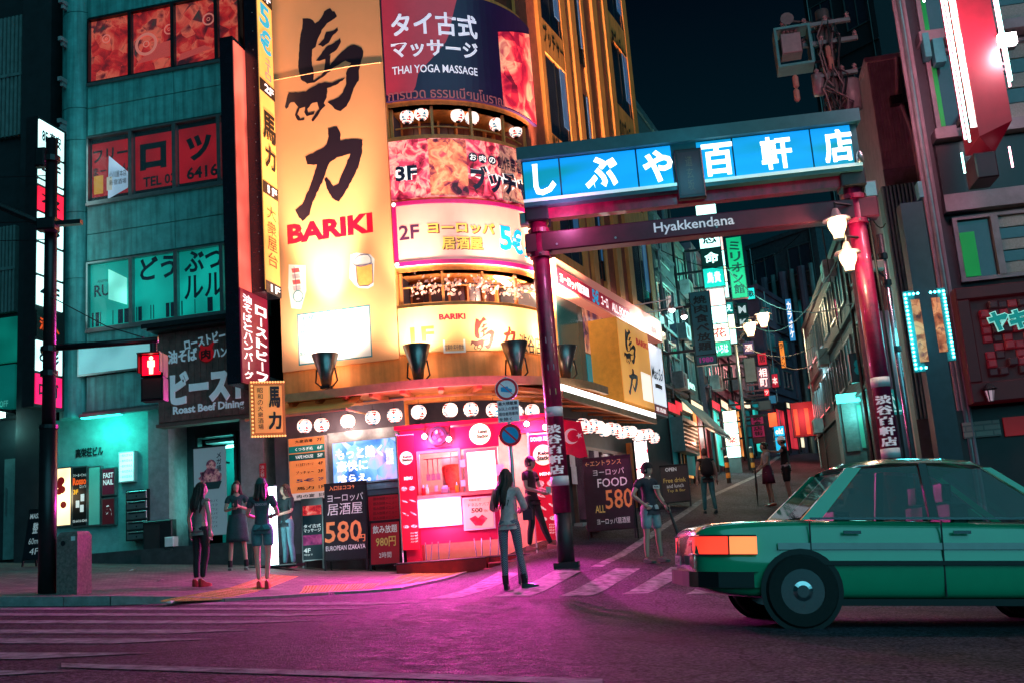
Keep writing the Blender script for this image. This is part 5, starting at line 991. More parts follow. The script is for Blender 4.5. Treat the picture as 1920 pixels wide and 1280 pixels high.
# ================================================================== traffic sign post
p = on_ground(976, 1094); SG = Plane(p, R_(-3)); gz = groundz(p.x, p.y); th = Thing('traffic_sign_post', 'leaning grey post with truck ban, white plate and blue no-parking discs', 'traffic sign', SG, (0, 0, gz))
tx, tz = SG.uv(948, 706); th.part('post', MB().tube([(0, 0.02, gz - .1), (tx, .02, tz)], .03, 10), mat('galvanised', (.5, .48, .5), .4, metal=.6), smooth=True)
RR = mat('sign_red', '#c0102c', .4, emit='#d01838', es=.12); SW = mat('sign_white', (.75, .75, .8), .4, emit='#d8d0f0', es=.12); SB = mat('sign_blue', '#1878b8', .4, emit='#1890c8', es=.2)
k = p.y / FPX
c = SG.uv(950, 729); d = th.part('round_sign', MB().disc(c, 22 * k, -.03, -.01), SW); th.part('red_ring', MB().ring(c, 16.5 * k, 21 * k, -.034, -.031), RR, d); th.part('truck_symbol', MB().prism([(c[0] + a_ * k, c[1] + b_ * k) for a_, b_ in ((-11, 4), (2, 5), (4, 1), (10, -1), (10, -6), (5, -7), (-11, -4))], -.033, -.0305), SB, d)
th.part('red_bar', MB().prism([(c[0] + 17 * k * cos(t), c[1] + 17 * k * sin(t)) for t in (R_(137), R_(133), R_(-43), R_(-47))], -.036, -.0342), RR, d)
a = SG.rect(933, 750, 974, 791); pl_ = th.part('plate', MB().bbox(a[0], a[1], -.03, -.01, a[2], a[3], .006), SW)
for i, tx in enumerate(('最大積載量', '2t以上の貨物', '居住者用車両', 'を除く')): th.part('lettering', MB().txt(tx, a[0] + .02, a[1] - (.02 if i < 3 else .12), lerp(a[3], a[2], (i + .92) / 4.2), lerp(a[3], a[2], (i + .25) / 4.2), -.033, .02), INKN if i != 1 else mat('mauve_ink', '#602050', .5), pl_)
c = SG.uv(957, 815); d = th.part('round_sign', MB().disc(c, 21 * k, -.03, -.01), RR); th.part('blue_field', MB().disc(c, 15.5 * k, -.034, -.0305), SB, d); th.part('red_bar', MB().prism([(c[0] + 16 * k * cos(t), c[1] + 16 * k * sin(t)) for t in (R_(140), R_(128), R_(-40), R_(-52))], -.037, -.0345), RR, d)
# things on the kiosk counter
yc = -.06; zc2 = Z(924) + .002
for k, (u, c, lb) in enumerate(((795, '#c01020', 'red squeezy sauce bottle on the kiosk counter'), (802, '#e8d8a0', 'cream squeezy sauce bottle beside the red one'), (858, '#d0a020', 'mustard-yellow squeezy bottle at the right of the open hatch'))):
    x = X(u, 920); th = Thing('sauce_bottle', lb, 'bottle', KK, (x, yc, zc2)); th.part('bottle', MB().lathe([(.035, 0), (.037, .02), (.037, .13), (.02, .16)], (x, yc, zc2), 12), mat('bottle_' + c, c, .35), smooth=True); th.part('nozzle', MB().lathe([(.02, .16), (.006, .21)], (x, yc, zc2), 10), WHITE)
x = X(836, 920); th = Thing('napkin_box', 'small steel napkin box on the kiosk counter', 'napkin box', KK, (x, yc, zc2)); th.part('box', MB().bbox(x - .08, x + .08, yc - .05, yc + .05, zc2, zc2 + .12), STEEL); th.part('napkin', MB().box(x - .05, x + .05, yc - .01, yc + .01, zc2 + .121, zc2 + .16), WHITE)
x = X(815, 920); th = Thing('cup_stack', 'leaning stack of white paper cups in the kiosk hatch', 'cups', KK, (x, .2, zc2)); [th.part('cup', MB().lathe([(.03, 0), (.042, .09)], (x, .2, zc2 + .02 * k), 12), WHITE) for k in range(6)]
for k, (u, v, w_, h_) in enumerate(((757, 905, .14, .2), (868, 868, .1, .14), (938, 880, .16, .22), (938, 910, .14, .18), (869, 905, .09, .12))):
    c = KK.uv(u, v); TK.part('taped_notice', MB().box(c[0] - w_ / 2, c[0] + w_ / 2, -.045, -.04, c[1] - h_ / 2, c[1] + h_ / 2), mat('notice_pink', '#f0c8c8', .6, emit='#ffb0b0', es=.25))
# menu cards and notices beside the boards
for k, (px, c) in enumerate((((618, 920, 650, 960), '#402028'), ((654, 922, 686, 962), '#20303a'))):
    fcase('menu_card', ('left', 'right')[k] + ' small framed menu card on the dark wall below the video screen', 'menu card', px, glow('card_' + c, c, .5, .4), (('本日のおすすめ', px[0] + 4, px[1] + 6, px[2] - 4, px[1] + 12, WINK, 0), ('生ビール 290円', px[0] + 4, px[1] + 18, px[2] - 4, px[1] + 24, WINK, 0)))
aboard('crooked low menu board with red print leaning near the kiosk banner', 'a-board', 724, 1056, .62, 1.0, R_(-6), REDM, (('飲み放題', .1, .9, .7, .88, CHW, .02), ('980円', .2, .85, .4, .62, CHY, .02), ('2時間', .3, .7, .15, .28, CHW, .0)), lean=.18, P=F1.off(-.75).hit(722, 1056))
# ================================================================== street gate
GP = Plane(at(1062, 1050, 17.0), R_(-6)); gzl = groundz(GP.p.x, GP.p.y)
xr_ = GP.x(1648, 700); pr = GP.w(xr_, 0, 0); gzr = groundz(pr.x, pr.y)
MAGP = mat('gate_magenta_paint', '#980c44', .42, var=.5, scale=7, coat=.3, bump=.12, streak=.25); GBK = mat('gate_foot_black', (.012, .012, .015), .5)
T = TG = Thing('street_gate', 'magenta post-and-beam street gate with blue lit signboard across the lane', 'gate', GP, (0, 0, gzl))
zt = GP.z(412, 1005); zsb = GP.z(395, 993); zst = GP.z(308, 975)
zsb2, zst2 = GP.z(318, 1602), GP.z(247, 1605); zsb, zst = (zsb + zsb2) / 2, (zst + zst2) / 2
for k, (x, gz) in enumerate(((0, gzl), (xr_, gzr))):
    T.part('post', MB().tube([(x, 0, gz + .85), (x, 0, zsb - .02)], .148, 28), MAGP, smooth=True); T.part('post_foot', MB().tube([(x, 0, gz - .1), (x, 0, gz + .85)], .14, 20), GBK, smooth=True); T.part('post_foot', MB().box(x - .2, x + .2, -.2, .2, gz - .1, gz + .06), GBK)
    for v in (772, 902): T.part('white_band', MB().tube([(x, 0, GP.z(v + 9, 1040) + (gz - gzl) * 0), (x, 0, GP.z(v - 9, 1040))], .151, 28), WHITE, smooth=True)
    T.part('post_cap', MB().bbox(x - .2, x + .2, -.22, .22, zsb - .3, zsb - .01), DARK)
    # white characters down the post, wrapped round it
    M = MB().txt('渋谷百軒店', -.13, .13, GP.z(890, 1045), GP.z(795, 1045), 0, .05, True); M.v = [(x + (.152 - b * 3) * sin((a - .03) / .15), -(.152 - b * 3) * cos((a - .03) / .15), c) for a, b, c in M.v]; T.part('lettering', M, mat('white_decal', (.8, .8, .8), .5, emit='#e8d8e8', es=.25))
zb0, zb1 = (GP.z(477, 1027) + GP.z(413, 1587)) / 2, (GP.z(441, 1024) + GP.z(375, 1591)) / 2
T.part('beam', MB().bbox(-.24, xr_ + .35, -.14, .14, zb0, zb1, .02), mat('beam_maroon', '#5a1830', .4, var=.3, scale=4))
a = GP.rect(1225, 413, 1376, 440); T.part('lettering', MB().txt('Hyakkendana', a[0], a[1], lerp(zb0, zb1, .18), lerp(zb0, zb1, .82), -.146, .015), mat('white_decal', (.8, .8, .8), .5, emit='#e8d8e8', es=.25))
for x in (.3, 1.3, 3.0, xr_ - .4): T.part('beam_bolt', MB().disc((x, zb0 + .1), .02, -.15, -.141, 8), ALU)
xs0, xs1 = GP.x(983, 355), GP.x(1606, 290)
HB = mat('sign_housing', (.03, .12, .13), .4, var=.2)
T.part('sign_housing', MB().box(xs0, xs1, -.22, .3, zsb, zst + .0).box(xs0 - .06, xs1 + .06, -.36, .36, zst, zst + .22).box(xs0, xs1, -.3, .3, zsb - .07, zsb), HB)
T.part('under_beam', MB().box(.15, xr_ - .15, -.1, .1, zsb - .26, zsb - .071), MAGP)
T.part('sign_lip', MB().box(xs0, xs1, -.32, -.221, zsb, zsb + .05), mat('lip_white', (.7, .75, .75), .3, emit='#b8ffff', es=.5))
us = [988, 1057, 1200, 1266, 1311, 1379, 1524, 1600]; zz0, zz1 = zsb + .06, zst - .02
def bluegrad():
    m = bpy.data.materials.new('gate_sign_blue'); m.use_nodes = True; n = m.node_tree; b = n.nodes['Principled BSDF']; b.inputs['Roughness'].default_value = .3
    tc = n.nodes.new('ShaderNodeTexCoord'); mp = n.nodes.new('ShaderNodeMapping'); mp.inputs['Scale'].default_value = (.45, 1, 2.4); nz = n.nodes.new('ShaderNodeTexNoise'); nz.inputs['Scale'].default_value = 1.1; nz.inputs['Detail'].default_value = 1
    cr = n.nodes.new('ShaderNodeValToRGB'); e = cr.color_ramp.elements; e[0].position = .35; e[0].color = (*hx('#057f93'), 1); e[1].position = .62; e[1].color = (*hx('#0a8fe0'), 1)
    n.links.new(tc.outputs['Object'], mp.inputs[0]); n.links.new(mp.outputs[0], nz.inputs['Vector']); n.links.new(nz.outputs['Fac'], cr.inputs[0]); n.links.new(cr.outputs[0], b.inputs['Base Color']); n.links.new(cr.outputs[0], b.inputs['Emission Color']); b.inputs['Emission Strength'].default_value = 1.15; return m
BG_ = bluegrad(); GW_ = glow('gate_letter_white', '#ffffff', 2.2)
xsn = [GP.x(u, 400 - (u - 990) * .125) for u in us]
for k in range(7):
    if k == 3: continue
    T.part('sign_panel', MB().box(xsn[k] + .015, xsn[k + 1] - .015, -.25, -.221, zz0, zz1), BG_)
for ch, u0, u1 in (('し', 1003, 1045), ('ぶ', 1098, 1160), ('や', 1206, 1262), ('百', 1316, 1374), ('軒', 1424, 1482), ('店', 1540, 1594)):
    v = 400 - ((u0 + u1) / 2 - 990) * .125; x0, x1 = GP.x(u0, v - 40), GP.x(u1, v - 40); T.part('lettering', MB().txt(ch, x0, x1, lerp(zz0, zz1, .08), lerp(zz0, zz1, .92), -.254, .035), GW_)
a = GP.rect(1266, 292, 1318, 384); T.part('plaque', MB().bbox(a[0], a[1], -.34, -.222, a[2], a[3], .02), mat('plaque_wood', '#2a1018', .5)); T.part('plaque_face', MB().box(a[0] + .05, a[1] - .05, -.346, -.341, a[2] + .06, a[3] - .06), mat('plaque_brown', '#401820', .5)); T.part('lettering', MB().txt('道玄坂', lerp(a[0], a[1], .38), lerp(a[0], a[1], .62), a[2] + .12, a[3] - .12, -.35, 0, True), mat('plaque_gold', '#6a4030', .5))
for k, (z, c) in enumerate(((GP.z(640, 1030), '#c8c0c8'), (GP.z(690, 1035), '#80a0a8'), (GP.z(735, 1040), '#d0c080'))):
    M = MB().box(-.05, .06, 0, .002, z - .05, z + .05); M.v = [(.1495 * sin((a + .02) / .148), -.1495 * cos((a + .02) / .148) - b, c_) for a, b, c_ in M.v]; T.part('sticker', M, mat('sticker_' + c, c, .6))
for x in (0, xr_):
    T.part('beam_collar', MB().tube([(x, 0, zb0 - .08), (x, 0, zb0 - .002)], .19, 20), MAGP); T.part('beam_collar', MB().tube([(x, 0, zb1 + .002), (x, 0, zb1 + .08)], .19, 20), MAGP)
    for q in range(6): T.part('collar_bolt', MB().ball((x + .19 * sin(q * pi / 3 - 1), -.19 * cos(q * pi / 3 - 1), zb0 - .04), .018, 6, 4), ALU)
T.part('conduit', MB().tube([(.2, -.02, zsb - .1), (.21, -.02, zb1 + .3), (.19, -.02, zb1 + .1)], .02, 6), DARK); T.part('conduit', MB().tube([(xr_ + .19, -.02, zsb - .1), (xr_ + .2, -.05, GP.z(600, 1640)), (xr_ + .19, -.05, gzr + .9)], .02, 6), DARK)
T.part('junction_box', MB().bbox(xr_ + .17, xr_ + .38, -.12, .05, zsb - .5, zsb - .22), ALU); T.part('junction_box', MB().bbox(-.3, -.16, -.16, .0, zsb - .34, zsb - .12), ALU)
for k in range(9): T.part('housing_rivet', MB().ball((lerp(xs0 + .1, xs1 - .1, k / 8), -.362, zst + .11), .014, 6, 4), ALU) if False else None
# pink point light under the gate sign, blue one before its panels
T.light('POINT', (.5, -.6, zsb - .3), 40, (1, .25, .7), .15); T.light('POINT', (xr_ * .5, -.9, zsb + .2), 18, (.1, .7, 1), .3)
def street_lamp_head(u, v, label, pl, r=.17, en=45, y=-.3):
    """glass bell lamp hanging under a flat shade"""
    x, z = pl.uv(u, v); th = Thing('bell_lamp', label, 'lamp', pl, (x, y, z - r * 1.4)); th.part('shade', MB().lathe([(r * 1.5, 0), (r * 1.45, .03), (r * .6, .07), (r * .3, .2), (r * .28, .2)], (x, y, z + r * .7), 28), mat('lamp_shade', (.5, .4, .38), .4, metal=.4), smooth=True)
    th.part('bell_glass', MB().lathe([(r * .98, r * .66), (r, r * .2), (r * .85, -r * .3), (r * .6, -r * .8), (r * .52, -r * 1.2), (r * .5, -r * 1.4)], (x, y, z), 28), glow('lamp_glass_warm', '#ffd49c', 4.2), smooth=True)
    th.part('cage', MB().lathe([(r * 1.03, r * .66), (r * 1.06, r * .2), (r * .7, -r * .9), (r * .56, -r * 1.35), (r * .6, -r * 1.5), (r * .3, -r * 1.5)], (x, y, z), 6) if False else MB().lathe([(r * .56, -r * 1.5), (r * .58, -r * 1.38)], (x, y, z), 14), DARK)
    th.part('arm', MB().tube([(x, y, z + r * .7 + .2), (x, y, z + r * .7 + .3), (x + .35, y + .25, z + r * .7 + .3)], .022, 6), DARK); th.light('POINT', (x, y - r * 1.9, z - .05), en, (1, .72, .42), .1); return th
street_lamp_head(1563, 437, 'upper bell-shaped glass lamp glowing beside the right gate post', GP, .15, 60, -.35); street_lamp_head(1584, 496, 'lower bell-shaped glass lamp glowing beside the right gate post', GP, .14, 60, -.3)
# small spotlight on the right end
x, z = GP.uv(1606, 312); th = Thing('gate_spotlight', 'little grey spotlight on the right end of the gate sign', 'spotlight', GP, (x, -.3, z)); th.part('can', MB().lathe([(.07, 0), (.05, .16), (.02, .22)], (x, -.3, z - .05), 12), ALU, smooth=True); th.part('bracket', MB().box(x - .1, x - .02, -.3, -.1, z - .1, z - .05), ALU)
# ================================================================== side front on the lane (lower storeys)
S1 = F2.off(-.45)
T = Thing('awning_sign', 'long pink and red fascia sign with 5 euro lettering along the lane front', 'sign', F2, (0, 0, front(1100, 600)[1]))
PNK = mat('pink_fascia', '#f0a090', .4, emit='#ff9080', es=.25, var=.15); x0, x1 = S1.x(1042, 510), S1.x(1243, 640); z0, z1 = S1.z(534.5, 1045), S1.z(485, 1043)
T.part('fascia', MB().box(x0, x1, -.45, -.02, z0, z1), PNK); xm = S1.x(1180, 590); T.part('red_print', MB().box(x0 + .05, xm, -.46, -.451, z0 + .04, z1 - .22), glow('fascia_red', '#b01838', .5, .2))
zz = (z0 + .1, z1 - .3)
def st(b, u0, u1, m, bo=.03, y=-.466, za=None): a0, a1 = S1.x(u0, 540), S1.x(u1, 560); T.part('lettering', MB().txt(b, a0, a1, *(za or zz), y, bo), m)
st('ヨーロッパ居酒屋', 1050, 1104, WL, .04); st('5€', 1108, 1122, CY, .04, za=(z0 + .04, z1 - .22)); st('ユーロ', 1124, 1138, WL, .02); st('ALL FOOD', 1143, 1176, WL, .02); T.part('lettering', MB().txt('バンバン酒場', S1.x(1198, 610), S1.x(1232, 630), z0 + .12, z1 - .3, -.456, .02), CRIM)
for k, (u, v) in enumerate(((1259, 575), (1282, 588))):
    p = at(u, v, 29.5 + 1.5 * k); L = Plane(p, F2.a); th = Thing('arm_spotlight', ('nearer', 'farther')[k] + ' small spotlight on a long thin arm over the lane fascia', 'spotlight', L, (0, 0, p.z), 'arm spotlights'); q = Vector((-1.0, 1.6, -.2)) if False else None
    th.part('can', MB().lathe([(.09, -.08), (.06, .08), (.02, .12)], (0, 0, p.z), 12), ALU, smooth=True); th.part('lens', MB().ball((0, 0, p.z - .09), .085, 10, 6), glow('spot_white', '#fff0f4', 30)); th.part('arm', MB().tube([(0, 0, p.z + .1), (0, 0, p.z + .22), (-.4, 2.0, p.z + .1)], .018, 6), WHITE)
    th.light('SPOT', (0, 0, p.z - .2), 260, (1, .75, .7), .1, (-1.2, 1.9, p.z - .9), R_(95), .8)
# windows with posters
T = TB; WFR = mat('green_frame', (.08, .16, .15), .4)
S0 = F2.off(-.06)
def f2part(name, mb, m, parent=None): mb.v = [tuple((lambda q: (q.dot(F1.d), q.dot(F1.n), z))(F2.w(x, y, 0) - F1.p)) for x, y, z in mb.v]; return TB.part(name, mb, m, parent)
a = S0.rect(1050, 555, 1082, 715); b2 = S0.rect(1090, 560, 1140, 745); zlo, zhi = S0.z(712, 1052), S0.z(548, 1050)
f2part('lower_wall', MB().box(-.2, F2.x(1236, 640), .0, 6, gzl - .3, front(1050, 640)[1] + 1.2), mat('lane_wall_dark', (.05, .06, .07), .6))
f2part('corner_pier', MB().box(-.25, .42, -.1, -.001, z_ev - .1, zhi + 2.2), ORW)
w = f2part('window', MB().box(.45, S0.x(1140, 640), -.09, -.001, zlo, zhi), WFR); f2part('pane', MB().box(.52, S0.x(1084, 640), -.10, -.091, zlo + .08, zhi - .08), mat('teal_pane', '#123038', .15, emit='#186058', es=.25), w)
f2part('poster', MB().box(S0.x(1094, 640), S0.x(1134, 640), -.11, -.091, lerp(zlo, zhi, .42), zhi - .1), pic('lane_poster', ['#1a1430', '#5a3a60', '#c07860', '#e8b090', '#402038'], 1.6, .4), w)
p2 = f2part('floor_panel', MB().box(S0.x(1094, 640), S0.x(1134, 640), -.11, -.091, zlo + .06, lerp(zlo, zhi, .40)), glow('teal_2f_panel', '#108a98', .4), w); f2part('lettering', MB().txt('2F', S0.x(1108, 700), S0.x(1122, 700), lerp(zlo, zhi, .18), lerp(zlo, zhi, .32), -.116, .02), WL, p2)
# yellow brush sign box + white sign
S2_ = F2.off(-.85); a = S2_.rect(1166, 618, 1221, 768); zt, zb = S2_.z(600, 1166), S2_.z(752, 1170); xa, xb = S2_.x(1163, 680), S2_.x(1221, 700)
T = Thing('box_sign', 'yellow box sign with two black brush characters on the lane front', 'sign', F2, (xa, 0, zb)); T.part('casing', MB().box(xa, xb, -.85, -.11, zb, zt), mat('ochre_box', '#d8983c', .5, emit='#ffa030', es=.18)); T.part('face', MB().box(xa + .04, xb - .04, -.862, -.851, zb + .04, zt - .04), glow('amber_face2', '#f0a850', .6, .15))
T.part('brush_lettering', brush(MB(), lerp(xa, xb, .12), lerp(xa, xb, .52), lerp(zb, zt, .1), lerp(zb, zt, .92), -.866, 'both', 2), BRUSH); T.part('lettering', MB().txt('BARIKI', lerp(xa, xb, .56), lerp(xa, xb, .95), lerp(zb, zt, .78), lerp(zb, zt, .86), -.866, .05), CRIM); T.part('menu_sheet', MB().box(lerp(xa, xb, .62), lerp(xa, xb, .95), -.866, -.8625, lerp(zb, zt, .1), lerp(zb, zt, .45)), glow('sheet_glow', '#fff0e0', 1.0))
xa, xb = S2_.x(1222.5, 700), S2_.x(1247, 700); zt, zb = S2_.z(637, 1212), S2_.z(772, 1222)
T = Thing('script_sign', 'white sign with dark script lettering and brown base band next to yellow box', 'sign', F2, (xa, 0, zb)); T.part('casing', MB().box(xa, xb, -.8, -.05, zb, zt), WHITE); T.part('face', MB().box(xa + .02, xb - .02, -.812, -.801, zb + .3, zt - .03), glow('white_face', '#e8f0ff', .8, .15)); T.part('band', MB().box(xa + .02, xb - .02, -.812, -.801, zb + .05, zb + .28), mat('brown_band', '#803038', .5, emit='#803038', es=.3)); T.part('lettering', MB().txt('Mac·Sol', xa + .08, xb - .08, lerp(zb, zt, .5), lerp(zb, zt, .68), -.816, .02, shear=.3), INKN); T.part('lettering', MB().txt('居酒屋', xa + .2, xb - .2, zb + .1, zb + .22, -.816, 0), WL)
T.part('scroll', MB().prism([(lerp(xa, xb, t), lerp(zb, zt, .42) + .05 * sin(3 * t)) for t in (.25, .4, .6, .75)] + [(lerp(xa, xb, t), lerp(zb, zt, .36) + .05 * sin(3 * t)) for t in (.75, .6, .4, .25)], -.816, -.8125), BRN)
# lower lane canopy with bright strip
S3 = F2.off(-1.0); zc_, x0, x1 = S3.z(728, 1052), S3.x(1048, 724), S3.x(1226, 786)
T = Thing('lane_canopy', 'low lane canopy edged by a brilliant white light strip', 'canopy', F2, (0, 0, zc_ - .3)); T.part('deck', MB().add([(x0, -1.0, zc_ - .12), (x1, -1.0, zc_ - .12), (x1, 0, zc_ + .1), (x0, 0, zc_ + .1), (x0, -1.0, zc_ - .05), (x1, -1.0, zc_ - .05), (x1, 0, zc_ + .18), (x0, 0, zc_ + .18)], [(0, 3, 2, 1), (4, 5, 6, 7), (0, 1, 5, 4), (1, 2, 6, 5), (2, 3, 7, 6), (3, 0, 4, 7)]), SOF)
T.part('light_strip', MB().box(x0, x1, -1.06, -1.005, zc_ - .06, zc_ + .08), glow('strip_white', '#fff8f0', 3.2)); T.part('gutter', MB().box(x0, x1, -1.08, -1.003, zc_ - .2, zc_ - .061), BEIGE)
for k in range(7): x = lerp(x0, x1, k / 6); T.part('rafter', MB().tube([(x, -1.0, zc_ - .16), (x, 0, zc_ - .02)], .03, 6), SOF)
for k in range(14):
    u = lerp(1092, 1226, k / 13); v = lerp(796, 818, k / 13) + 3 * sin(k * 2); q = F2.off(-.9).hit(u, v); lantern(q, .15, '%s lantern counting from the gate in the lane row' % (ORD[k] if k else 'nearest'), 'lanterns along the lane front', k, 6 if k in (2, 7, 11) else 0)
# shop glazing of the lane front
zg = groundz(*F2.w(2, 0, 0)[:2]); zd = F2.z(838, 1100)
T = TB; xs_ = [F2.x(u, 900) for u in (1072, 1100, 1128, 1150, 1172)]
for k in range(4):
    w = f2part('shop_door', MB().box(xs_[k], xs_[k] + .06, -.09, -.001, zg - .2, zd).box(xs_[k + 1] - .06, xs_[k + 1], -.09, -.001, zg - .2, zd).box(xs_[k] + .06, xs_[k + 1] - .06, -.09, -.001, zd - .08, zd), mat('door_wood', (.12, .07, .06), .5)); f2part('pane', MB().box(xs_[k] + .06, xs_[k + 1] - .06, -.04, -.02, zg, zd - .08), mat('shop_pane', '#1a1a28', .12, emit='#402030', es=.4, emvar=.6), w)
f2part('ochre_pier', MB().box(F2.x(1178, 880), F2.x(1196, 880), -.12, -.001, zg - .2, zd + .3), ORW); f2part('plinth', MB().box(F2.x(1066, 950), F2.x(1178, 950), -.3, -.091, zg - .4, F2.z(980, 1090)), CONC)
for k, (u, v) in enumerate(((1118, 860), (1132, 868), (1072, 858), (1076, 890))):
    a = F2.off(-.1).uv(u, v); f2part('notice', MB().box(a[0] - .15, a[0] + .15, -.12, -.101, a[1] - .2, a[1] + .2), mat('notice_paper', (.5, .45, .5), .6, emit='#a08898', es=.2))
# stacked lit lantern poster by the pier
pp_ = Plane(F2.off(-.5).hit(1200, 870), F2.a - R_(55)); a = pp_.rect(1191, 825, 1217, 905); T = Thing('lit_poster_stand', 'brilliant red and white lit poster stand behind the man with umbrella', 'lit poster', pp_, (a[0], 0, a[2])); T.part('box', MB().box(a[0], a[1], 0, .12, a[2] - 1.2, a[3]), DARK); T.part('face', MB().box(a[0] + .02, a[1] - .02, -.012, -.001, a[2], a[3] - .02), pic('blaze_poster', ['#c01030', '#ff5060', '#ffffff', '#fff0e8', '#ffffff'], 4, 3.2))
# flag
fp = Plane(at(1056, 800, 17.6), R_(-8)); x1 = fp.x(1092, 820); zt, zb = fp.z(785, 1056), fp.z(852, 1062); T = Thing('crescent_flag', 'red crescent flag hung beside the left gate post', 'flag', fp, (0, 0, zb)); M = MB()
def wv(x, z): return .03 * sin(9 * x + 3 * z)
for i in range(9):
    for j in range(7): x = x1 * i / 8; z = lerp(zb, zt, j / 6) + .02 * sin(i) * (j == 0) - .08 * i / 8; M.v.append((x + .06 * (1 - j / 6) * i / 8, wv(x, z), z))
M.f = [(i * 7 + j, (i + 1) * 7 + j, (i + 1) * 7 + j + 1, i * 7 + j + 1) for i in range(8) for j in range(6)]; T.part('cloth', M, mat('flag_red', '#c00830', .6, emit='#e00838', es=.3), smooth=True)
c = (x1 * .42, lerp(zb, zt, .55) - .03); cr_ = MB(); N = 22; ro = .13
cr_.flat([(c[0] + ro * cos(t), c[1] + ro * sin(t)) for t in [R_(40) + (R_(280)) * k / N for k in range(N + 1)]] + [(c[0] + .035 + ro * .8 * cos(t), c[1] + ro * .8 * sin(t)) for t in [R_(310) - R_(260) * k / N for k in range(N + 1)]], -.035); cr_.flat([(c[0] + .13 + .055 * (1 if k % 2 == 0 else .4) * cos(k * pi / 5 + pi), c[1] + .055 * (1 if k % 2 == 0 else .4) * sin(k * pi / 5 + pi)) for k in range(10)], -.036); T.part('crescent_and_star', cr_, mat('flag_white', '#f0b8c0', .6, emit='#ffb0b8', es=.3)); T.part('staff', MB().tube([(-.02, 0, zt + .02), (x1 + .05, 0, zt - .06)], .012, 6).tube([(0, 0, zt + .02), (-.3, 0, zt + .05)], .012, 6), DARK)
# chalkboards in the lane
aboard('large black chalkboard reading FOOD with orange 580 price by the lane door', 'a-board', 1148, 1012, .98, 1.68, R_(-14), CHALKB, (('ヨーロッパ', .2, .85, .74, .83, CHW, .0), ('FOOD', .28, .9, .58, .70, CHW, .01), ('580', .42, .98, .28, .54, CHO, .012), ('ALL', .2, .4, .24, .34, CHY, .01), ('ヨーロッパ居酒屋', .22, .9, .08, .16, CHW, .0), ('←エントランス', .05, .8, .88, .95, CHY, .0)), fn=groundz, lean=.12)
aboard('small wooden menu easel with drink lettering farther up the lane', 'a-board', 1270, 950, .75, 1.15, R_(-10), mat('menu_dark_red', (.05, .02, .02), .5), (('Free drink', .1, .9, .52, .64, CHY, .01), ('and lunch', .2, .8, .38, .48, CHW, .0), ('Tap & Bar', .2, .85, .25, .34, CHY, .0), ('OPEN', .2, .6, .82, .92, CHW, .03)), fn=groundz, lean=.2)
# ================================================================== lane, left side beyond the yellow building
TEALP = mat('teal_grey_render', (.10, .17, .18), .6, var=.45, scale=1.5, bump=.2); PURB = mat('plum_render', (.11, .07, .11), .6, var=.45, scale=1.5, bump=.2)
def brickm(name, c1, c2, mo):
    m = bpy.data.materials.new(name); m.use_nodes = True; n = m.node_tree; b = n.nodes['Principled BSDF']; b.inputs['Roughness'].default_value = .7
    tc = n.nodes.new('ShaderNodeTexCoord'); mp = n.nodes.new('ShaderNodeMapping'); mp.inputs['Rotation'].default_value = (R_(90), 0, 0); br = n.nodes.new('ShaderNodeTexBrick'); br.inputs['Scale'].default_value = 1; br.inputs['Brick Width'].default_value = .3; br.inputs['Row Height'].default_value = .1; br.inputs['Mortar Size'].default_value = .012
    br.inputs['Color1'].default_value = (*c1, 1); br.inputs['Color2'].default_value = (*c2, 1); br.inputs['Mortar'].default_value = (*mo, 1); n.links.new(tc.outputs['Object'], mp.inputs[0]); n.links.new(mp.outputs[0], br.inputs['Vector']); n.links.new(br.outputs['Color'], b.inputs['Base Color'])
    bp = n.nodes.new('ShaderNodeBump'); bp.invert = True; bp.inputs['Distance'].default_value = .02; n.links.new(br.outputs['Fac'], bp.inputs['Height']); n.links.new(bp.outputs[0], b.inputs['Normal']); return m
BRK = brickm('lane_brick', (.30, .16, .12), (.36, .22, .18), (.10, .08, .08))
LP0 = F2.w(F2.x(1247, 640), .1, 0); LA_ = R_(71)
def lane_pt(u, Zd): p = at(u, 800, Zd); return p
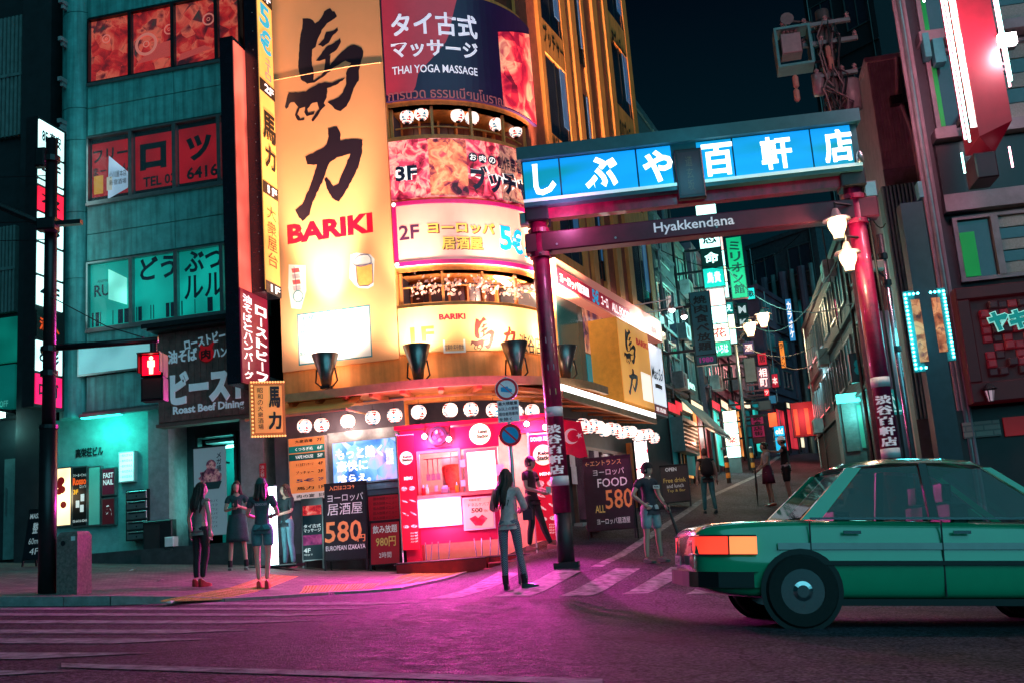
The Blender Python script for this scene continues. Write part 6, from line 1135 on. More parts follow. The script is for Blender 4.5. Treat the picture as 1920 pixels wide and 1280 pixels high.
def lane_building(name, label, p0, p1, top, m, storeys, lit, lower=None, deep=7, cat='building', wincol='#0a4a50', fronts=True):
    """block whose front runs from p0 to p1 (plan points), windows per storey"""
    p0, p1 = Vector((p0[0], p0[1], 0)), Vector((p1[0], p1[1], 0)); d = p1 - p0; pl = Plane(p0, math.atan2(d.y, d.x)); L = d.length; g0 = min(groundz(p0.x, p0.y), groundz(p1.x, p1.y)); T = Thing(name, label, cat, pl, (0, 0, g0))
    sgn = 1; T.part('wall', MB().box(0, L, 0, deep, g0 - .5, top), m)
    if lower: T.part('lower_facing', MB().box(.02, L - .02, -.05, -.001, g0 - .4, g0 + 3.1), lower)
    T.part('parapet', MB().box(-.05, L + .05, -.08, deep, top, top + .25), m)
    hz = (top - g0 - 3.4) / storeys; nw = max(1, int(L / 2.2)); rn = random.Random(int(L * 100) + storeys)
    for s in range(storeys):
        for k in range(nw):
            x0 = lerp(0, L, (k + .2) / nw); x1 = lerp(0, L, (k + .8) / nw); z0 = g0 + 3.4 + s * hz + hz * .25; z1 = z0 + hz * .5
            w = T.part('window', MB().box(x0 - .06, x1 + .06, -.07, -.001, z0 - .06, z0).box(x0 - .06, x1 + .06, -.07, -.001, z1, z1 + .06).box(x0 - .06, x0, -.07, -.001, z0, z1).box(x1, x1 + .06, -.07, -.001, z0, z1).box((x0 + x1) / 2 - .02, (x0 + x1) / 2 + .02, -.06, -.001, z0, z1), ALU)
            T.part('pane', MB().box(x0, x1, -.02, -.001, z0, z1), glow('lane_pane_lit', wincol, .5, .6) if rn.random() < lit else GLD, w)
        T.part('ledge', MB().box(0, L, -.12, -.001, g0 + 3.4 + s * hz - .1, g0 + 3.4 + s * hz), m)
    kinds = [('#ffb060', .9), ('#30d8c8', .8), ('#ff3848', .7), ('#ffe8c0', 1.1), ('#0a6a70', .5)]
    for k in range(max(1, int(L / 2.0)) if fronts else 0):           # lit or shuttered ground-floor fronts
        x0 = lerp(0, L, (k + .08) / max(1, int(L / 2.0))); x1 = lerp(0, L, (k + .9) / max(1, int(L / 2.0))); zg = groundz(*pl.w((x0 + x1) / 2, 0, 0)[:2]); c, es = kinds[rn.randrange(5)]
        f = T.part('shopfront', MB().box(x0, x1, -.16, -.06, zg + 2.35, zg + 2.75).box(x0, x0 + .07, -.14, -.06, zg, zg + 2.35).box(x1 - .07, x1, -.14, -.06, zg, zg + 2.35), DARK); T.part('shop_glazing', MB().box(x0 + .07, x1 - .07, -.09, -.06, zg + .3, zg + 2.35), glow('shop_' + c.strip('#'), c, es * .7, .7), f)
        if rn.random() < .6: T.part('sign_strip', MB().box(x0 + .1, x1 - .1, -.18, -.161, zg + 2.42, zg + 2.68), glow('strip_' + kinds[(k + 2) % 5][0].strip('#'), kinds[(k + 2) % 5][0], 1.0, .4), f)
    T.part('downpipe', MB().tube([(L * .93, -.12, g0), (L * .93, -.12, top)], .05, 8), DARK); T.part('downpipe', MB().tube([(L * .07, -.1, g0), (L * .07, -.1, top)], .035, 8), ALU)
    return T, pl, L, g0
def along(d0): return LP0 + Vector((cos(LA_), sin(LA_), 0)) * d0
L1, l1p, l1L, l1g = lane_building('lane_house', 'teal-grey house with brick base next to the yellow building', along(0), along(6.0), 11.2, TEALP, 3, .4, BRK)
L2, l2p, l2L, l2g = lane_building('lane_house', 'dark plum house under the stacked white lane signs', along(6.2) + Vector((.25, 0, 0)), along(13) + Vector((.3, 0, 0)), 11.5, PURB, 3, .3)
L3, l3p, l3L, l3g = lane_building('lane_house', 'narrow teal house in the middle distance left of the lane lamps', along(13.2), along(21) + Vector((.5, 0, 0)), 11.5, TEALP, 3, .3)
L4, l4p, l4L, l4g = lane_building('lane_house', 'far dark house closing the left side of the lane', along(21.2) + Vector((1.2, 0, 0)), along(33) + Vector((3.5, 0, 0)), 13, PURB, 3, .5)
# shutters, cabinet, awning and doors of the nearest lane houses
def onb(T, pl, px, y0, y1, name, m, parent=None, off=0): a = pl.off(off).rect(*px); return T.part(name, MB().box(a[0], a[1], y0, y1, a[2], a[3]), m, parent), a
_, a = onb(L1, l1p, (1256, 790, 1284, 850), -.45, -.051, 'meter_cabinet', mat('teal_cabinet', (.12, .24, .25), .45)); 
for k in range(7): L1.part('louvre', MB().box(a[0] + .1, a[1] - .1, -.47, -.451, lerp(a[2], a[3], .1 + .12 * k), lerp(a[2], a[3], .16 + .12 * k)), STAIN)
_, a = onb(L1, l1p, (1306, 785, 1330, 870), -.12, -.051, 'red_door', glow('door_red_lit', '#a02430', .5, .4))
th = Thing('cloth_awning', 'small dark teal shop awning over the brick house door', 'awning', l1p, (1, -.05, l1p.z(760, 1280))); zt, zb = l1p.z(735, 1262), l1p.off(-1).z(762, 1262); th.part('canvas', MB().add([(.3, -.05, zt), (l1L, -.05, zt), (l1L, -1.0, zb), (.3, -1.0, zb), (.3, -1.0, zb - .12), (l1L, -1.0, zb - .12)], [(0, 3, 2, 1), (3, 4, 5, 2)]), mat('awning_teal', (.05, .14, .15), .8)); th.part('front_bar', MB().tube([(.3, -1, zb - .13), (l1L, -1, zb - .13)], .025, 6), ALU); th.part('arm', MB().tube([(.4, -.05, zb), (.4, -1, zb - .1)], .02, 6), mat('arm_amber', '#c88a30', .4))
th.light('POINT', (1.5, -.5, zb - .5), 40, (1, .35, .2), .1)
x, z = l1p.off(-.4).uv(1300, 722); th = Thing('neon_script', 'pale neon-style script lettering on the brick house front', 'lettering', l1p, (x, -.4, z)); a = l1p.off(-.3).rect(1277, 708, 1302, 728); th.part('lettering', MB().txt('Majen', a[0], a[1], a[2], a[3], -.3, .04), glow('pale_neon', '#c8fff0', 1.2)); th.part('bracket', MB().box(a[0], a[1], -.28, -.001, a[2] - .04, a[2]), DARK)
# ---------------------------------------------------------------- signs over the lane
def lane_sign(label, px, Zd, rows, yaw=R_(-12), thick=.25, name='projecting_sign', wall_left=True, cat='sign', deepcol=None, arm=1.2):
    um, vm = (px[0] + px[2]) / 2, (px[1] + px[3]) / 2; pl = Plane(at(um, vm, Zd), yaw); a = pl.rect(*px); T = Thing(name, label, cat, pl, (a[0], 0, a[2])); T.part('casing', MB().box(a[0], a[1], 0, thick, a[2], a[3]), deepcol or DARK); s = a[0] if wall_left else a[1]
    for z in (lerp(a[2], a[3], .2), lerp(a[2], a[3], .8)): T.part('bracket', MB().box(s - (arm if wall_left else 0), s + (0 if wall_left else arm), thick * .3, thick * .6, z, z + .08), DARK)
    n = sum(r[1] for r in rows); acc = 0
    for (m, h, tx, tm, vert) in rows:
        z1 = lerp(a[3], a[2], acc / n); acc += h; z0 = lerp(a[3], a[2], acc / n); p = T.part('light_panel', MB().box(a[0] + .03, a[1] - .03, -.02, -.001, z0 + .02, z1 - .02), m)
        if tx: T.part('lettering', MB().txt(tx, lerp(a[0], a[1], .18), lerp(a[0], a[1], .82), lerp(z0, z1, .06 if vert else .22), lerp(z0, z1, .94 if vert else .78), -.026, .03, vert), tm, p)
    return T
CYW = glow('cyan_white_box', '#bffff4', 2.2, .2); GRN = glow('green_box', '#0a9a6a', .8, .3); GDK = glow('green_dark_box', '#04302c', .4); CRW = glow('cream_white_box', '#ffecc8', 2.0, .2); PKW = glow('pink_white_box', '#ffc8c0', 1.4, .2); TLB = glow('teal_box', '#0a6a70', .45, .3); REB = glow('red_box', '#c0142c', .8, .3)
YK = glow('grey_teal_board', '#1a4a54', .35, .3)
lane_sign('dark teal vertical all-you-can-eat grilled meat sign near the arm spotlights', (1298, 546, 1338, 684), 33, [(YK, 6, '焼肉食べ放題', INK, True), (YK, .9, '1980', glow('violet_ink', '#a03080', .5), False)], name='vertical_sign')
lane_sign('stacked green and white lit sign boxes above the grilled meat sign', (1311, 380, 1352, 540), 37, [(CYW, .8, '', None, 0), (TLB, .8, '', None, 0), (CYW, 1.2, '忍', INKN, False), (GDK, 1.2, '命', CYW, False), (glow('cyan_box', '#18b8a8', 1.1, .3), 1.2, '鳥貴', CYW, False)])
lane_sign('lower stack of bright white lane sign boxes beside the grilled meat sign', (1330, 540, 1366, 668), 38.5, [(PKW, 1, '', None, 0), (CYW, 1, '', None, 0), (CRW, 1, '花', REB, False), (GRN, .8, 'いろは', CYW, False)])
lane_sign('slim white lit column sign next to the green vertical sign', (1347, 440, 1362, 560), 39, [(PKW, 1, '', 0, 0), (CYW, 1, '', 0, 0), (CRW, 1, '', 0, 0), (CYW, 1, '', 0, 0)])
lane_sign('short column of cream and teal lit boxes under the slim white sign', (1362, 566, 1379, 645), 41, [(TLB, 1, 'え', CYW, False), (CRW, 1.2, '', 0, 0), (CYW, 1.2, '', 0, 0)])
lane_sign('tall green translucent vertical lane sign with dark characters', (1366, 444, 1397, 560), 42, [(GRN, 5, 'ミリオン館', mat('dark_green_ink', (.01, .06, .05), .5), True)])
lane_sign('dark green two-letter sign behind the first lane lamp', (1382, 568, 1404, 618), 45, [(GDK, 1, 'M', WINK, False), (GDK, 1, 'K', WINK, False)])
lane_sign('small red lit square sign far down the lane', (1420, 661, 1438, 684), 52, [(REB, 1, '居', INK, False)]); lane_sign('navy square sign with pale characters below the red square sign', (1420, 686, 1443, 728), 51, [(glow('navy_box', '#14384a', .4), 1, '相町', PKW, True)]); lane_sign('little red neon character sign deep in the lane', (1432, 728, 1443, 742), 50, [(REB, 1, 'ツ', PKW, False)]); lane_sign('red vertical lantern-like sign in the far lane', (1446, 700, 1460, 726), 54, [(REB, 1, '本', PKW, False)])
lane_sign('violet signboard hanging under the lane lamp pole', (1392, 640, 1415, 664), 44, [(glow('violet_box', '#503060', .5), 1, '酒', PKW, False)]); lane_sign('dull mirror-like board below the violet signboard', (1395, 670, 1418, 716), 43.5, [(mat('dull_board', (.2, .2, .2), .3, emit='#6a6050', es=.3), 1, '', 0, 0)]); lane_sign('dark blank rectangular sign box above the magenta notice', (1422, 750, 1446, 768), 42, [(mat('blank_panel', (.06, .06, .07), .4), 1, '', 0, 0)])
T = lane_sign('brilliant white stacked lightbox standing at the left lane edge', (1358, 768, 1386, 858), 40, [(CRW, 1, '', 0, 0), (CYW, 1, '', 0, 0), (CRW, 1, '楽', REB, False), (CYW, 1, '', 0, 0)], name='lightbox'); a = T.pl.uv(1372, 840); T.light('POINT', (a[0], -1.0, a[1] + .6), 60, (.9, 1, .9), .3); pb_ = T.part('plinth', MB().box(a[0] - .3, a[0] + .3, .02, .22, a[1] - 2.0, a[1] - .35), TEALP)
lane_sign('magenta notice board with dark writing beside the lane lightbox', (1409, 776, 1434, 830), 46, [(glow('magenta_notice', '#8a2050', .4), 4, '飲食店街', INK, True), (PURB, 1, '', 0, 0)])
lane_sign('cyan standing lightbox on the lane behind the couple', (1452, 797, 1474, 850), 36, [(glow('cyan_stand', '#18a8d8', 1.3, .2), 1, 'ok!', WL, False), (glow('cyan_stand', '#18a8d8', 1.3, .2), 1.6, '', 0, 0)], name='standing_lightbox', arm=.05)
lane_sign('orange and red flame-bright sign beside the cyan standing lightbox', (1440, 772, 1458, 800), 44, [(glow('flame_box', '#ff5a30', 1.6, .5), 1, '', 0, 0)]); lane_sign('small round-edged pale blue sign high in the far lane', (1441, 740, 1456, 756), 49, [(glow('pale_blue_box', '#1a6a88', .6), 1, '', 0, 0)])
# ---------------------------------------------------------------- lane lamps
lpp = at(1404, 855, 41); LPl = Plane((lpp.x, lpp.y), 0); g = groundz(lpp.x, lpp.y); th = Thing('lamp_post', 'slim grey lamp post with two bell lamps on the left of lane', 'lamp post', LPl, (0, 0, g)); zt = LPl.z(640, 1385); th.part('post', MB().tube([(0, 0, g - .1), (0, 0, zt)], .07, 10), ALU, smooth=True); th.part('arm', MB().tube([(0, 0, zt - .1), (LPl.x(1404, 606), -.2, LPl.z(606, 1404)), ], .03, 6).tube([(0, 0, zt - .1), (LPl.x(1428, 588), -.2, LPl.z(588, 1428))], .03, 6), DARK)
for u, v, lb in ((1404, 618, 'lower glowing bell lamp on the lane lamp post'), (1429, 600, 'upper glowing bell lamp on the lane lamp post')): street_lamp_head(u, v, lb, LPl, .24, 170, -.2)
# far end
def fpt(u, Zd): p = at(u, 800, Zd); return p
FE, fep, feL, feg = lane_building('far_building', 'dark pipe-fronted building closing the far end of the lane', fpt(1440, 60), fpt(1580, 56), 17, mat('deep_teal_wall', (.05, .08, .10), .6, var=.5), 3, .35, None, 8, wincol='#6a4030', fronts=False)
for k in range(7): x = lerp(.5, feL - .5, k / 6); FE.part('pipe', MB().tube([(x, -.2, feg), (x, -.2, 15)], .14 + .1 * (k % 2), 8), PURB if k % 2 else TEALP)
T = lane_sign('red-lit bar front glowing at the far end of the lane', (1484, 752, 1536, 818), 46, [(glow('red_bar_front', '#6a0a14', .45, .6), 1, '', 0, 0)], name='bar_front', cat='shopfront', wall_left=False, arm=.3); a = T.pl.rect(1484, 752, 1536, 818)
for k in range(4): T.part('door_panel', MB().box(lerp(a[0], a[1], .1 + .2 * k), lerp(a[0], a[1], .24 + .2 * k), -.05, -.021, a[2] + .1, a[3] - .3), glow('bar_door_%d' % (k % 2), ('#d86030', '#701018')[k % 2], .45, .6))
T.light('POINT', ((a[0] + a[1]) / 2, -1.2, a[3] - .6), 160, (1, .1, .12), .3)
# ---------------------------------------------------------------- right side of the lane
R3, r3p, r3L, r3g = lane_building('lane_house', 'dark brick house with hanging cables on the right of the lane', fpt(1530, 44), at(1650, 800, 27), 8.8, brickm('dark_brick', (.07, .05, .055), (.05, .04, .05), (.02, .02, .025)), 2, .3, fronts=False)
rs = Plane(at(1600, 800, 30), R_(-14)); a = rs.rect(1568, 735, 1640, 752); T = Thing('shop_fascia', 'cyan lit shop fascia over a steel shutter on the right lane side', 'shopfront', rs, (a[0], 0, rs.z(880, 1600))); T.part('fascia', MB().box(a[0], a[1], 0, .3, a[2], a[3]), glow('cyan_fascia', '#58fff0', 2.0, .3)); T.part('body', MB().box(a[0], a[1], .1, 2, rs.z(850, 1600) - .5, a[2]), TEALP)
for k in range(16): z = lerp(rs.z(845, 1600), a[2], k / 16); T.part('shutter_slat', MB().box(a[0] + .1, lerp(a[0], a[1], .45), .04, .099, z + .005, z + .09), SLAT)
T.part('window', MB().box(lerp(a[0], a[1], .5), a[1] - .1, .05, .099, rs.z(840, 1600), a[2] - .1), glow('green_pane', '#2a7a68', .7, .5)); T.light('POINT', (a[0] + .5, -.5, a[2] - .3), 50, (.2, 1, .9), .2)
T = lane_sign('small dim framed poster with round figures on dark brick', (1594, 660, 1630, 715), 29, [(glow('dim_teal_poster', '#0a2a30', .4), 1, '8', TLB, False)], wall_left=False, arm=.4, name='framed_poster', cat='poster')
# bollards of the lane
STR = mat('bollard_black', (.02, .02, .02), .5); STY = mat('bollard_yellow', '#c08030', .5, emit='#ff9a40', es=.1)
for k, (u, v, h) in enumerate(((1367, 905, 48), (1413, 885, 46), (1495, 842, 36), (1597, 925, 52), (1578, 945, 50))):
    p = on_ground(u, v); Q = Plane(p, 0); g = groundz(p.x, p.y); hh = h * p.y / FPX; th = Thing('striped_bollard', ('black and amber striped bollard behind the man with backpack', 'striped bollard left of the couple at the lane edge line', 'far striped bollard stack near the cyan lightbox', 'striped bollard at the right lane edge behind the car', 'nearest striped bollard at the right lane line')[k], 'bollard', Q, (0, 0, g), 'lane bollards'); r = .075
    for j in range(5): th.part('band', MB().tube([(0, 0, g + hh * j / 5), (0, 0, g + hh * (j + 1) / 5)], r, 12), STR if j % 2 == 0 else STY, smooth=False)
    th.part('cap', MB().lathe([(r, 0), (r * .7, .04), (r * .1, .06)], (0, 0, g + hh), 12), WHITE)
# scooter at the bar front
p = on_ground(1508, 838); Q = Plane(p, R_(25)); g = groundz(p.x, p.y); th = Thing('parked_scooter', 'dark scooter parked before the red bar front', 'scooter', Q, (0, 0, g))
for x in (-.6, .6): w = th.part('wheel', MB().lathe([(.14, -.05), (.24, -.05), (.25, 0), (.24, .05), (.14, .05)], (x, 0, g + .25), 16, 'y'), INK); th.part('hub', MB().disc((x, g + .25), .08, -.06, .06, 10), ALU, w)
th.part('body', MB().prism([(-.75, g + .45), (-.6, g + .75), (0, g + .72), (.05, g + .35), (.35, g + .33), (.5, g + .95), (.62, g + .95), (.6, g + .4), (.35, g + .22), (-.4, g + .25)], -.15, .15), mat('scooter_dark', (.05, .06, .07), .3, coat=.5)); th.part('seat', MB().box(-.65, 0, -.13, .13, g + .755, g + .83), INK); th.part('handlebar', MB().tube([(.5, -.3, g + 1.02), (.54, 0, g + .98), (.5, .3, g + 1.02)], .02, 6), ALU); th.part('headlight', MB().ball((.64, 0, g + .9), .08, 10, 6), ALU)
# ================================================================== right: corrugated block, corner building
CG = Plane(at(1680, 300, 25), R_(-11)); x0, x1 = CG.x(1637, 200), CG.x(1760, 200); zt = CG.z(118, 1637); g = groundz(*CG.w(x0, 0, 0)[:2])
T = Thing('corrugated_building', 'mauve corrugated metal building rising behind the right gate post', 'building', CG, (x0, 0, g)); COR = mat('corrugated_mauve', (.42, .28, .32), .5, var=.3, scale=3)
T.part('core', MB().box(x0, x1, .05, 8, g - .5, zt), COR); n = 22
zsp = CG.z(318, 1660)
for k in range(n): a, b = lerp(x0, x1, k / n), lerp(x0, x1, (k + 1) / n); T.part('rib_panel', MB().prism([(0, 0)], 0, 1) if False else MB().add([(a, .045, zsp), (a + (b - a) * .12, -.02, zsp), (b - (b - a) * .12, -.02, zsp), (b, .045, zsp), (a, .045, zt), (a + (b - a) * .12, -.02, zt), (b - (b - a) * .12, -.02, zt), (b, .045, zt)], [(0, 1, 5, 4), (1, 2, 6, 5), (2, 3, 7, 6)]), COR)
T.part('coping', MB().box(x0 - .05, x1, -.08, 8, zt + .002, zt + .12), COR); T.part('lower_wall', MB().box(x0, x1, -.03, .049, g - .5, zsp - .01), mat('mauve_render', (.22, .18, .21), .6, var=.4)); T.part('downpipe', MB().tube([(CG.x(1680, 110), -.1, zt), (CG.x(1682, 180), -.1, CG.z(180, 1682)), (CG.x(1700, 250) + .1, -.1, CG.z(250, 1700)), (CG.x(1700, 250) + .15, -.1, g)], .05, 8), COR)
for px in ((1697, 192, 1725, 230), (1735, 372, 1758, 425)): a = CG.rect(*px); w = T.part('window', MB().box(a[0], a[1], -.06, -.031, a[2], a[3]), DARK); T.part('pane', MB().box(a[0] + .05, a[1] - .05, -.065, -.061, a[2] + .05, a[3] - .05), GLD, w)
a = CG.rect(1667, 186, 1690, 202); T.part('vent_hood', MB().box(a[0], a[1], -.25, -.031, a[2], a[3]), DARK)
a = CG.off(-.6).rect(1662, 345, 1712, 540); T = Thing('shutter_unit', 'teal ribbed shutter cladding left of the LED sign pillar', 'cladding', CG.off(-.6), (a[0], 0, a[2])); n = 14; x0_, x1_ = CG.off(-.6).x(1666, 440), CG.off(-.6).x(1770, 440); T.part('backing', MB().box(x0_, x1_, .05, .56, g - .5, a[3]), TEALP)
for k in range(n): T.part('rib', MB().bbox(lerp(x0_, x1_, (k + .1) / n), lerp(x0_, x1_, (k + .9) / n), 0, .049, a[2] - 3, a[3], .02), mat('teal_rib', (.10, .30, .30), .45))
# corner building
RP = Plane(at(1800, 500, 19.0), R_(-9)); g = groundz(*RP.w(0, 0, 0)[:2]); x0 = RP.x(1742, 400); x1 = RP.x(2150, 400)
T = TR = Thing('corner_building', 'dark corner building with mesh windows and maroon grill sign at right edge', 'building', RP, (x0, 0, g)); CBW = mat('mauve_concrete', (.25, .20, .23), .6, var=.35, scale=2, bump=.2)
zz = lambda v: RP.z(v, 1780)
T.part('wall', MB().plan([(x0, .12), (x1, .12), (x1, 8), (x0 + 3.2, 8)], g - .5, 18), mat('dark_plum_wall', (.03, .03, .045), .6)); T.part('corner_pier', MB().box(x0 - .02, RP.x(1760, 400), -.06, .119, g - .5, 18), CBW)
for k, u in enumerate((1722, 1731, 1738)): T.part('riser_pipe', MB().tube([(RP.x(u, 300), -.05 - .03 * k, g), (RP.x(u, 300), -.05 - .03 * k, 18)], .035 + .015 * (k % 2), 8), CBW if k != 1 else ALU)
for v0, v1 in ((80, 62), (266, 247), (400, 368)): T.part('ledge', MB().box(RP.x(1755, 300), x1, -.25 if v0 != 400 else -.12, .119, zz(v0), zz(v1)), CBW)
MESH = mat('mesh_blind', (.32, .26, .24), .5, var=.3, scale=40)
for k, (v0, v1) in enumerate(((90, 243), (408, 532), (-90, 58))):
    x_a = RP.x(1775, 300); w = T.part('window', MB().box(x_a - .08, x1, .0, .119, zz(v1), zz(v1) + .07).box(x_a - .08, x1, .0, .119, zz(v0) - .07, zz(v0)).box(x_a - .08, x_a, .0, .119, zz(v1) + .07, zz(v0) - .07).box(RP.x(1838, 300), RP.x(1838, 300) + .12, -.02, .119, zz(v1) + .07, zz(v0) - .07), CBW)
    for j in range(5): T.part('blind_panel', MB().box(RP.x(1838, 300) + .13, x1, .06 + .01 * (j % 2), .118, lerp(zz(v1) + .08, zz(v0) - .08, j / 5) + .01, lerp(zz(v1) + .08, zz(v0) - .08, (j + 1) / 5) - .01), MESH if j % 2 == 0 else GLD, w)
    T.part('pane', MB().box(x_a, RP.x(1838, 300) - .01, .09, .118, zz(v1) + .08, zz(v0) - .08), GLD, w); T.part('green_strip', MB().box(x_a + .02, x_a + (.28 if k == 1 else .1), .06, .089, zz(v1) + .1, zz(v0) - .3), glow('green_strip', '#0a8a3a', .45, .3), w)
for px in ((1716, 350, 1724, 380), (1726, 75, 1738, 120), (1745, 85, 1765, 130)): a = RP.rect(*px); T.part('teal_fitting', MB().box(a[0], a[1], -.3, -.05, a[2], a[3]), mat('teal_fitting', (.05, .3, .32), .4))
T.part('dark_fascia', MB().box(RP.x(1760, 320), x1, -.05, .119, zz(366), zz(270)), mat('black_fascia', (.006, .007, .014), .3))
# maroon grill sign with blocks
MAR = mat('maroon_board', '#3a0a14', .5, var=.3, emit='#5a0a18', es=.12); SGp = RP.off(-.35); a = SGp.rect(1802, 532, 1990, 750); th = Thing('grill_signboard', 'maroon signboard with raised red block mosaic and teal katakana', 'sign', SGp, (a[0], 0, a[2])); th.part('backboard', MB().box(a[0], a[1], .0, .34, a[2], a[3]), MAR)
f_ = .22; th.part('frame', MB().bbox(a[0], a[1], -.12, -.001, a[3] - f_, a[3]).bbox(a[0], a[1], -.12, -.001, a[2], a[2] + f_ * 1.6).bbox(a[0], a[0] + f_, -.12, -.001, a[2] + f_ * 1.6, a[3] - f_), MAR)
rn = random.Random(11); zb_, zt_ = SGp.z(705, 1870), SGp.z(565, 1870); xa_ = SGp.x(1842, 640); nr, nc = 9, 9; sz = (zt_ - zb_) / nr
for i in range(nr):
    for j in range(nc):
        if rn.random() < .12: continue
        k = rn.choice((1, 1, 1, 1.9)); x = xa_ + j * sz * 1.15; z = zb_ + i * sz; th.part('block', MB().bbox(x + .01, x + sz * 1.12, -.02 - rn.random() * .11, -.001, z + .01, z + sz * .97), glow('block_%d' % rn.randrange(3), ('#7a1828', '#a02430', '#4a1020')[rn.randrange(3)] if False else '#8a1c2a', .22) if rn.random() < .6 else mat('block_dark', '#401822', .5, emit='#401822', es=.2))
b_ = SGp.rect(1846, 584, 1924, 624); th.part('lettering', MB().txt('ヤキ', b_[0], b_[1], b_[2], b_[3], -.15, .12, ex=.02), mat('letter_edge', '#c8f0e8', .4, emit='#a0fff0', es=.4)); th.part('lettering', MB().txt('ヤキ', b_[0] + .02, b_[1] - .02, b_[2] + .02, b_[3] - .02, -.175, .06, ex=.01), mat('letter_teal', '#107a78', .4, emit='#10a098', es=.4))
c = SGp.uv(1850, 740); th2 = Thing('wall_lantern', 'small black wall lantern below the maroon grill signboard', 'lantern', SGp, (c[0], -.2, c[1])); th2.part('cage', MB().lathe([(.05, -.14), (.09, .06), (.14, .08), (.03, .18)], (c[0], -.2, c[1]), 6), DARK); th2.part('glass', MB().lathe([(.045, -.13), (.08, .05)], (c[0], -.205, c[1]), 10), mat('lantern_glass', '#c0a0b0', .3, emit='#d8b0c0', es=.4)); th2.part('arm', MB().box(c[0] - .02, c[0] + .02, -.2, .3, c[1] + .14, c[1] + .17), DARK)
# ground floor of the corner building
T.part('shop_base', MB().box(RP.x(1800, 860), x1, -.1, .119, g - .5, RP.z(770, 1800)), mat('base_dark', (.02, .012, .016), .5)); a = RP.rect(1802, 790, 1872, 820); T.part('brick_panel', MB().box(a[0], a[1], -.14, -.101, a[2], a[3]), brickm('pale_brick', (.36, .25, .22), (.30, .2, .18), (.2, .15, .14))); a = RP.rect(1878, 780, 1960, 815); T.part('red_panel', MB().box(a[0], a[1], -.14, -.101, a[2], a[3]), glow('red_low_panel', '#8a0a14', .35, .4))
# vertical neon sign
NP = Plane(at(1840, 150, 17.2), R_(-9)); xa, xb = NP.x(1818, 150), NP.x(1884, 150); zb, zt = NP.z(268, 1850), 13.5; th = Thing('neon_sign', 'crimson vertical projecting sign edged by cyan and white neon tubes', 'sign', NP, (xa, 0, zb))
th.part('casing', MB().add([(xa, 0, zb + .12), (xb, 0, zb + .32), (xb, .9, zb + .32), (xa, .9, zb + .12), (xa, 0, zt), (xb, 0, zt), (xb, .9, zt), (xa, .9, zt), ((xa + xb) / 2, .3, zb - .1)], [(4, 5, 6, 7), (0, 1, 5, 4), (1, 2, 6, 5), (2, 3, 7, 6), (3, 0, 4, 7), (1, 0, 8), (2, 1, 8), (3, 2, 8), (0, 3, 8)]), mat('neon_case_red', '#5a0618', .4, emit='#a00a28', es=.18, var=.2))
th.part('bracket', MB().box((xa + xb) / 2 - .05, (xa + xb) / 2 + .05, .9, 1.9, zb + 1, zb + 1.1).box((xa + xb) / 2 - .05, (xa + xb) / 2 + .05, .9, 1.9, zt - 1, zt - .9), DARK)
th.part('picture_strip', MB().box(xa - .10, xa - .002, .02, .04, zb + .3, zt), pic('flame_print', ['#ff7a50', '#ffd0b0', '#ffffff', '#ff9070', '#60c8b8'], 5, 2.0, stretch=(1, 1, .5))); NEC = glow('neon_cyan', '#a8fff0', 7); NEP = glow('neon_pink', '#ffb0c0', 7)
for x, m, z0 in ((xa - .16, NEC, zb + .05), (xa - .22, NEP, zb + .1), (xb + .06, NEP, zb + .9), (xb + .1, NEC, zb + 1.0), (xa - .5, NEC, zb + 2.6)): th.part('neon_tube', MB().tube([(x, .0, z0), (x, .0, zt)], .018, 6), m); th.part('tube_clip', MB().box(x - .03, x + .6 if x < xa else x + .02, .02, .05, z0 + .3, z0 + .34) if x < xa else MB().box(xb, x, .02, .05, z0 + .3, z0 + .34), DARK)
for x, m in ((xa - .3, NEC), (xb - .1, NEP)): th.part('neon_tube', MB().tube([(x, .05, zb - .45), (x, .05, zb - .1)], .016, 6), m)
th.part('lower_box', MB().bbox(xa - .1, xb - .3, .1, .7, zb - .55, zb - .11), mat('neon_case_dark', '#2a0a18', .4)); th.light('POINT', (xa - .5, -.6, zb + 2), 420, (1, .35, .45), .3)
c = NP.uv(1887, 76); th = Thing('flood_lamp', 'glaring white rectangular lamp beside the crimson neon sign', 'lamp', NP, (c[0], 0, c[1])); th.part('lens', MB().bbox(c[0] - .14, c[0] + .14, -.1, .05, c[1] - .09, c[1] + .09), glow('lamp_blaze', '#fff0f0', 25)); th.part('housing', MB().box(c[0] - .16, c[0] + .16, .051, .2, c[1] - .1, c[1] + .1), DARK); th.part('bracket', MB().box(c[0] - .02, c[0] + .02, .2, 2.2, c[1] - .02, c[1] + .02), DARK); th.light('POINT', (c[0], -.4, c[1] - .1), 160, (1, .6, .68), .1)
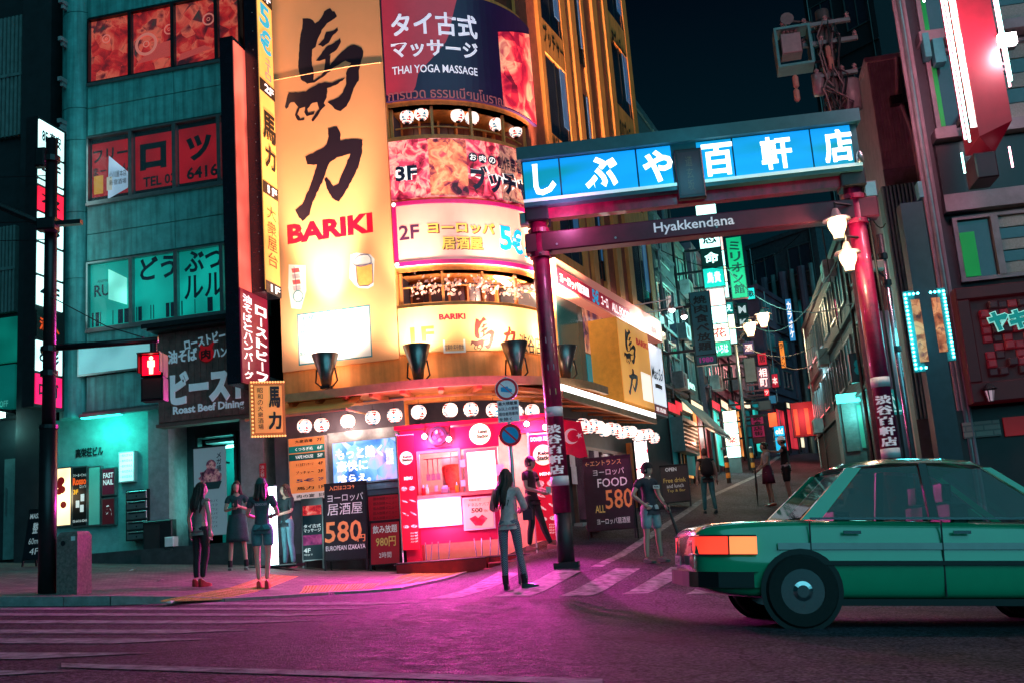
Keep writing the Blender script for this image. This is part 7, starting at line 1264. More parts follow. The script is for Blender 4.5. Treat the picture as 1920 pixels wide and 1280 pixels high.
# LED strips
LEP = Plane(at(1745, 600, 17.8), R_(-9)); g2 = groundz(*LEP.w(0, 0, 0)[:2]); th = Thing('led_sign', 'dark pillar sign edged with U-shaped strings of cyan LED dots', 'sign', LEP, (0, 0, g2)); xa, xb = LEP.x(1722, 600), LEP.x(1766, 600); th.part('pillar', MB().box(xa, xb, .03, .4, g2 - .2, LEP.z(378, 1715)), mat('pillar_navy', (.02, .035, .05), .4)); LED = glow('led_cyan', '#58f8ff', 14)
for (u0, v0, u1, v1) in ((1699, 552, 1717, 690), (1771, 545, 1788, 668)):
    a0, z1_ = LEP.uv(u0, v0); a1, z0_ = LEP.uv(u1, v1); xm_ = (a0 + a1) / 2; inn = 1 if u0 < 1745 else -1; th.part('side_panel', MB().box(min(xm_, xm_ + inn * .22) - .03, max(xm_, xm_ + inn * .22) + .03, .04, .1, z0_ - .06, z1_ + .06), mat('teal_led_panel', (.03, .25, .27), .4)); th.part('poster_strip', MB().box(min(xm_ + inn * .08, xm_ + inn * .22), max(xm_ + inn * .08, xm_ + inn * .22), .02, .039, z0_ + .1, z1_ - .1), pic('led_poster', ['#301018', '#b05030', '#e89060', '#702838'], 4, .4))
    for k in range(19): th.part('led', MB().ball((xm_, .03, lerp(z0_, z1_, k / 18)), .022, 8, 5), LED)
    for k in range(1, 4): th.part('led', MB().ball((xm_ + inn * .07 * k, .03, z1_), .022, 8, 5), LED)
    if u0 < 1745:
        for k in range(1, 3): th.part('led', MB().ball((xm_ + inn * .08 * k, .03, z0_), .022, 8, 5), LED)
th.light('POINT', (LEP.x(1700, 600) - .1, -.35, LEP.z(620, 1745)), 22, (.1, .9, 1), .3)
# poles in front of it
def pole(label, u0, v0, Zd, vtop, r, m, name='utility_pole'):
    p = at(u0, v0, Zd); Q = Plane(p, 0); g = groundz(p.x, p.y); th = Thing(name, label, 'pole', Q, (0, 0, g)); th.part('shaft', MB().tube([(0, 0, g - .2), (0, 0, Q.z(vtop, u0 - (v0 - vtop) * .14))], r, 12), m, smooth=True); return th, Q, g
th, Q, g = pole('shiny steel pole just right of the right gate post', 1706, 820, 17.3, 440, .055, mat('steel_pole', (.4, .38, .4), .25, metal=.9))
for v in (480, 530, 655): th.part('clamp', MB().tube([(0, 0, Q.z(v + 5, 1670)), (0, 0, Q.z(v - 5, 1670))], .08, 10), DARK)
c = Q.uv(1640, 502); th.part('camera_box', MB().bbox(c[0] - .12, c[0] + .1, -.2, 0, c[1] - .08, c[1] + .08), mat('camera_pale', '#c8a890', .4)); th.part('camera_arm', MB().tube([(c[0], -.1, c[1] - .08), (0, 0, c[1] - .2)], .02, 6), DARK)
th2, Q2, g = pole('dark square post carrying the crossing sign beside right gate post', 1690, 830, 17.0, 585, .1, mat('grey_post', (.10, .09, .11), .4)); 
q = Q2.off(-.2); th = Thing('crossing_sign', 'teal house-shaped pedestrian crossing sign on the grey post', 'traffic sign', q, (q.x(1672, 740), 0, q.z(778, 1672))); pts = [q.uv(*p) for p in ((1650, 770), (1652, 778), (1690, 776), (1692, 768), (1676, 729), (1664, 730))]; th.part('plate', MB().prism(pts, -.02, .0), mat('crossing_teal', '#1a8080', .4, emit='#20a098', es=.35)); W2 = mat('crossing_white', (.7, .75, .75), .4, emit='#b8fff8', es=.5)
cx_, cz_ = q.uv(1671, 752); k = 17 / FPX; th.part('walking_figure', MB().disc((cx_, cz_ + 14 * k), 3 * k, -.026, -.021, 10).prism([(cx_ - 3 * k, cz_ + 10 * k), (cx_ + 3 * k, cz_ + 10 * k), (cx_ + 8 * k, cz_ + 2 * k), (cx_ + 6.5 * k, cz_ + 1 * k), (cx_ + 2.5 * k, cz_ + 5 * k), (cx_ + 3 * k, cz_ - 3 * k), (cx_ + 7 * k, cz_ - 14 * k), (cx_ + 4.5 * k, cz_ - 15 * k), (cx_, cz_ - 5 * k), (cx_ - 5 * k, cz_ - 15 * k), (cx_ - 7.5 * k, cz_ - 14 * k), (cx_ - 2.5 * k, cz_ - 3 * k), (cx_ - 3 * k, cz_ + 4 * k), (cx_ - 6 * k, cz_), (cx_ - 7.5 * k, cz_ + 1 * k)], -.026, -.021), W2); th.part('kerb_stripe', MB().box(cx_ - 16 * k, cx_ + 16 * k, -.026, -.021, cz_ - 20 * k, cz_ - 17 * k), W2); th.part('bracket', MB().box(cx_ - .03, cx_ + .03, .001, .12, cz_ - .1, cz_ + .1), DARK)
wf = Plane(at(1775, 795, 18.2), R_(-9)); a = wf.rect(1757, 772, 1792, 818); th = Thing('wifi_sign', 'pale teal board marked Free Wi-Fi under the LED pillar', 'sign', wf, (a[0], 0, a[2])); th.part('board', MB().box(a[0], a[1], 0, .04, a[2], a[3]), mat('wifi_board', '#2a6a70', .4, emit='#308a90', es=.3)); th.part('lettering', MB().txt('Free Wi-Fi', a[0] + .02, a[1] - .02, lerp(a[2], a[3], .28), lerp(a[2], a[3], .42), -.006, .02), INKN); th.part('stand', MB().box((a[0] + a[1]) / 2 - .03, (a[0] + a[1]) / 2 + .03, .041, .08, a[2] - 1.2, a[3]), DARK); cw = ((a[0] + a[1]) / 2, lerp(a[2], a[3], .55))
for r in (.03, .07, .11): th.part('wave_arc', MB().tube([(cw[0] + r * cos(t), -.004, cw[1] + r * sin(t)) for t in (R_(45), R_(70), R_(90), R_(110), R_(135))], .008, 5), INKN)
ls = on_ground(1700, 950); lq = Plane(at(1697, 895, 17.4), R_(-6)); a = lq.rect(1681, 870, 1714, 920); th = Thing('lit_stand_sign', 'amber lit standing sign seen through the car windows', 'standing sign', lq, (a[0], 0, a[2] - .5)); th.part('box', MB().box(a[0], a[1], 0, .18, a[2] - .45, a[3] + .03), DARK); th.part('face', MB().box(a[0] + .02, a[1] - .02, -.012, -.001, a[2], a[3]), glow('amber_stand', '#ffb860', 1.8, .3)); th.part('lettering', MB().txt('カフェ', lerp(a[0], a[1], .2), lerp(a[0], a[1], .8), lerp(a[2], a[3], .7), lerp(a[2], a[3], .82), -.016, .02), INK); th.part('lettering', MB().txt('営業中', lerp(a[0], a[1], .2), lerp(a[0], a[1], .8), lerp(a[2], a[3], .35), lerp(a[2], a[3], .45), -.016, .02), INK)
# ---------------------------------------------------------------- transformer pole above the gate
p = at(1572, 240, 21.5); Q = Plane(p, R_(-10)); g = groundz(p.x, p.y); CP = mat('pole_concrete', (.12, .10, .10), .6, var=.4, scale=6); th = Thing('transformer_pole', 'concrete pole crowded with cables and a framed equipment box above gate', 'utility pole', Q, (0, 0, g)); zt = Q.z(22, 1540); th.part('shaft', MB().tube([(0, 0, g - .2), (0, 0, zt)], .19, 14, .14), CP, smooth=True)
for v in (45, 95, 125, 150, 190, 215): th.part('pole_band', MB().tube([(0, 0, Q.z(v + 4, 1550)), (0, 0, Q.z(v - 4, 1550))], .2, 12), DARK)
a = Q.rect(1452, 66, 1520, 140); fr = MB(); y = -.2; tt = .05
for (b0, b1, b2, b3) in ((a[0], a[1], a[3] - tt, a[3]), (a[0], a[1], a[2], a[2] + tt), (a[0], a[0] + tt, a[2] + tt, a[3] - tt), (a[1] - tt, a[1], a[2] + tt, a[3] - tt)): fr.box(b0, b1, y - .25, y + .25, b2, b3)
th.part('equipment_frame', fr, mat('frame_teal_steel', (.07, .15, .15), .4, metal=.5)); b_ = Q.rect(1462, 78, 1500, 115); th.part('equipment_box', MB().bbox(b_[0], b_[1], y - .2, y + .2, b_[2], b_[3]), mat('equipment_grey', (.2, .15, .155), .5)); th.part('frame_arm', MB().tube([(a[1], y, a[3] - .1), (0, 0, a[3])], .03, 6).tube([(a[1], y, a[2] + .1), (0, 0, a[2] + .2)], .03, 6), DARK)
for k in range(4): th.part('insulator', MB().lathe([(.03, 0), (.05, .03), (.03, .06), (.05, .09), (.02, .14)], (lerp(b_[0], b_[1], .2 + .2 * k), y - .1, b_[3]), 8), CP)
c = Q.uv(1474, 48); th.part('siren', MB().lathe([(.14, -.1), (.06, .05), (.04, .2)], (c[0], y, c[1]), 10, 'y'), CP); th.part('siren_arm', MB().tube([(c[0], y, c[1]), (c[0] + .05, y, a[3])], .03, 6).tube([(c[0], y, c[1]), (0, 0, c[1] - .1)], .03, 6), DARK)
rn = random.Random(4)
for k in range(16):
    z0_ = lerp(Q.z(220, 1560), zt - .3, rn.random()); dx = rn.uniform(-.35, .35); th.part('cable', MB().tube([(rn.uniform(-.2, .2), -.22, z0_), (dx, -.35, z0_ - .4), (dx * .6, -.28, z0_ - .9), (rn.uniform(-.15, .25), -.22, z0_ - 1.3)], .018, 5), rn.choice((INK, DARK, CP)))
for u, v in ((1490, 165), (1492, 190), (1550, 110), (1555, 130)): c = Q.uv(u, v); th.part('cable_joint', MB().lathe([(.03, -.14), (.06, -.1), (.06, .1), (.03, .14)], (c[0], -.3, c[1]), 8), mat('joint_rust', (.3, .16, .12), .5))
# dark tower beyond, roof lamp
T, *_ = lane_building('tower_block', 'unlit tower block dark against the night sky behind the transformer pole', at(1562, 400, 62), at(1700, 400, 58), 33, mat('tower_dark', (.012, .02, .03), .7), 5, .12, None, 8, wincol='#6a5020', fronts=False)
b_ = at(1628, 275, 30); Q = Plane(b_, R_(-10)); th = Thing('roof_lamp', 'amber lamp shining on a rooftop behind the gate sign end', 'lamp', Q, (0, 0, b_.z)); th.part('globe', MB().ball((0, 0, b_.z), .1, 10, 6), glow('amber_lamp', '#ffc070', 25)); th.part('hood', MB().box(-.2, .2, -.1, .2, b_.z + .1, b_.z + .15), DARK); th.part('post', MB().tube([(0, .1, groundz(b_.x, b_.y)), (0, .1, b_.z + .1)], .05, 8), DARK); th.light('POINT', (0, -.3, b_.z - .1), 14, (1, .6, .25), .1)
T, *_ = lane_building('rear_block', 'pale stair tower block behind the yellow building against dark sky', at(1188, 260, 34), at(1236, 260, 38), at(1215, 205, 35).z, mat('rear_teal', (.10, .15, .17), .6, var=.4), 2, .0, None, 6)
# overhead wires
WR = INK
for k, (a_, b_, s) in enumerate((((1400, 600, 40), (1600, 420, 22), 1.2), ((1360, 500, 40), (1620, 560, 22), .9), ((1380, 640, 42), (1560, 620, 40), .8), ((1440, 660, 45), (1640, 470, 24), 1.6), ((1250, 520, 30), (1400, 610, 42), .6), ((1560, 180, 21.5), (1660, 420, 24), 1.0), ((1540, 420, 24), (1580, 640, 30), .9), ((1240, 470, 29), (1500, 440, 34), .8))):
    A, B = at(*a_), at(*b_); M = MB().tube([A.lerp(B, t / 12) - Vector((0, 0, s * 4 * (t / 12) * (1 - t / 12))) - A for t in range(13)], .014, 5); o = props(meshob('overhead_cable', M, WR), ('%s of the black cables strung across the lane' % ORD[k]).replace('leftmost', 'first') , 'cable', 'cables over the lane'); o.location = A
# ---------------------------------------------------------------- more lights and signs up the lane
for lb, px, Zd, rows, wl in (
    ('small pink vertical sign on the right lane wall above the shutter shop', (1566, 560, 1578, 610), 33, [(glow('rose_box', '#e04878', .9, .3), 1, '酒', WL, False), (glow('rose_box', '#e04878', .9, .3), 1, '場', WL, False)], False),
    ('cyan square sign on the far right lane wall', (1544, 640, 1562, 664), 40, [(glow('cyan_box', '#18b8a8', 1.1, .3), 1, 'BAR', WL, False)], False),
    ('cream lit sign low on the right side of the far lane', (1538, 700, 1556, 735), 42, [(CRW, 1, '寿', REB, False)], False),
    ('orange lit strip sign beside the red square lane sign', (1462, 640, 1472, 690), 55, [(glow('orange_strip', '#ff8a30', 1.0, .4), 1, 'ラーメン', INK, True)], True),
    ('teal neon square high over the far lane', (1400, 540, 1416, 562), 50, [(glow('teal_neon', '#20e0d0', 1.3, .3), 1, '歌', INKN, False)], True),
    ('tall pale blue blade sign far up the lane', (1476, 560, 1488, 640), 57, [(glow('blade_blue', '#3a90c8', .7, .3), 1, 'カラオケ', WL, True)], True)):
    lane_sign(lb, px, Zd, rows, wall_left=wl, arm=.8)
for k, (u, v, Zd, en, c) in enumerate(((1340, 600, 36, 260, (.3, 1, .9)), (1375, 500, 40, 200, (.2, 1, .7)), (1430, 690, 49, 160, (1, .3, .3)), (1330, 800, 35, 120, (1, .5, .3)), (1545, 690, 39, 160, (.4, .9, 1)))):
    src = bpy.data.objects[('projecting_sign', 'projecting_sign.001', 'projecting_sign.002')[k % 3]]
    p = at(u, v, Zd); ld = bpy.data.lights.new('lane_fill', 'POINT'); ld.energy = en; ld.color = c; ld.shadow_soft_size = .5; lo = bpy.data.objects.new('lane_fill', ld); col.objects.link(lo); lo.location = p  # unattached point lights added to brighten the lane around its signs
# air conditioners and meters on the lane walls
for k, (T_, pl_, L_, g_) in enumerate(((L1, l1p, l1L, l1g), (L2, l2p, l2L, l2g), (L3, l3p, l3L, l3g), (R3, r3p, r3L, r3g))):
    for j in range(3):
        x = L_ * (.2 + .28 * j); z = g_ + 3.3 + 1.9 * j; T_.part('air_conditioner', MB().bbox(x - .4, x + .4, -.42, -.06, z, z + .55, .02), CONC); T_.part('fan_grille', MB().ring((x - .1, z + .28), .05, .2, -.43, -.421, 16), DARK); T_.part('cable', MB().tube([(x + .3, -.1, z), (x + .35, -.08, z - .8), (x + .1, -.08, z - 1.6)], .02, 5), INK)
# denser head of the transformer pole
th = Thing('pole_crossarms', 'steel crossarms with insulators near the top of the concrete pole', 'crossarm', Plane(at(1572, 240, 21.5), R_(-10)), (0, 0, Plane(at(1572, 240, 21.5), R_(-10)).z(60, 1545))); Q = th.pl
for v, xl, xr in ((52, -.9, .5), (88, -.5, .6), (150, -.35, .5)):
    z = Q.z(v, 1548); th.part('crossarm', MB().box(xl, xr, -.24, -.15, z - .04, z + .04), mat('crossarm_steel', (.14, .11, .12), .4, metal=.5))
    for j in range(4): x = lerp(xl + .05, xr - .05, j / 3); th.part('insulator', MB().lathe([(.03, 0), (.055, .03), (.03, .06), (.055, .09), (.02, .14)], (x, -.2, z + .04), 8), mat('porcelain', (.25, .2, .2), .3))
z = Q.z(185, 1558); th.part('transformer_can', MB().lathe([(.02, -.35), (.2, -.33), (.22, .25), (.2, .3), (.05, .34)], (.32, -.05, z), 14), mat('can_grey', (.15, .12, .13), .45), smooth=True); th.part('transformer_can', MB().lathe([(.02, -.25), (.13, -.23), (.13, .2), (.03, .24)], (-.28, -.12, z + .3), 12), mat('can_grey', (.15, .12, .13), .45), smooth=True)
# ================================================================== green car crossing in front (at rest)
CARX0 = None
gc = on_ground(1310, 1178); CPl = Plane((gc.x, gc.y + .9), 0.0)
sl = math.atan(-.0757)
e = bpy.data.objects.new('green_car', None); col.objects.link(e); props(e, 'glossy green saloon car crossing the lane mouth at the right edge', 'car')
e.location = (gc.x, gc.y + .87, groundz(gc.x, gc.y) ); e.rotation_euler = (0, -sl, 0)
CLEN, HW = 4.7, .86
GPA = mat('car_green_paint', (.004, .40, .20), .2, var=.06, coat=1.0, spec=.6); CGL = glass('car_glass', '#0a2a2c', .38, .03); CHR = mat('chrome', (.6, .6, .62), .12, metal=1, var=0); BLKP = mat('car_black_trim', (.01, .01, .012), .4, var=0); RUB = mat('tyre_rubber', (.015, .015, .016), .8, bump=.3, scale=20)
def cpart(name, mb, m, parent=None, smooth=False): return meshob(name, mb, m, parent or e, smooth)
# body shell: cross sections along x; each gives half width, sill, waist, deck heights
SEC = [(0.0, .62, .42, .62, .86), (.06, .74, .34, .62, .93), (.25, .80, .27, .60, .97), (.7, .84, .24, .60, .99), (1.15, .86, .23, .60, 1.0), (2.2, .86, .23, .60, .985), (3.1, .86, .23, .60, .975), (3.55, .85, .24, .60, .955), (4.1, .82, .25, .58, .90), (4.5, .74, .29, .56, .82), (4.68, .6, .38, .55, .72)]
B = MB(); nr = 14
for (x, hw, sill, waist, deck) in SEC:
    ring = [(-hw * .9, sill), (-hw * .985, sill + .05), (-hw, waist - .12), (-hw * 1.0, waist), (-hw * .985, waist + .03), (-hw * .96, deck - .06), (-hw * .88, deck - .01)]
    ring = ring + [(-y, z) for y, z in reversed(ring)]; B.v += [(x, y, z) for y, z in ring]
for i in range(len(SEC) - 1):
    for j in range(nr): B.f.append((i * nr + j, (i + 1) * nr + j, (i + 1) * nr + (j + 1) % nr, i * nr + (j + 1) % nr))
B.f += [tuple(range(nr)), tuple((len(SEC) - 1) * nr + j for j in range(nr - 1, -1, -1))]
body = cpart('body', B, GPA, smooth=True)
me = body.data; bm = bmesh.new(); bm.from_mesh(me); bmesh.ops.recalc_face_normals(bm, faces=bm.faces); bm.to_mesh(me); bm.free()
m_ = body.modifiers.new('round', 'SUBSURF'); m_.levels = 2; m_.render_levels = 2
# greenhouse: pillars + roof + glass
def gh(x, z): t = (z - .97) / .55; return .80 - .17 * t
RX = [(1.02, .985), (1.55, 1.49), (1.75, 1.53), (2.4, 1.55), (2.75, 1.52), (3.55, .965)]       # side outline of the cabin
roof = MB()
for x, z in ((1.5, 1.475), (1.6, 1.52), (1.9, 1.555), (2.4, 1.56), (2.7, 1.535), (2.85, 1.47)):
    h = gh(x, z); roof.v += [(x, -h, z - .05), (x, -h * .8, z), (x, 0, z + .02), (x, h * .8, z), (x, h, z - .05)]
for i in range(5):
    for j in range(4): roof.f.append((i * 5 + j, (i + 1) * 5 + j, (i + 1) * 5 + j + 1, i * 5 + j + 1))
cpart('roof', roof, GPA, smooth=True)
def pil(x0, z0, x1, z1, w, m=GPA):
    for s in (-1, 1): cpart('pillar', MB().add([(x0 - w, s * gh(0, z0), z0), (x0 + w, s * gh(0, z0), z0), (x1 + w * .8, s * gh(0, z1), z1), (x1 - w * .8, s * gh(0, z1), z1)] + [(x0 - w, s * (gh(0, z0) - .05), z0), (x0 + w, s * (gh(0, z0) - .05), z0), (x1 + w * .8, s * (gh(0, z1) - .05), z1), (x1 - w * .8, s * (gh(0, z1) - .05), z1)], [(0, 1, 2, 3), (7, 6, 5, 4), (0, 4, 5, 1), (1, 5, 6, 2), (2, 6, 7, 3), (3, 7, 4, 0)]), m)
pil(1.08, .97, 1.55, 1.46, .09); pil(2.22, .97, 2.2, 1.5, .045, BLKP); pil(3.5, .96, 2.8, 1.46, .05)
for s in (-1, 1):
    for q in ([(1.2, .99), (2.17, .985), (2.15, 1.48), (1.63, 1.45)], [(2.27, .985), (3.40, .97), (2.76, 1.44), (2.25, 1.48)]): cpart('side_window', MB().add([(x, s * (gh(x, z) - .02), z) for x, z in q] + [(x, s * (gh(x, z) - .026), z) for x, z in q], [(0, 1, 2, 3), (7, 6, 5, 4)]), CGL)
cpart('rear_window', MB().add([(1.0, -.7, .99), (1.0, .7, .99), (1.52, .6, 1.47), (1.52, -.6, 1.47)], [(0, 1, 2, 3)]), CGL); cpart('windscreen', MB().add([(3.6, -.72, .97), (3.6, .72, .97), (2.84, .6, 1.48), (2.84, -.6, 1.48)], [(0, 1, 2, 3)]), CGL)
[cpart('waist_trim', MB().box(1.05, 3.6, q, q + .015, .97, .99), CHR) for q in (-.87, .855)]; cpart('rubbing_strip', MB().box(1.0, 4.0, -.885, -.855, .56, .60), BLKP); cpart('rubbing_strip', MB().box(1.0, 4.0, .855, .885, .56, .60), BLKP)
cpart('sill', MB().box(.95, 3.5, -.86, -.80, .2, .26), BLKP); cpart('sill', MB().box(.95, 3.5, .80, .86, .2, .26), BLKP)
def wrap(path, th_, z0, z1):
    q = path + [(x, -y) for x, y in reversed(path)]; n = len(q); M = MB(); ins = [(x + th_ * (1 if x < 2 else -1), y * .93) for x, y in q]
    M.v = [(x, y, z) for z in (z0, z1) for x, y in q] + [(x, y, z) for z in (z0, z1) for x, y in ins]
    for i in range(n - 1): M.f += [(i, i + 1, n + i + 1, n + i), (n + i, n + i + 1, 3 * n + i + 1, 3 * n + i), (2 * n + i + 1, 2 * n + i, 3 * n + i, 3 * n + i + 1)[::-1], (i + 1, i, 2 * n + i, 2 * n + i + 1)]
    return M
cpart('bumper', wrap([(.52, .87), (.2, .85), (.03, .76), (-.03, .6), (-.05, .3)], .08, .36, .50), BLKP, smooth=False); cpart('bumper', wrap([(4.2, .86), (4.45, .80), (4.66, .66), (4.72, .4)], .08, .34, .48), BLKP)
TLR = glow('tail_light_red', '#ff3a28', 1.3, .6); TLO = glow('tail_light_amber', '#ff8048', 1.1, .5)
for s in (-1, 1):
    PT_ = [(.012, .40), (.02, .60), (.06, .71), (.14, .775), (.30, .825)]; LM = MB(); LM.v = [(x, s * y, z) for z in (.66, .82) for x, y in PT_]; LM.f = [(i, i + 1, i + 6, i + 5) for i in range(4)]; t = cpart('tail_light', LM, TLR, smooth=True)
    cpart('lens_bezel', MB().tube([(x - .004, s * (y + .004), .655) for x, y in PT_ + [(.56, .858)]], .008, 5), CHR, t); cpart('lens_bezel', MB().tube([(x - .004, s * (y + .004), .825) for x, y in PT_ + [(.56, .852)]], .008, 5), CHR, t); cpart('lens_divider', MB().box(.30, .312, s * .82, s * .842, .66, .82), BLKP, t)
    cpart('indicator_lens', MB().add([(.31, s * .832, .66), (.56, s * .859, .66), (.56, s * .853, .82), (.31, s * .828, .82)], [(0, 1, 2, 3)]), TLO, t)
    cpart('headlight', MB().add([(4.69, s * .35, .56), (4.60, s * .68, .56), (4.50, s * .72, .72), (4.62, s * .35, .72)], [(0, 1, 2, 3)]), WHITE)
    mr = cpart('door_mirror', MB().bbox(3.2, 3.38, s * .88, s * 1.05, 1.0, 1.13), GPA)
    for x in (1.35, 2.35): cpart('door_handle', MB().box(x, x + .16, s * .862, s * .88, .84, .87), CHR)
    for x in (1.05, 2.25, 3.3): cpart('door_gap', MB().box(x - .006, x + .006, s * .85, s * .8645, .28, .96), BLKP)
    for x in (.95, 3.72):
        w = cpart('wheel', MB().lathe([(.2, -.1), (.31, -.1), (.33, -.07), (.33, .07), (.31, .1), (.2, .1), (.2, -.1)], (x, s * .80, .33), 28, 'y'), RUB); cpart('rim', MB().lathe([(.21, -.09), (.17, -.07), (.05, -.1), (.05, .1), (.17, .07), (.21, .09)], (x, s * .80, .33), 20, 'y'), CHR, w)
        cpart('wheel_arch', MB().lathe([(.005, -.004), (.375, -.004), (.375, .004), (.005, .004)], (x, s * .866, .335), 28, 'y'), BLKP)
for s, x in ((-.35, 2.5), (.35, 2.5), (0, 1.5)):
    st_ = cpart('seat', MB().bbox(x - .05, x + .12, s - .25, s + .25, .5, 1.12, .03) if x > 2 else MB().bbox(1.35, 1.5, -.62, .62, .5, 1.05, .03), BLKP)
    if x > 2: cpart('headrest', MB().bbox(x - .06, x + .03, s - .12, s + .12, 1.15, 1.32, .03), BLKP, st_)
cpart('dashboard', MB().box(3.1, 3.5, -.7, .7, .8, .95), BLKP); cpart('number_plate', MB().box(-.05, -.04, -.17, .17, .55, .64), WHITE)
# finer car details
STP = mat('pale_stripe', (.5, .52, .5), .35, var=.1)
for s in (-1, 1):
    cpart('side_stripe', MB().add([(.62, s * .8605, .70), (4.05, s * .838, .69), (4.05, s * .836, .745), (.62, s * .857, .76)], [(0, 1, 2, 3)]) if False else MB().box(.75, 3.5, s * .855, s * .8635, .70, .76), STP)
    for x in (.95, 3.72):
        for k in range(8): a = k * pi / 4; cpart('rim_hole', MB().disc((x + .125 * cos(a), .33 + .125 * sin(a)), .022, s * .878, s * .889, 8), BLKP)
        cpart('hub_cap', MB().disc((x, .33), .055, s * .87, s * .905, 14), CHR)
pass
cpart('plate_lettering', MB().txt('12-34', -.12, .12, .565, .62, 0, .02), BLKP).rotation_euler = (0, 0, -pi / 2)
bpy.data.objects['plate_lettering'].location = (-.052, 0, 0)
# ================================================================== people
def skin_geo(V, Ed, root, sub=1):
    """V: name -> (co, rx, ry); grows one continuous surface over the edges"""
    names = list(V); me = bpy.data.meshes.new('sk'); me.from_pydata([V[n][0] for n in names], [(names.index(a), names.index(b)) for a, b in Ed], []); o = bpy.data.objects.new('sk', me); col.objects.link(o)
    sm = o.modifiers.new('s', 'SKIN'); sm.use_smooth_shade = True
    L = me.skin_vertices[0].data
    for i, n in enumerate(names): L[i].radius = (V[n][1], V[n][2]); L[i].use_root = (n == root)
    ss = o.modifiers.new('u', 'SUBSURF'); ss.levels = sub; ss.render_levels = sub
    r = bpy.data.meshes.new_from_object(o.evaluated_get(bpy.context.evaluated_depsgraph_get())); mb = MB(); mb.v = [tuple(v.co) for v in r.vertices]; mb.f = [tuple(p.vertices) for p in r.polygons]
    bpy.data.objects.remove(o); bpy.data.meshes.remove(me); bpy.data.meshes.remove(r); mb.sm = True; return mb
def head_geo(c, yaw, pitch, s=1.0):
    """head with brow, nose, chin and ears; looks towards -y"""
    H = MB(); nr_, ns = 12, 16; hh, hw, hd = .118 * s, .076 * s, .096 * s
    for i in range(nr_ + 1):
        ph = -pi / 2 + pi * i / nr_; z = sin(ph)
        for j in range(ns):
            a = 2 * pi * j / ns; r = max(.03, cos(ph)); x, y = r * cos(a), r * sin(a)
            k = 1 - .28 * max(0, -z) ** 1.3; x *= k; y = y * (1 - .10 * max(0, -z)) - .10 * max(0, -z) * (1 if y < 0 else 0)
            if y < 0 and abs(x) < .3: y -= .14 * math.exp(-((z + .18) / .16) ** 2) * (1 - abs(x) / .3) - .04 * math.exp(-((z - .05) / .1) ** 2) * (abs(x) > .1)
            H.v.append((x * hw, y * hd, z * hh))
    for i in range(nr_):
        for j in range(ns): H.f.append((i * ns + j, i * ns + (j + 1) % ns, (i + 1) * ns + (j + 1) % ns, (i + 1) * ns + j))
    for sx in (-1, 1): H.ball((sx * hw * 1.0, .005, -.01 * s), .028 * s, 8, 6, .35, .7, 1)
    M = Matrix.Translation(c) @ Matrix.Rotation(yaw, 4, 'Z') @ Matrix.Rotation(pitch, 4, 'X'); H.v = [tuple(M @ Vector(v)) for v in H.v]
    F = MB()
    for sx in (-1, 1): F.ball((sx * .031 * s, -hd * .86, .008 * s), .011 * s, 8, 5, 1, .5, .6); F.box(sx * .018 * s, sx * .044 * s, -hd * .93, -hd * .85, .028 * s, .033 * s)
    F.v = [tuple(M @ Vector(v)) for v in F.v]; P = MB().ball((0, -hd * .90, -.058 * s), .018 * s, 8, 5, 1, .35, .32); P.v = [tuple(M @ Vector(v)) for v in P.v]
    return H, F, P, M, (hw, hd, hh)
def hand_geo(B, elbow, wrist, thumb_dir, curl=.5):
    e, w_ = Vector(elbow), Vector(wrist); d = (w_ - e).normalized(); t = Vector(thumb_dir); t = (t - t.dot(d) * d).normalized(); nrm = d.cross(t)
    B.tube([w_ - d * .02, w_ + d * .03, w_ + d * .075, w_ + d * .09], [.024, .036, .038, .02], 8)
    for k in range(4):
        o_ = w_ + d * .075 + t * (.027 - .018 * k); L = (.072, .08, .074, .058)[k]; d2 = (d + nrm * curl * .6).normalized(); d3 = (d + nrm * curl * 1.8).normalized()
        B.tube([o_, o_ + d * L * .45, o_ + d * L * .45 + d2 * L * .3, o_ + d * L * .45 + d2 * L * .3 + d3 * L * .28], [.0095, .009, .0085, .006], 6)
    o_ = w_ + d * .03 + t * .03; B.tube([o_, o_ + (t + d * .8).normalized() * .035, o_ + (t + d * .8).normalized() * .035 + (d + t * .2 + nrm * curl * .5).normalized() * .03], [.012, .011, .008], 6)
SKIN = mat('skin', (.48, .30, .23), .55, var=.12, scale=12); EYE = mat('eye_dark', (.02, .012, .01), .3, var=0); LIP = mat('lips', (.38, .12, .11), .5, var=0)
HAIRB = mat('hair_dark_brown', (.028, .014, .012), .5, var=.5, scale=30, bump=.4); HAIRK = mat('hair_black', (.012, .008, .01), .45, var=.5, scale=30, bump=.4)
def cloth(name, c, rough=.8): return mat(name, c, rough, var=.4, scale=6, bump=.6)
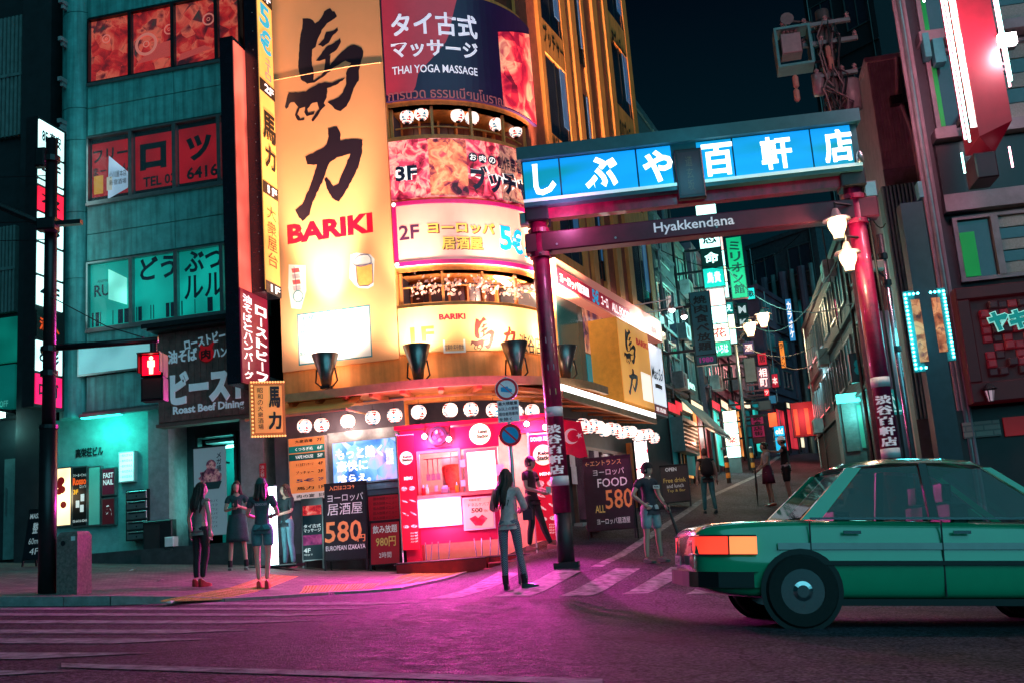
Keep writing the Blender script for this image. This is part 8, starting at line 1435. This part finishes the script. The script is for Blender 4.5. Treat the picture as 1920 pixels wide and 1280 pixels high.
def person(label, u, v, px, yaw, female=True, fn=walkz, arms=None, legs=None, head=(0, 0), top=None, bottom=None, shoes=None, hair=None, sleeves=.5, lean=0, Zd=None):
    p = on_ground(u, v, fn) if Zd is None else at(u, v, Zd); gz = p.z; dep = (p - O).dot(c2w(Vector((0, 0, 1)))); s = px * dep / FPX / 1.70
    e = bpy.data.objects.new('person', None); col.objects.link(e); props(e, label, 'person'); e.location = (p.x, p.y, gz); e.rotation_euler.z = yaw; e.scale = (s, s, s)
    sw, hw = (.155, .092) if female else (.185, .092); k = .9 if female else 1.05; hl = .05 if (shoes and shoes[0] == 'heel') else .0
    A = {'L': ((sw + .075, .02, 1.13), (sw + .08, -.05, .90)), 'R': ((-sw - .075, .02, 1.13), (-sw - .08, -.05, .90))}; A.update(arms or {})
    G = {'L': ((hw, -.01, .50), (hw + .01, .02, .09 + hl)), 'R': ((-hw, -.01, .50), (-hw - .01, .02, .09 + hl))}; G.update(legs or {})
    ly = lambda z: lean * max(0, z - .95)
    def P_(x, y, z): return (x, y + ly(z), z)
    hc = Vector(P_(0, -.03, 1.585)); V = {'pel': (P_(0, 0, .95), .125 * k, .10 * k), 'waist': (P_(0, 0, 1.10), .105 * k, .085 * k), 'chest': (P_(0, 0, 1.27), .125 * k, .10 * k), 'upper': (P_(0, .005, 1.385), .095 * k, .075 * k), 'neck': (P_(0, .0, 1.465), .05, .052), 'jaw': (tuple(hc + Vector((0, .025, -.05))), .048, .052)}
    Ed = [('pel', 'waist'), ('waist', 'chest'), ('chest', 'upper'), ('upper', 'neck'), ('neck', 'jaw')]; TopV = {n: V[n] for n in ('pel', 'waist', 'chest', 'upper')}; TopE = Ed[:3] + [('pel', 'hem')]; TopV['hem'] = ((0, 0, .90), .13 * k, .105 * k); BotV = {'pel': (P_(0, 0, .96), .125 * k, .10 * k), 'wst': (P_(0, 0, 1.05), .108 * k, .088 * k)}; BotE = [('pel', 'wst')]
    for S_, sx in (('L', 1), ('R', -1)):
        el, wr = [Vector(P_(*q)) for q in A[S_]]; sh = Vector(P_(sx * sw, .005, 1.385)); V['sh' + S_] = (tuple(sh), .055 * k, .055 * k); m1 = sh.lerp(el, .5); V['ua' + S_] = (tuple(m1), .046 * k, .046 * k); V['el' + S_] = (tuple(el), .038 * k, .038 * k); m2 = el.lerp(wr, .4); V['fa' + S_] = (tuple(m2), .037 * k, .037 * k); V['wr' + S_] = (tuple(wr), .025, .025)
        Ed += [('upper', 'sh' + S_), ('sh' + S_, 'ua' + S_), ('ua' + S_, 'el' + S_), ('el' + S_, 'fa' + S_), ('fa' + S_, 'wr' + S_)]
        if sleeves > 0:
            TopV['sh' + S_] = V['sh' + S_]; en = sh.lerp(el, min(1, sleeves)); TopV['sl' + S_] = (tuple(en), .052 * k, .052 * k); TopE += [('upper', 'sh' + S_), ('sh' + S_, 'sl' + S_)]
            if sleeves > 1: TopV['sw' + S_] = (tuple(el.lerp(wr, sleeves - 1)), .036, .036); TopE.append(('sl' + S_, 'sw' + S_))
        kn, an = [Vector(q) for q in G[S_]]; hp = Vector((sx * hw, 0, .88)); V['hp' + S_] = (tuple(hp), .085 * k, .085 * k); V['th' + S_] = (tuple(hp.lerp(kn, .5)), .07 * k, .07 * k); V['kn' + S_] = (tuple(kn), .052 * k, .052 * k); V['ca' + S_] = (tuple(kn.lerp(an, .35) + Vector((0, .015, 0))), .05 * k, .05 * k); V['an' + S_] = (tuple(an), .033, .033)
        Ed += [('pel', 'hp' + S_), ('hp' + S_, 'th' + S_), ('th' + S_, 'kn' + S_), ('kn' + S_, 'ca' + S_), ('ca' + S_, 'an' + S_)]
        if bottom and bottom[0] in ('trousers', 'shorts'):
            lim = 4 if bottom[0] == 'trousers' else 1; ch = ['hp', 'th', 'kn', 'ca', 'an'] if lim == 4 else ['hp', 'th']
            prev = 'pel'
            for q in ch: BotV[q + S_] = V[q + S_]; BotE.append((prev, q + S_)); prev = q + S_
            if lim == 1:
                L_ = bottom[2] if len(bottom) > 2 else .35; BotV['sh' + S_] = (tuple(hp.lerp(kn, .5 + L_)), .075 * k, .075 * k); BotE.append(('th' + S_, 'sh' + S_))
    body = skin_geo(V, Ed, 'pel'); H, F, LIPm, HM, (hw_, hd_, hh_) = head_geo(hc, head[0], head[1]); body.add(H.v, H.f)
    for S_, sx in (('L', 1), ('R', -1)): hand_geo(body, P_(*A[S_][0]), P_(*A[S_][1]), (0, -1, 0) if A[S_][1][2] < 1.0 else (-sx * .3, 0, 1), .6)
    bo = meshob('body', body, SKIN, e, True); meshob('eyes', F, EYE, bo); meshob('mouth', LIPm, LIP, bo)
    def grow(VV, d): return {n: (c, a + d, b + d) for n, (c, a, b) in VV.items()}
    if top:
        if top[0] == 'dress':
            meshob('top', skin_geo(grow(TopV, .014), TopE, 'pel'), top[1], e, True); D = MB(); pr = [(.16, 1.06), (.175, .96), (.20, .80), (.215, .62), (.22, .53), (.21, .535), (.19, .70)]
            D.lathe(pr, (0, .0, 0), 20, 'z', 1, .72); D.v = [(x * (1 + .05 * sin(5 * math.atan2(y, x))), y * (1 + .05 * sin(5 * math.atan2(y, x) + 1)), z) for x, y, z in D.v]; meshob('skirt', D, top[1], e, True)
        else: meshob('top', skin_geo(grow(TopV, .016), TopE, 'pel'), top[1], e, True)
    if bottom:
        if bottom[0] == 'skirt':
            D = MB().lathe([(.125, 1.08), (.16, .97), (.185, .80), (.205, bottom[2]), (.19, bottom[2] + .01)], (0, 0, 0), 20, 'z', 1, .78); D.v = [(x * (1 + .06 * sin(7 * math.atan2(y, x))), y * (1 + .06 * sin(7 * math.atan2(y, x))), z) for x, y, z in D.v]; meshob('skirt', D, bottom[1], e, True)
        else: meshob(bottom[0], skin_geo(grow(BotV, .013 if bottom[0] == 'trousers' else .022), BotE, 'pel'), bottom[1], e, True)
    for S_, sx in (('L', 1), ('R', -1)):
        an = Vector(G[S_][1]); toe = (legs or {}).get('toe' + S_, 0); Sm = MB()
        for (yy, w_, h_, z0) in ((.07, .030, .085, 0), (.03, .036, .09, 0), (-.06, .040, .065, 0), (-.13, .042, .05, 0), (-.18, .028, .035, 0)):
            zt = h_ + hl * (1 if yy > -.02 else .25); zb = z0 if not hl else 0
            Sm.v += [(-w_, yy, zb), (w_, yy, zb), (w_ * .9, yy, zt * .8), (0, yy, zt), (-w_ * .9, yy, zt * .8)]
        for i in range(4):
            for j in range(5): Sm.f.append((i * 5 + j, i * 5 + (j + 1) % 5, (i + 1) * 5 + (j + 1) % 5, (i + 1) * 5 + j))
        Sm.f += [(0, 1, 2, 3, 4), (24, 23, 22, 21, 20)]
        if shoes and shoes[0] == 'boot': Sm.tube([(0, .02, .07), (0, .03, .20)], [.045, .05], 12)
        zoff = an.z - .09 - hl; R0 = Matrix.Translation((an.x, an.y, zoff)) @ Matrix.Rotation(toe, 4, 'Z'); Sm.v = [tuple(R0 @ Vector(q)) for q in Sm.v]; sh_ = meshob('shoe', Sm, shoes[1] if shoes else INK, e)
        if shoes and len(shoes) > 2: K = MB().tube([(an.x, an.y, zoff + .07), (an.x, an.y + .005, zoff + .19)], [.042, .045], 10); meshob('sock', K, shoes[2], e)
    if hair:
        HR = MB(); nr_, ns = 9, 16; kind = hair[0]
        for i in range(nr_ + 1):
            ph = -.55 + (pi / 2 + .55) * i / nr_; z = sin(ph)
            for j in range(ns):
                a = 2 * pi * j / ns; r = max(.02, cos(ph)); y = r * sin(a); x = r * cos(a)
                lo = .42 if kind != 'bangs' else .12
                zz_ = z if not (y < -.35 and z < lo) else lo; HR.v.append((x * hw_ * 1.13, (y if not (y < -.35 and z < lo) else y * .92) * hd_ * 1.10 + .006, zz_ * hh_ * 1.10 + .004))
        for i in range(nr_):
            for j in range(ns): HR.f.append((i * ns + j, i * ns + (j + 1) % ns, (i + 1) * ns + (j + 1) % ns, (i + 1) * ns + j))
        HR.v = [tuple(HM @ Vector(q)) for q in HR.v]
        L_ = hair[2] if len(hair) > 2 else 0
        if L_:
            off = hair[3] if len(hair) > 3 else 0
            for q in range(9):
                a = lerp(-.15 * pi, 1.15 * pi, q / 8); st_ = HM @ Vector((hw_ * .98 * cos(a), hd_ * .95 * sin(a) + .01, -.01)); wv_ = .016 * sin(q * 2.1); dn = Vector(P_(st_.x * 1.1 + off * .6 + wv_, max(st_.y, -.02) + .05, 1.40)); dn2 = Vector((dn.x + off * .5 - wv_, dn.y + .03 + .02 * sin(q), 1.585 - L_ + .03 * sin(q * 3)))
                HR.tube([st_ + Vector((0, 0, .05)), st_ + Vector((0, .008, -.05)), dn, dn.lerp(dn2, .55) + Vector((wv_, .005, 0)), dn2], [.022, .030, .034, .028, .008], 7)
        if kind == 'bun': bc = HM @ Vector((0, hd_ * 1.05, .05)); HR.ball(tuple(bc), .045, 10, 7)
        meshob('hair', HR, hair[1], e, True)
    return e, HM, s
def prop(e, name, mb, m, smooth=False): return meshob(name, mb, m, e, smooth)
def cap(e, HM, m, back=False, brim=True):
    C = MB(); nr_, ns = 6, 16
    for i in range(nr_ + 1):
        ph = .18 + (pi / 2 - .18) * i / nr_
        for j in range(ns): a = 2 * pi * j / ns; C.v.append((.092 * cos(ph) * cos(a), .113 * cos(ph) * sin(a), .142 * sin(ph)))
    for i in range(nr_):
        for j in range(ns): C.f.append((i * ns + j, i * ns + (j + 1) % ns, (i + 1) * ns + (j + 1) % ns, (i + 1) * ns + j))
    sg = 1 if back else -1
    if brim: C.add([(-.07, sg * .09, .03), (.07, sg * .09, .03), (.05, sg * .19, .012), (-.05, sg * .19, .012), (-.07, sg * .09, .036), (.07, sg * .09, .036), (.05, sg * .19, .018), (-.05, sg * .19, .018)], [(0, 1, 2, 3), (7, 6, 5, 4), (2, 6, 7, 3), (1, 5, 6, 2), (0, 3, 7, 4)])
    C.v = [tuple(HM @ Vector(q)) for q in C.v]; return meshob('cap', C, m, e, True)
BLKC = cloth('black_cloth', (.012, .012, .015)); NAVC = cloth('navy_cloth', (.012, .03, .04)); DKT = cloth('dark_teal_cloth', (.012, .07, .07)); GRYC = cloth('grey_knit', (.30, .24, .23)); DENIM = cloth('light_denim', (.10, .26, .32)); BEIG = cloth('beige_knit', (.85, .50, .50)); REDSH = mat('red_shoe', (.35, .03, .02), .4); BLKSH = mat('black_leather', (.012, .012, .014), .3)
# woman in grey top, seen from behind, looking right
person('woman in sleeveless grey top and black trousers standing left with her back turned', 378, 1099, 194, R_(150), arms={'L': ((.24, .03, 1.13), (.25, -.03, .88)), 'R': ((-.24, .03, 1.12), (-.24, .02, .88))}, head=(R_(-42), .05), top=('top', GRYC), bottom=('trousers', BLKC), shoes=('heel', REDSH), hair=('long', HAIRB, .36), sleeves=.08, legs={'R': ((-.09, -.02, .5), (-.06, .03, .14)), 'L': ((.09, 0, .5), (.06, .05, .14))})
# girl in dark dress looking at a phone
e, HM, s = person('girl in dark T-shirt dress and black socks looking down at her phone', 447, 1068, 166, R_(12), arms={'L': ((.22, -.04, 1.14), (.05, -.22, 1.20)), 'R': ((-.22, -.04, 1.14), (-.06, -.21, 1.17))}, head=(R_(-6), -.42), top=('dress', DKT), shoes=('flat', mat('trainer', (.05, .06, .06), .5), BLKC), hair=('bangs', HAIRB, .30), sleeves=.5, legs={'L': ((.12, 0, .5), (.15, .02, .09)), 'R': ((-.12, 0, .5), (-.15, .02, .09))})
prop(e, 'phone', MB().bbox(-.035, .035, -.33, -.32, 1.18, 1.32, .005), INK)
# woman with cap and shorts, back view
e, HM, s = person('woman seen from behind in teal cap, printed dark T-shirt and blue shorts', 495, 1103, 206, R_(188), arms={'L': ((.23, -.06, 1.15), (.10, -.25, 1.10)), 'R': ((-.24, -.04, 1.14), (-.14, -.24, 1.12))}, head=(R_(-15), -.1), top=('top', cloth('teal_tee', (.014, .09, .10))), bottom=('shorts', cloth('teal_shorts', (.03, .24, .26)), .12), shoes=('heel', REDSH), hair=('long', HAIRB, .22), sleeves=.6, legs={'L': ((.085, 0, .5), (.07, .03, .14)), 'R': ((-.085, 0, .5), (-.05, .03, .14))})
cap(e, HM, cloth('cap_teal', (.012, .09, .08)), brim=False); prop(e, 'back_print', MB().txt('RECORDS', -.09, .09, 1.27, 1.31, .142, .03), mat('tee_print', (.35, .3, .35), .7))
# woman in jeans with long wavy hair
person('long-haired woman in dark off-shoulder top and pale jeans facing left', 541, 1064, 156, R_(-38), arms={'L': ((.22, -.05, 1.14), (.04, -.25, 1.08)), 'R': ((-.22, -.04, 1.14), (-.05, -.24, 1.07))}, head=(R_(-25), -.12), top=('top', cloth('dark_blouse', (.014, .03, .04))), bottom=('trousers', DENIM), shoes=('flat', mat('sandal', (.3, .12, .12), .5)), hair=('long', mat('hair_auburn', (.06, .02, .014), .5, var=.5, scale=30, bump=.4), .40), sleeves=.9, legs={'L': ((.11, -.01, .5), (.14, .02, .09)), 'R': ((-.08, -.01, .5), (-.10, .0, .09))})
# woman in checked leggings, back view, centre
CHK = bpy.data.materials.new('check_cloth'); CHK.use_nodes = True; n_ = CHK.node_tree; tc_ = n_.nodes.new('ShaderNodeTexCoord'); ck_ = n_.nodes.new('ShaderNodeTexChecker'); ck_.inputs['Scale'].default_value = 70; ck_.inputs['Color1'].default_value = (.38, .30, .36, 1); ck_.inputs['Color2'].default_value = (.03, .02, .05, 1); n_.links.new(tc_.outputs['Object'], ck_.inputs['Vector']); n_.links.new(ck_.outputs['Color'], n_.nodes['Principled BSDF'].inputs['Base Color']); n_.nodes['Principled BSDF'].inputs['Roughness'].default_value = .8
e, HM, s = person('long-haired woman in beige top and checked leggings standing before the kiosk', 963, 1103, 224, R_(168), fn=groundz, arms={'L': ((.24, -.04, 1.14), (.17, -.22, 1.17)), 'R': ((-.24, -.05, 1.13), (-.14, -.23, 1.10))}, head=(R_(-20), -.05), top=('top', BEIG), bottom=('trousers', CHK), shoes=('boot', BLKSH), hair=('long', HAIRB, .44, .08), sleeves=1.7, legs={'R': ((-.12, -.01, .5), (-.19, .0, .09)), 'L': ((.10, 0, .5), (.10, .02, .09)), 'toeR': R_(-70), 'toeL': R_(8)})
prop(e, 'handbag', MB().bbox(-.34, -.2, -.16, -.06, .95, 1.10, .02).tube([(-.33, -.11, 1.10), (-.27, -.08, 1.22), (-.21, -.11, 1.10)], .008, 6), cloth('bag_plum', (.10, .03, .06)))
# kiosk man with cap
e, HM, s = person('man in black T-shirt and peaked cap leaning on the kiosk platform', 1004, 1030, 174, R_(62), False, fn=groundz, Zd=19.35, arms={'L': ((.26, -.06, 1.12), (.12, -.26, 1.05)), 'R': ((-.25, -.03, 1.12), (-.10, -.26, 1.03))}, head=(R_(10), -.05), top=('top', BLKC), bottom=('trousers', BLKC), shoes=('flat', mat('sandal', (.3, .12, .12), .5)), hair=('short', HAIRK), sleeves=.55, legs={'L': ((.12, -.12, .5), (.14, -.26, .09)), 'R': ((-.09, -.02, .5), (-.10, .06, .09))})
cap(e, HM, BLKC); prop(e, 'chest_print', MB().txt('TURKEY', -.08, .08, 1.29, 1.32, -.135, .02), mat('tee_print', (.35, .3, .35), .7)); prop(e, 'folded_leaflet', MB().box(-.09, .1, -.37, -.36, 1.0, 1.12), WHITE)
# man with umbrella
e, HM, s = person('man in backward cap and labelled dark T-shirt with hand on hip and umbrella', 1228, 1054, 186, R_(38), False, fn=groundz, arms={'R': ((-.36, .02, 1.16), (-.19, -.06, 1.00)), 'L': ((.24, -.02, 1.13), (.26, -.14, .95))}, head=(R_(25), .06), top=('top', cloth('slate_tee', (.02, .03, .045))), bottom=('shorts', cloth('pale_shorts', (.35, .42, .45)), .38), shoes=('flat', mat('trainer_green', (.03, .09, .08), .5)), hair=('short', HAIRK), sleeves=.55, legs={'L': ((.13, -.02, .5), (.17, 0, .09)), 'R': ((-.12, 0, .5), (-.15, .02, .09))})
cap(e, HM, BLKC, True); lb_ = prop(e, 'shirt_label', MB().box(-.0, .15, -.145, -.138, 1.25, 1.31), WHITE); meshob('lettering', MB().txt('MUSIC', .015, .135, 1.265, 1.297, -.147, .04), INK, lb_); prop(e, 'umbrella', MB().tube([(.26, -.19, .93), (.30, -.3, .5), (.35, -.45, .02)], [.02, .03, .008], 8).tube([(.26, -.19, .93), (.26, -.17, 1.0), (.25, -.12, 1.02), (.24, -.1, .97)], .012, 6), INK)
# man with backpack
e, HM, s = person('person with black backpack and teal trousers walking up the lane', 1333, 962, 122, R_(182), False, fn=groundz, arms={'L': ((.25, .02, 1.12), (.26, -.04, .88)), 'R': ((-.25, .02, 1.12), (-.26, -.03, .88))}, head=(R_(20), -.1), top=('top', BLKC), bottom=('trousers', cloth('teal_trousers', (.03, .20, .22))), shoes=('flat', BLKSH), hair=('short', mat('hair_auburn', (.06, .02, .014), .5)), sleeves=.1, legs={'L': ((.12, -.03, .5), (.13, -.08, .09)), 'R': ((-.10, .02, .5), (-.12, .1, .09))})
bp_ = prop(e, 'backpack', MB().lathe([(.06, .98), (.15, 1.0), (.165, 1.15), (.15, 1.32), (.09, 1.42), (.03, 1.44)], (0, .17, 0), 14, 'z', 1, .6), BLKC, True); meshob('strap', MB().tube([(.1, .12, 1.40), (.11, -.04, 1.44), (.12, -.12, 1.3), (.13, 0, 1.05)], .018, 6), BLKC, bp_); meshob('strap', MB().tube([(-.1, .12, 1.40), (-.11, -.04, 1.44), (-.12, -.12, 1.3), (-.13, 0, 1.05)], .018, 6), BLKC, bp_)
# couple in the lane
e, HM, s = person('woman in white top and plum skirt with a closed umbrella facing left', 1447, 948, 120, R_(-80), fn=groundz, arms={'L': ((.20, -.06, 1.13), (.08, -.24, 1.0)), 'R': ((-.2, -.06, 1.13), (-.08, -.26, .98))}, head=(R_(-8), -.1), top=('top', cloth('white_tee', (.55, .52, .56))), bottom=('skirt', cloth('plum_skirt', (.16, .02, .07)), .60), shoes=('flat', REDSH), hair=('bun', mat('hair_auburn', (.06, .02, .014), .5)), sleeves=.45)
prop(e, 'umbrella', MB().tube([(0, -.34, 1.0), (0, -.36, .6), (0, -.38, .02)], [.014, .035, .008], 8).tube([(0, -.34, 1.0), (0, -.33, 1.06), (0, -.29, 1.07)], .012, 6), INK)
e, HM, s = person('man in long black top, black shorts and white cap with arm round the woman', 1482, 945, 128, R_(-100), False, fn=groundz, arms={'L': ((.28, -.14, 1.30), (.22, -.36, 1.34)), 'R': ((-.25, 0, 1.12), (-.25, -.04, .88))}, head=(R_(10), .0), top=('top', BLKC), bottom=('shorts', BLKC, .4), shoes=('flat', BLKSH), hair=('short', HAIRK), sleeves=.6)
cap(e, HM, mat('white_cap', (.7, .7, .72), .6, emit='#ffffff', es=.15)); prop(e, 'shirt_hem', MB().lathe([(.165, .80), (.172, .84), (.16, .99), (.15, .84)], (0, 0, 0), 16, 'z', 1, .75), cloth('white_tee', (.55, .52, .56)))
# clear plastic bag on the lane edge
p = on_ground(1118, 998); b_ = MB().ball((0, 0, .14), .17, 10, 6, 1.2, .8, .8); rn = random.Random(2); b_.v = [(x * rn.uniform(.85, 1.1), y * rn.uniform(.85, 1.1), max(0, z * rn.uniform(.9, 1.1))) for x, y, z in b_.v]; o = props(meshob('rubbish_bag', b_, mat('bag_clear', (.5, .45, .5), .3, var=.4)), 'crumpled pale rubbish bag lying below the FOOD chalkboard', 'bag'); o.location = (p.x, p.y, p.z)
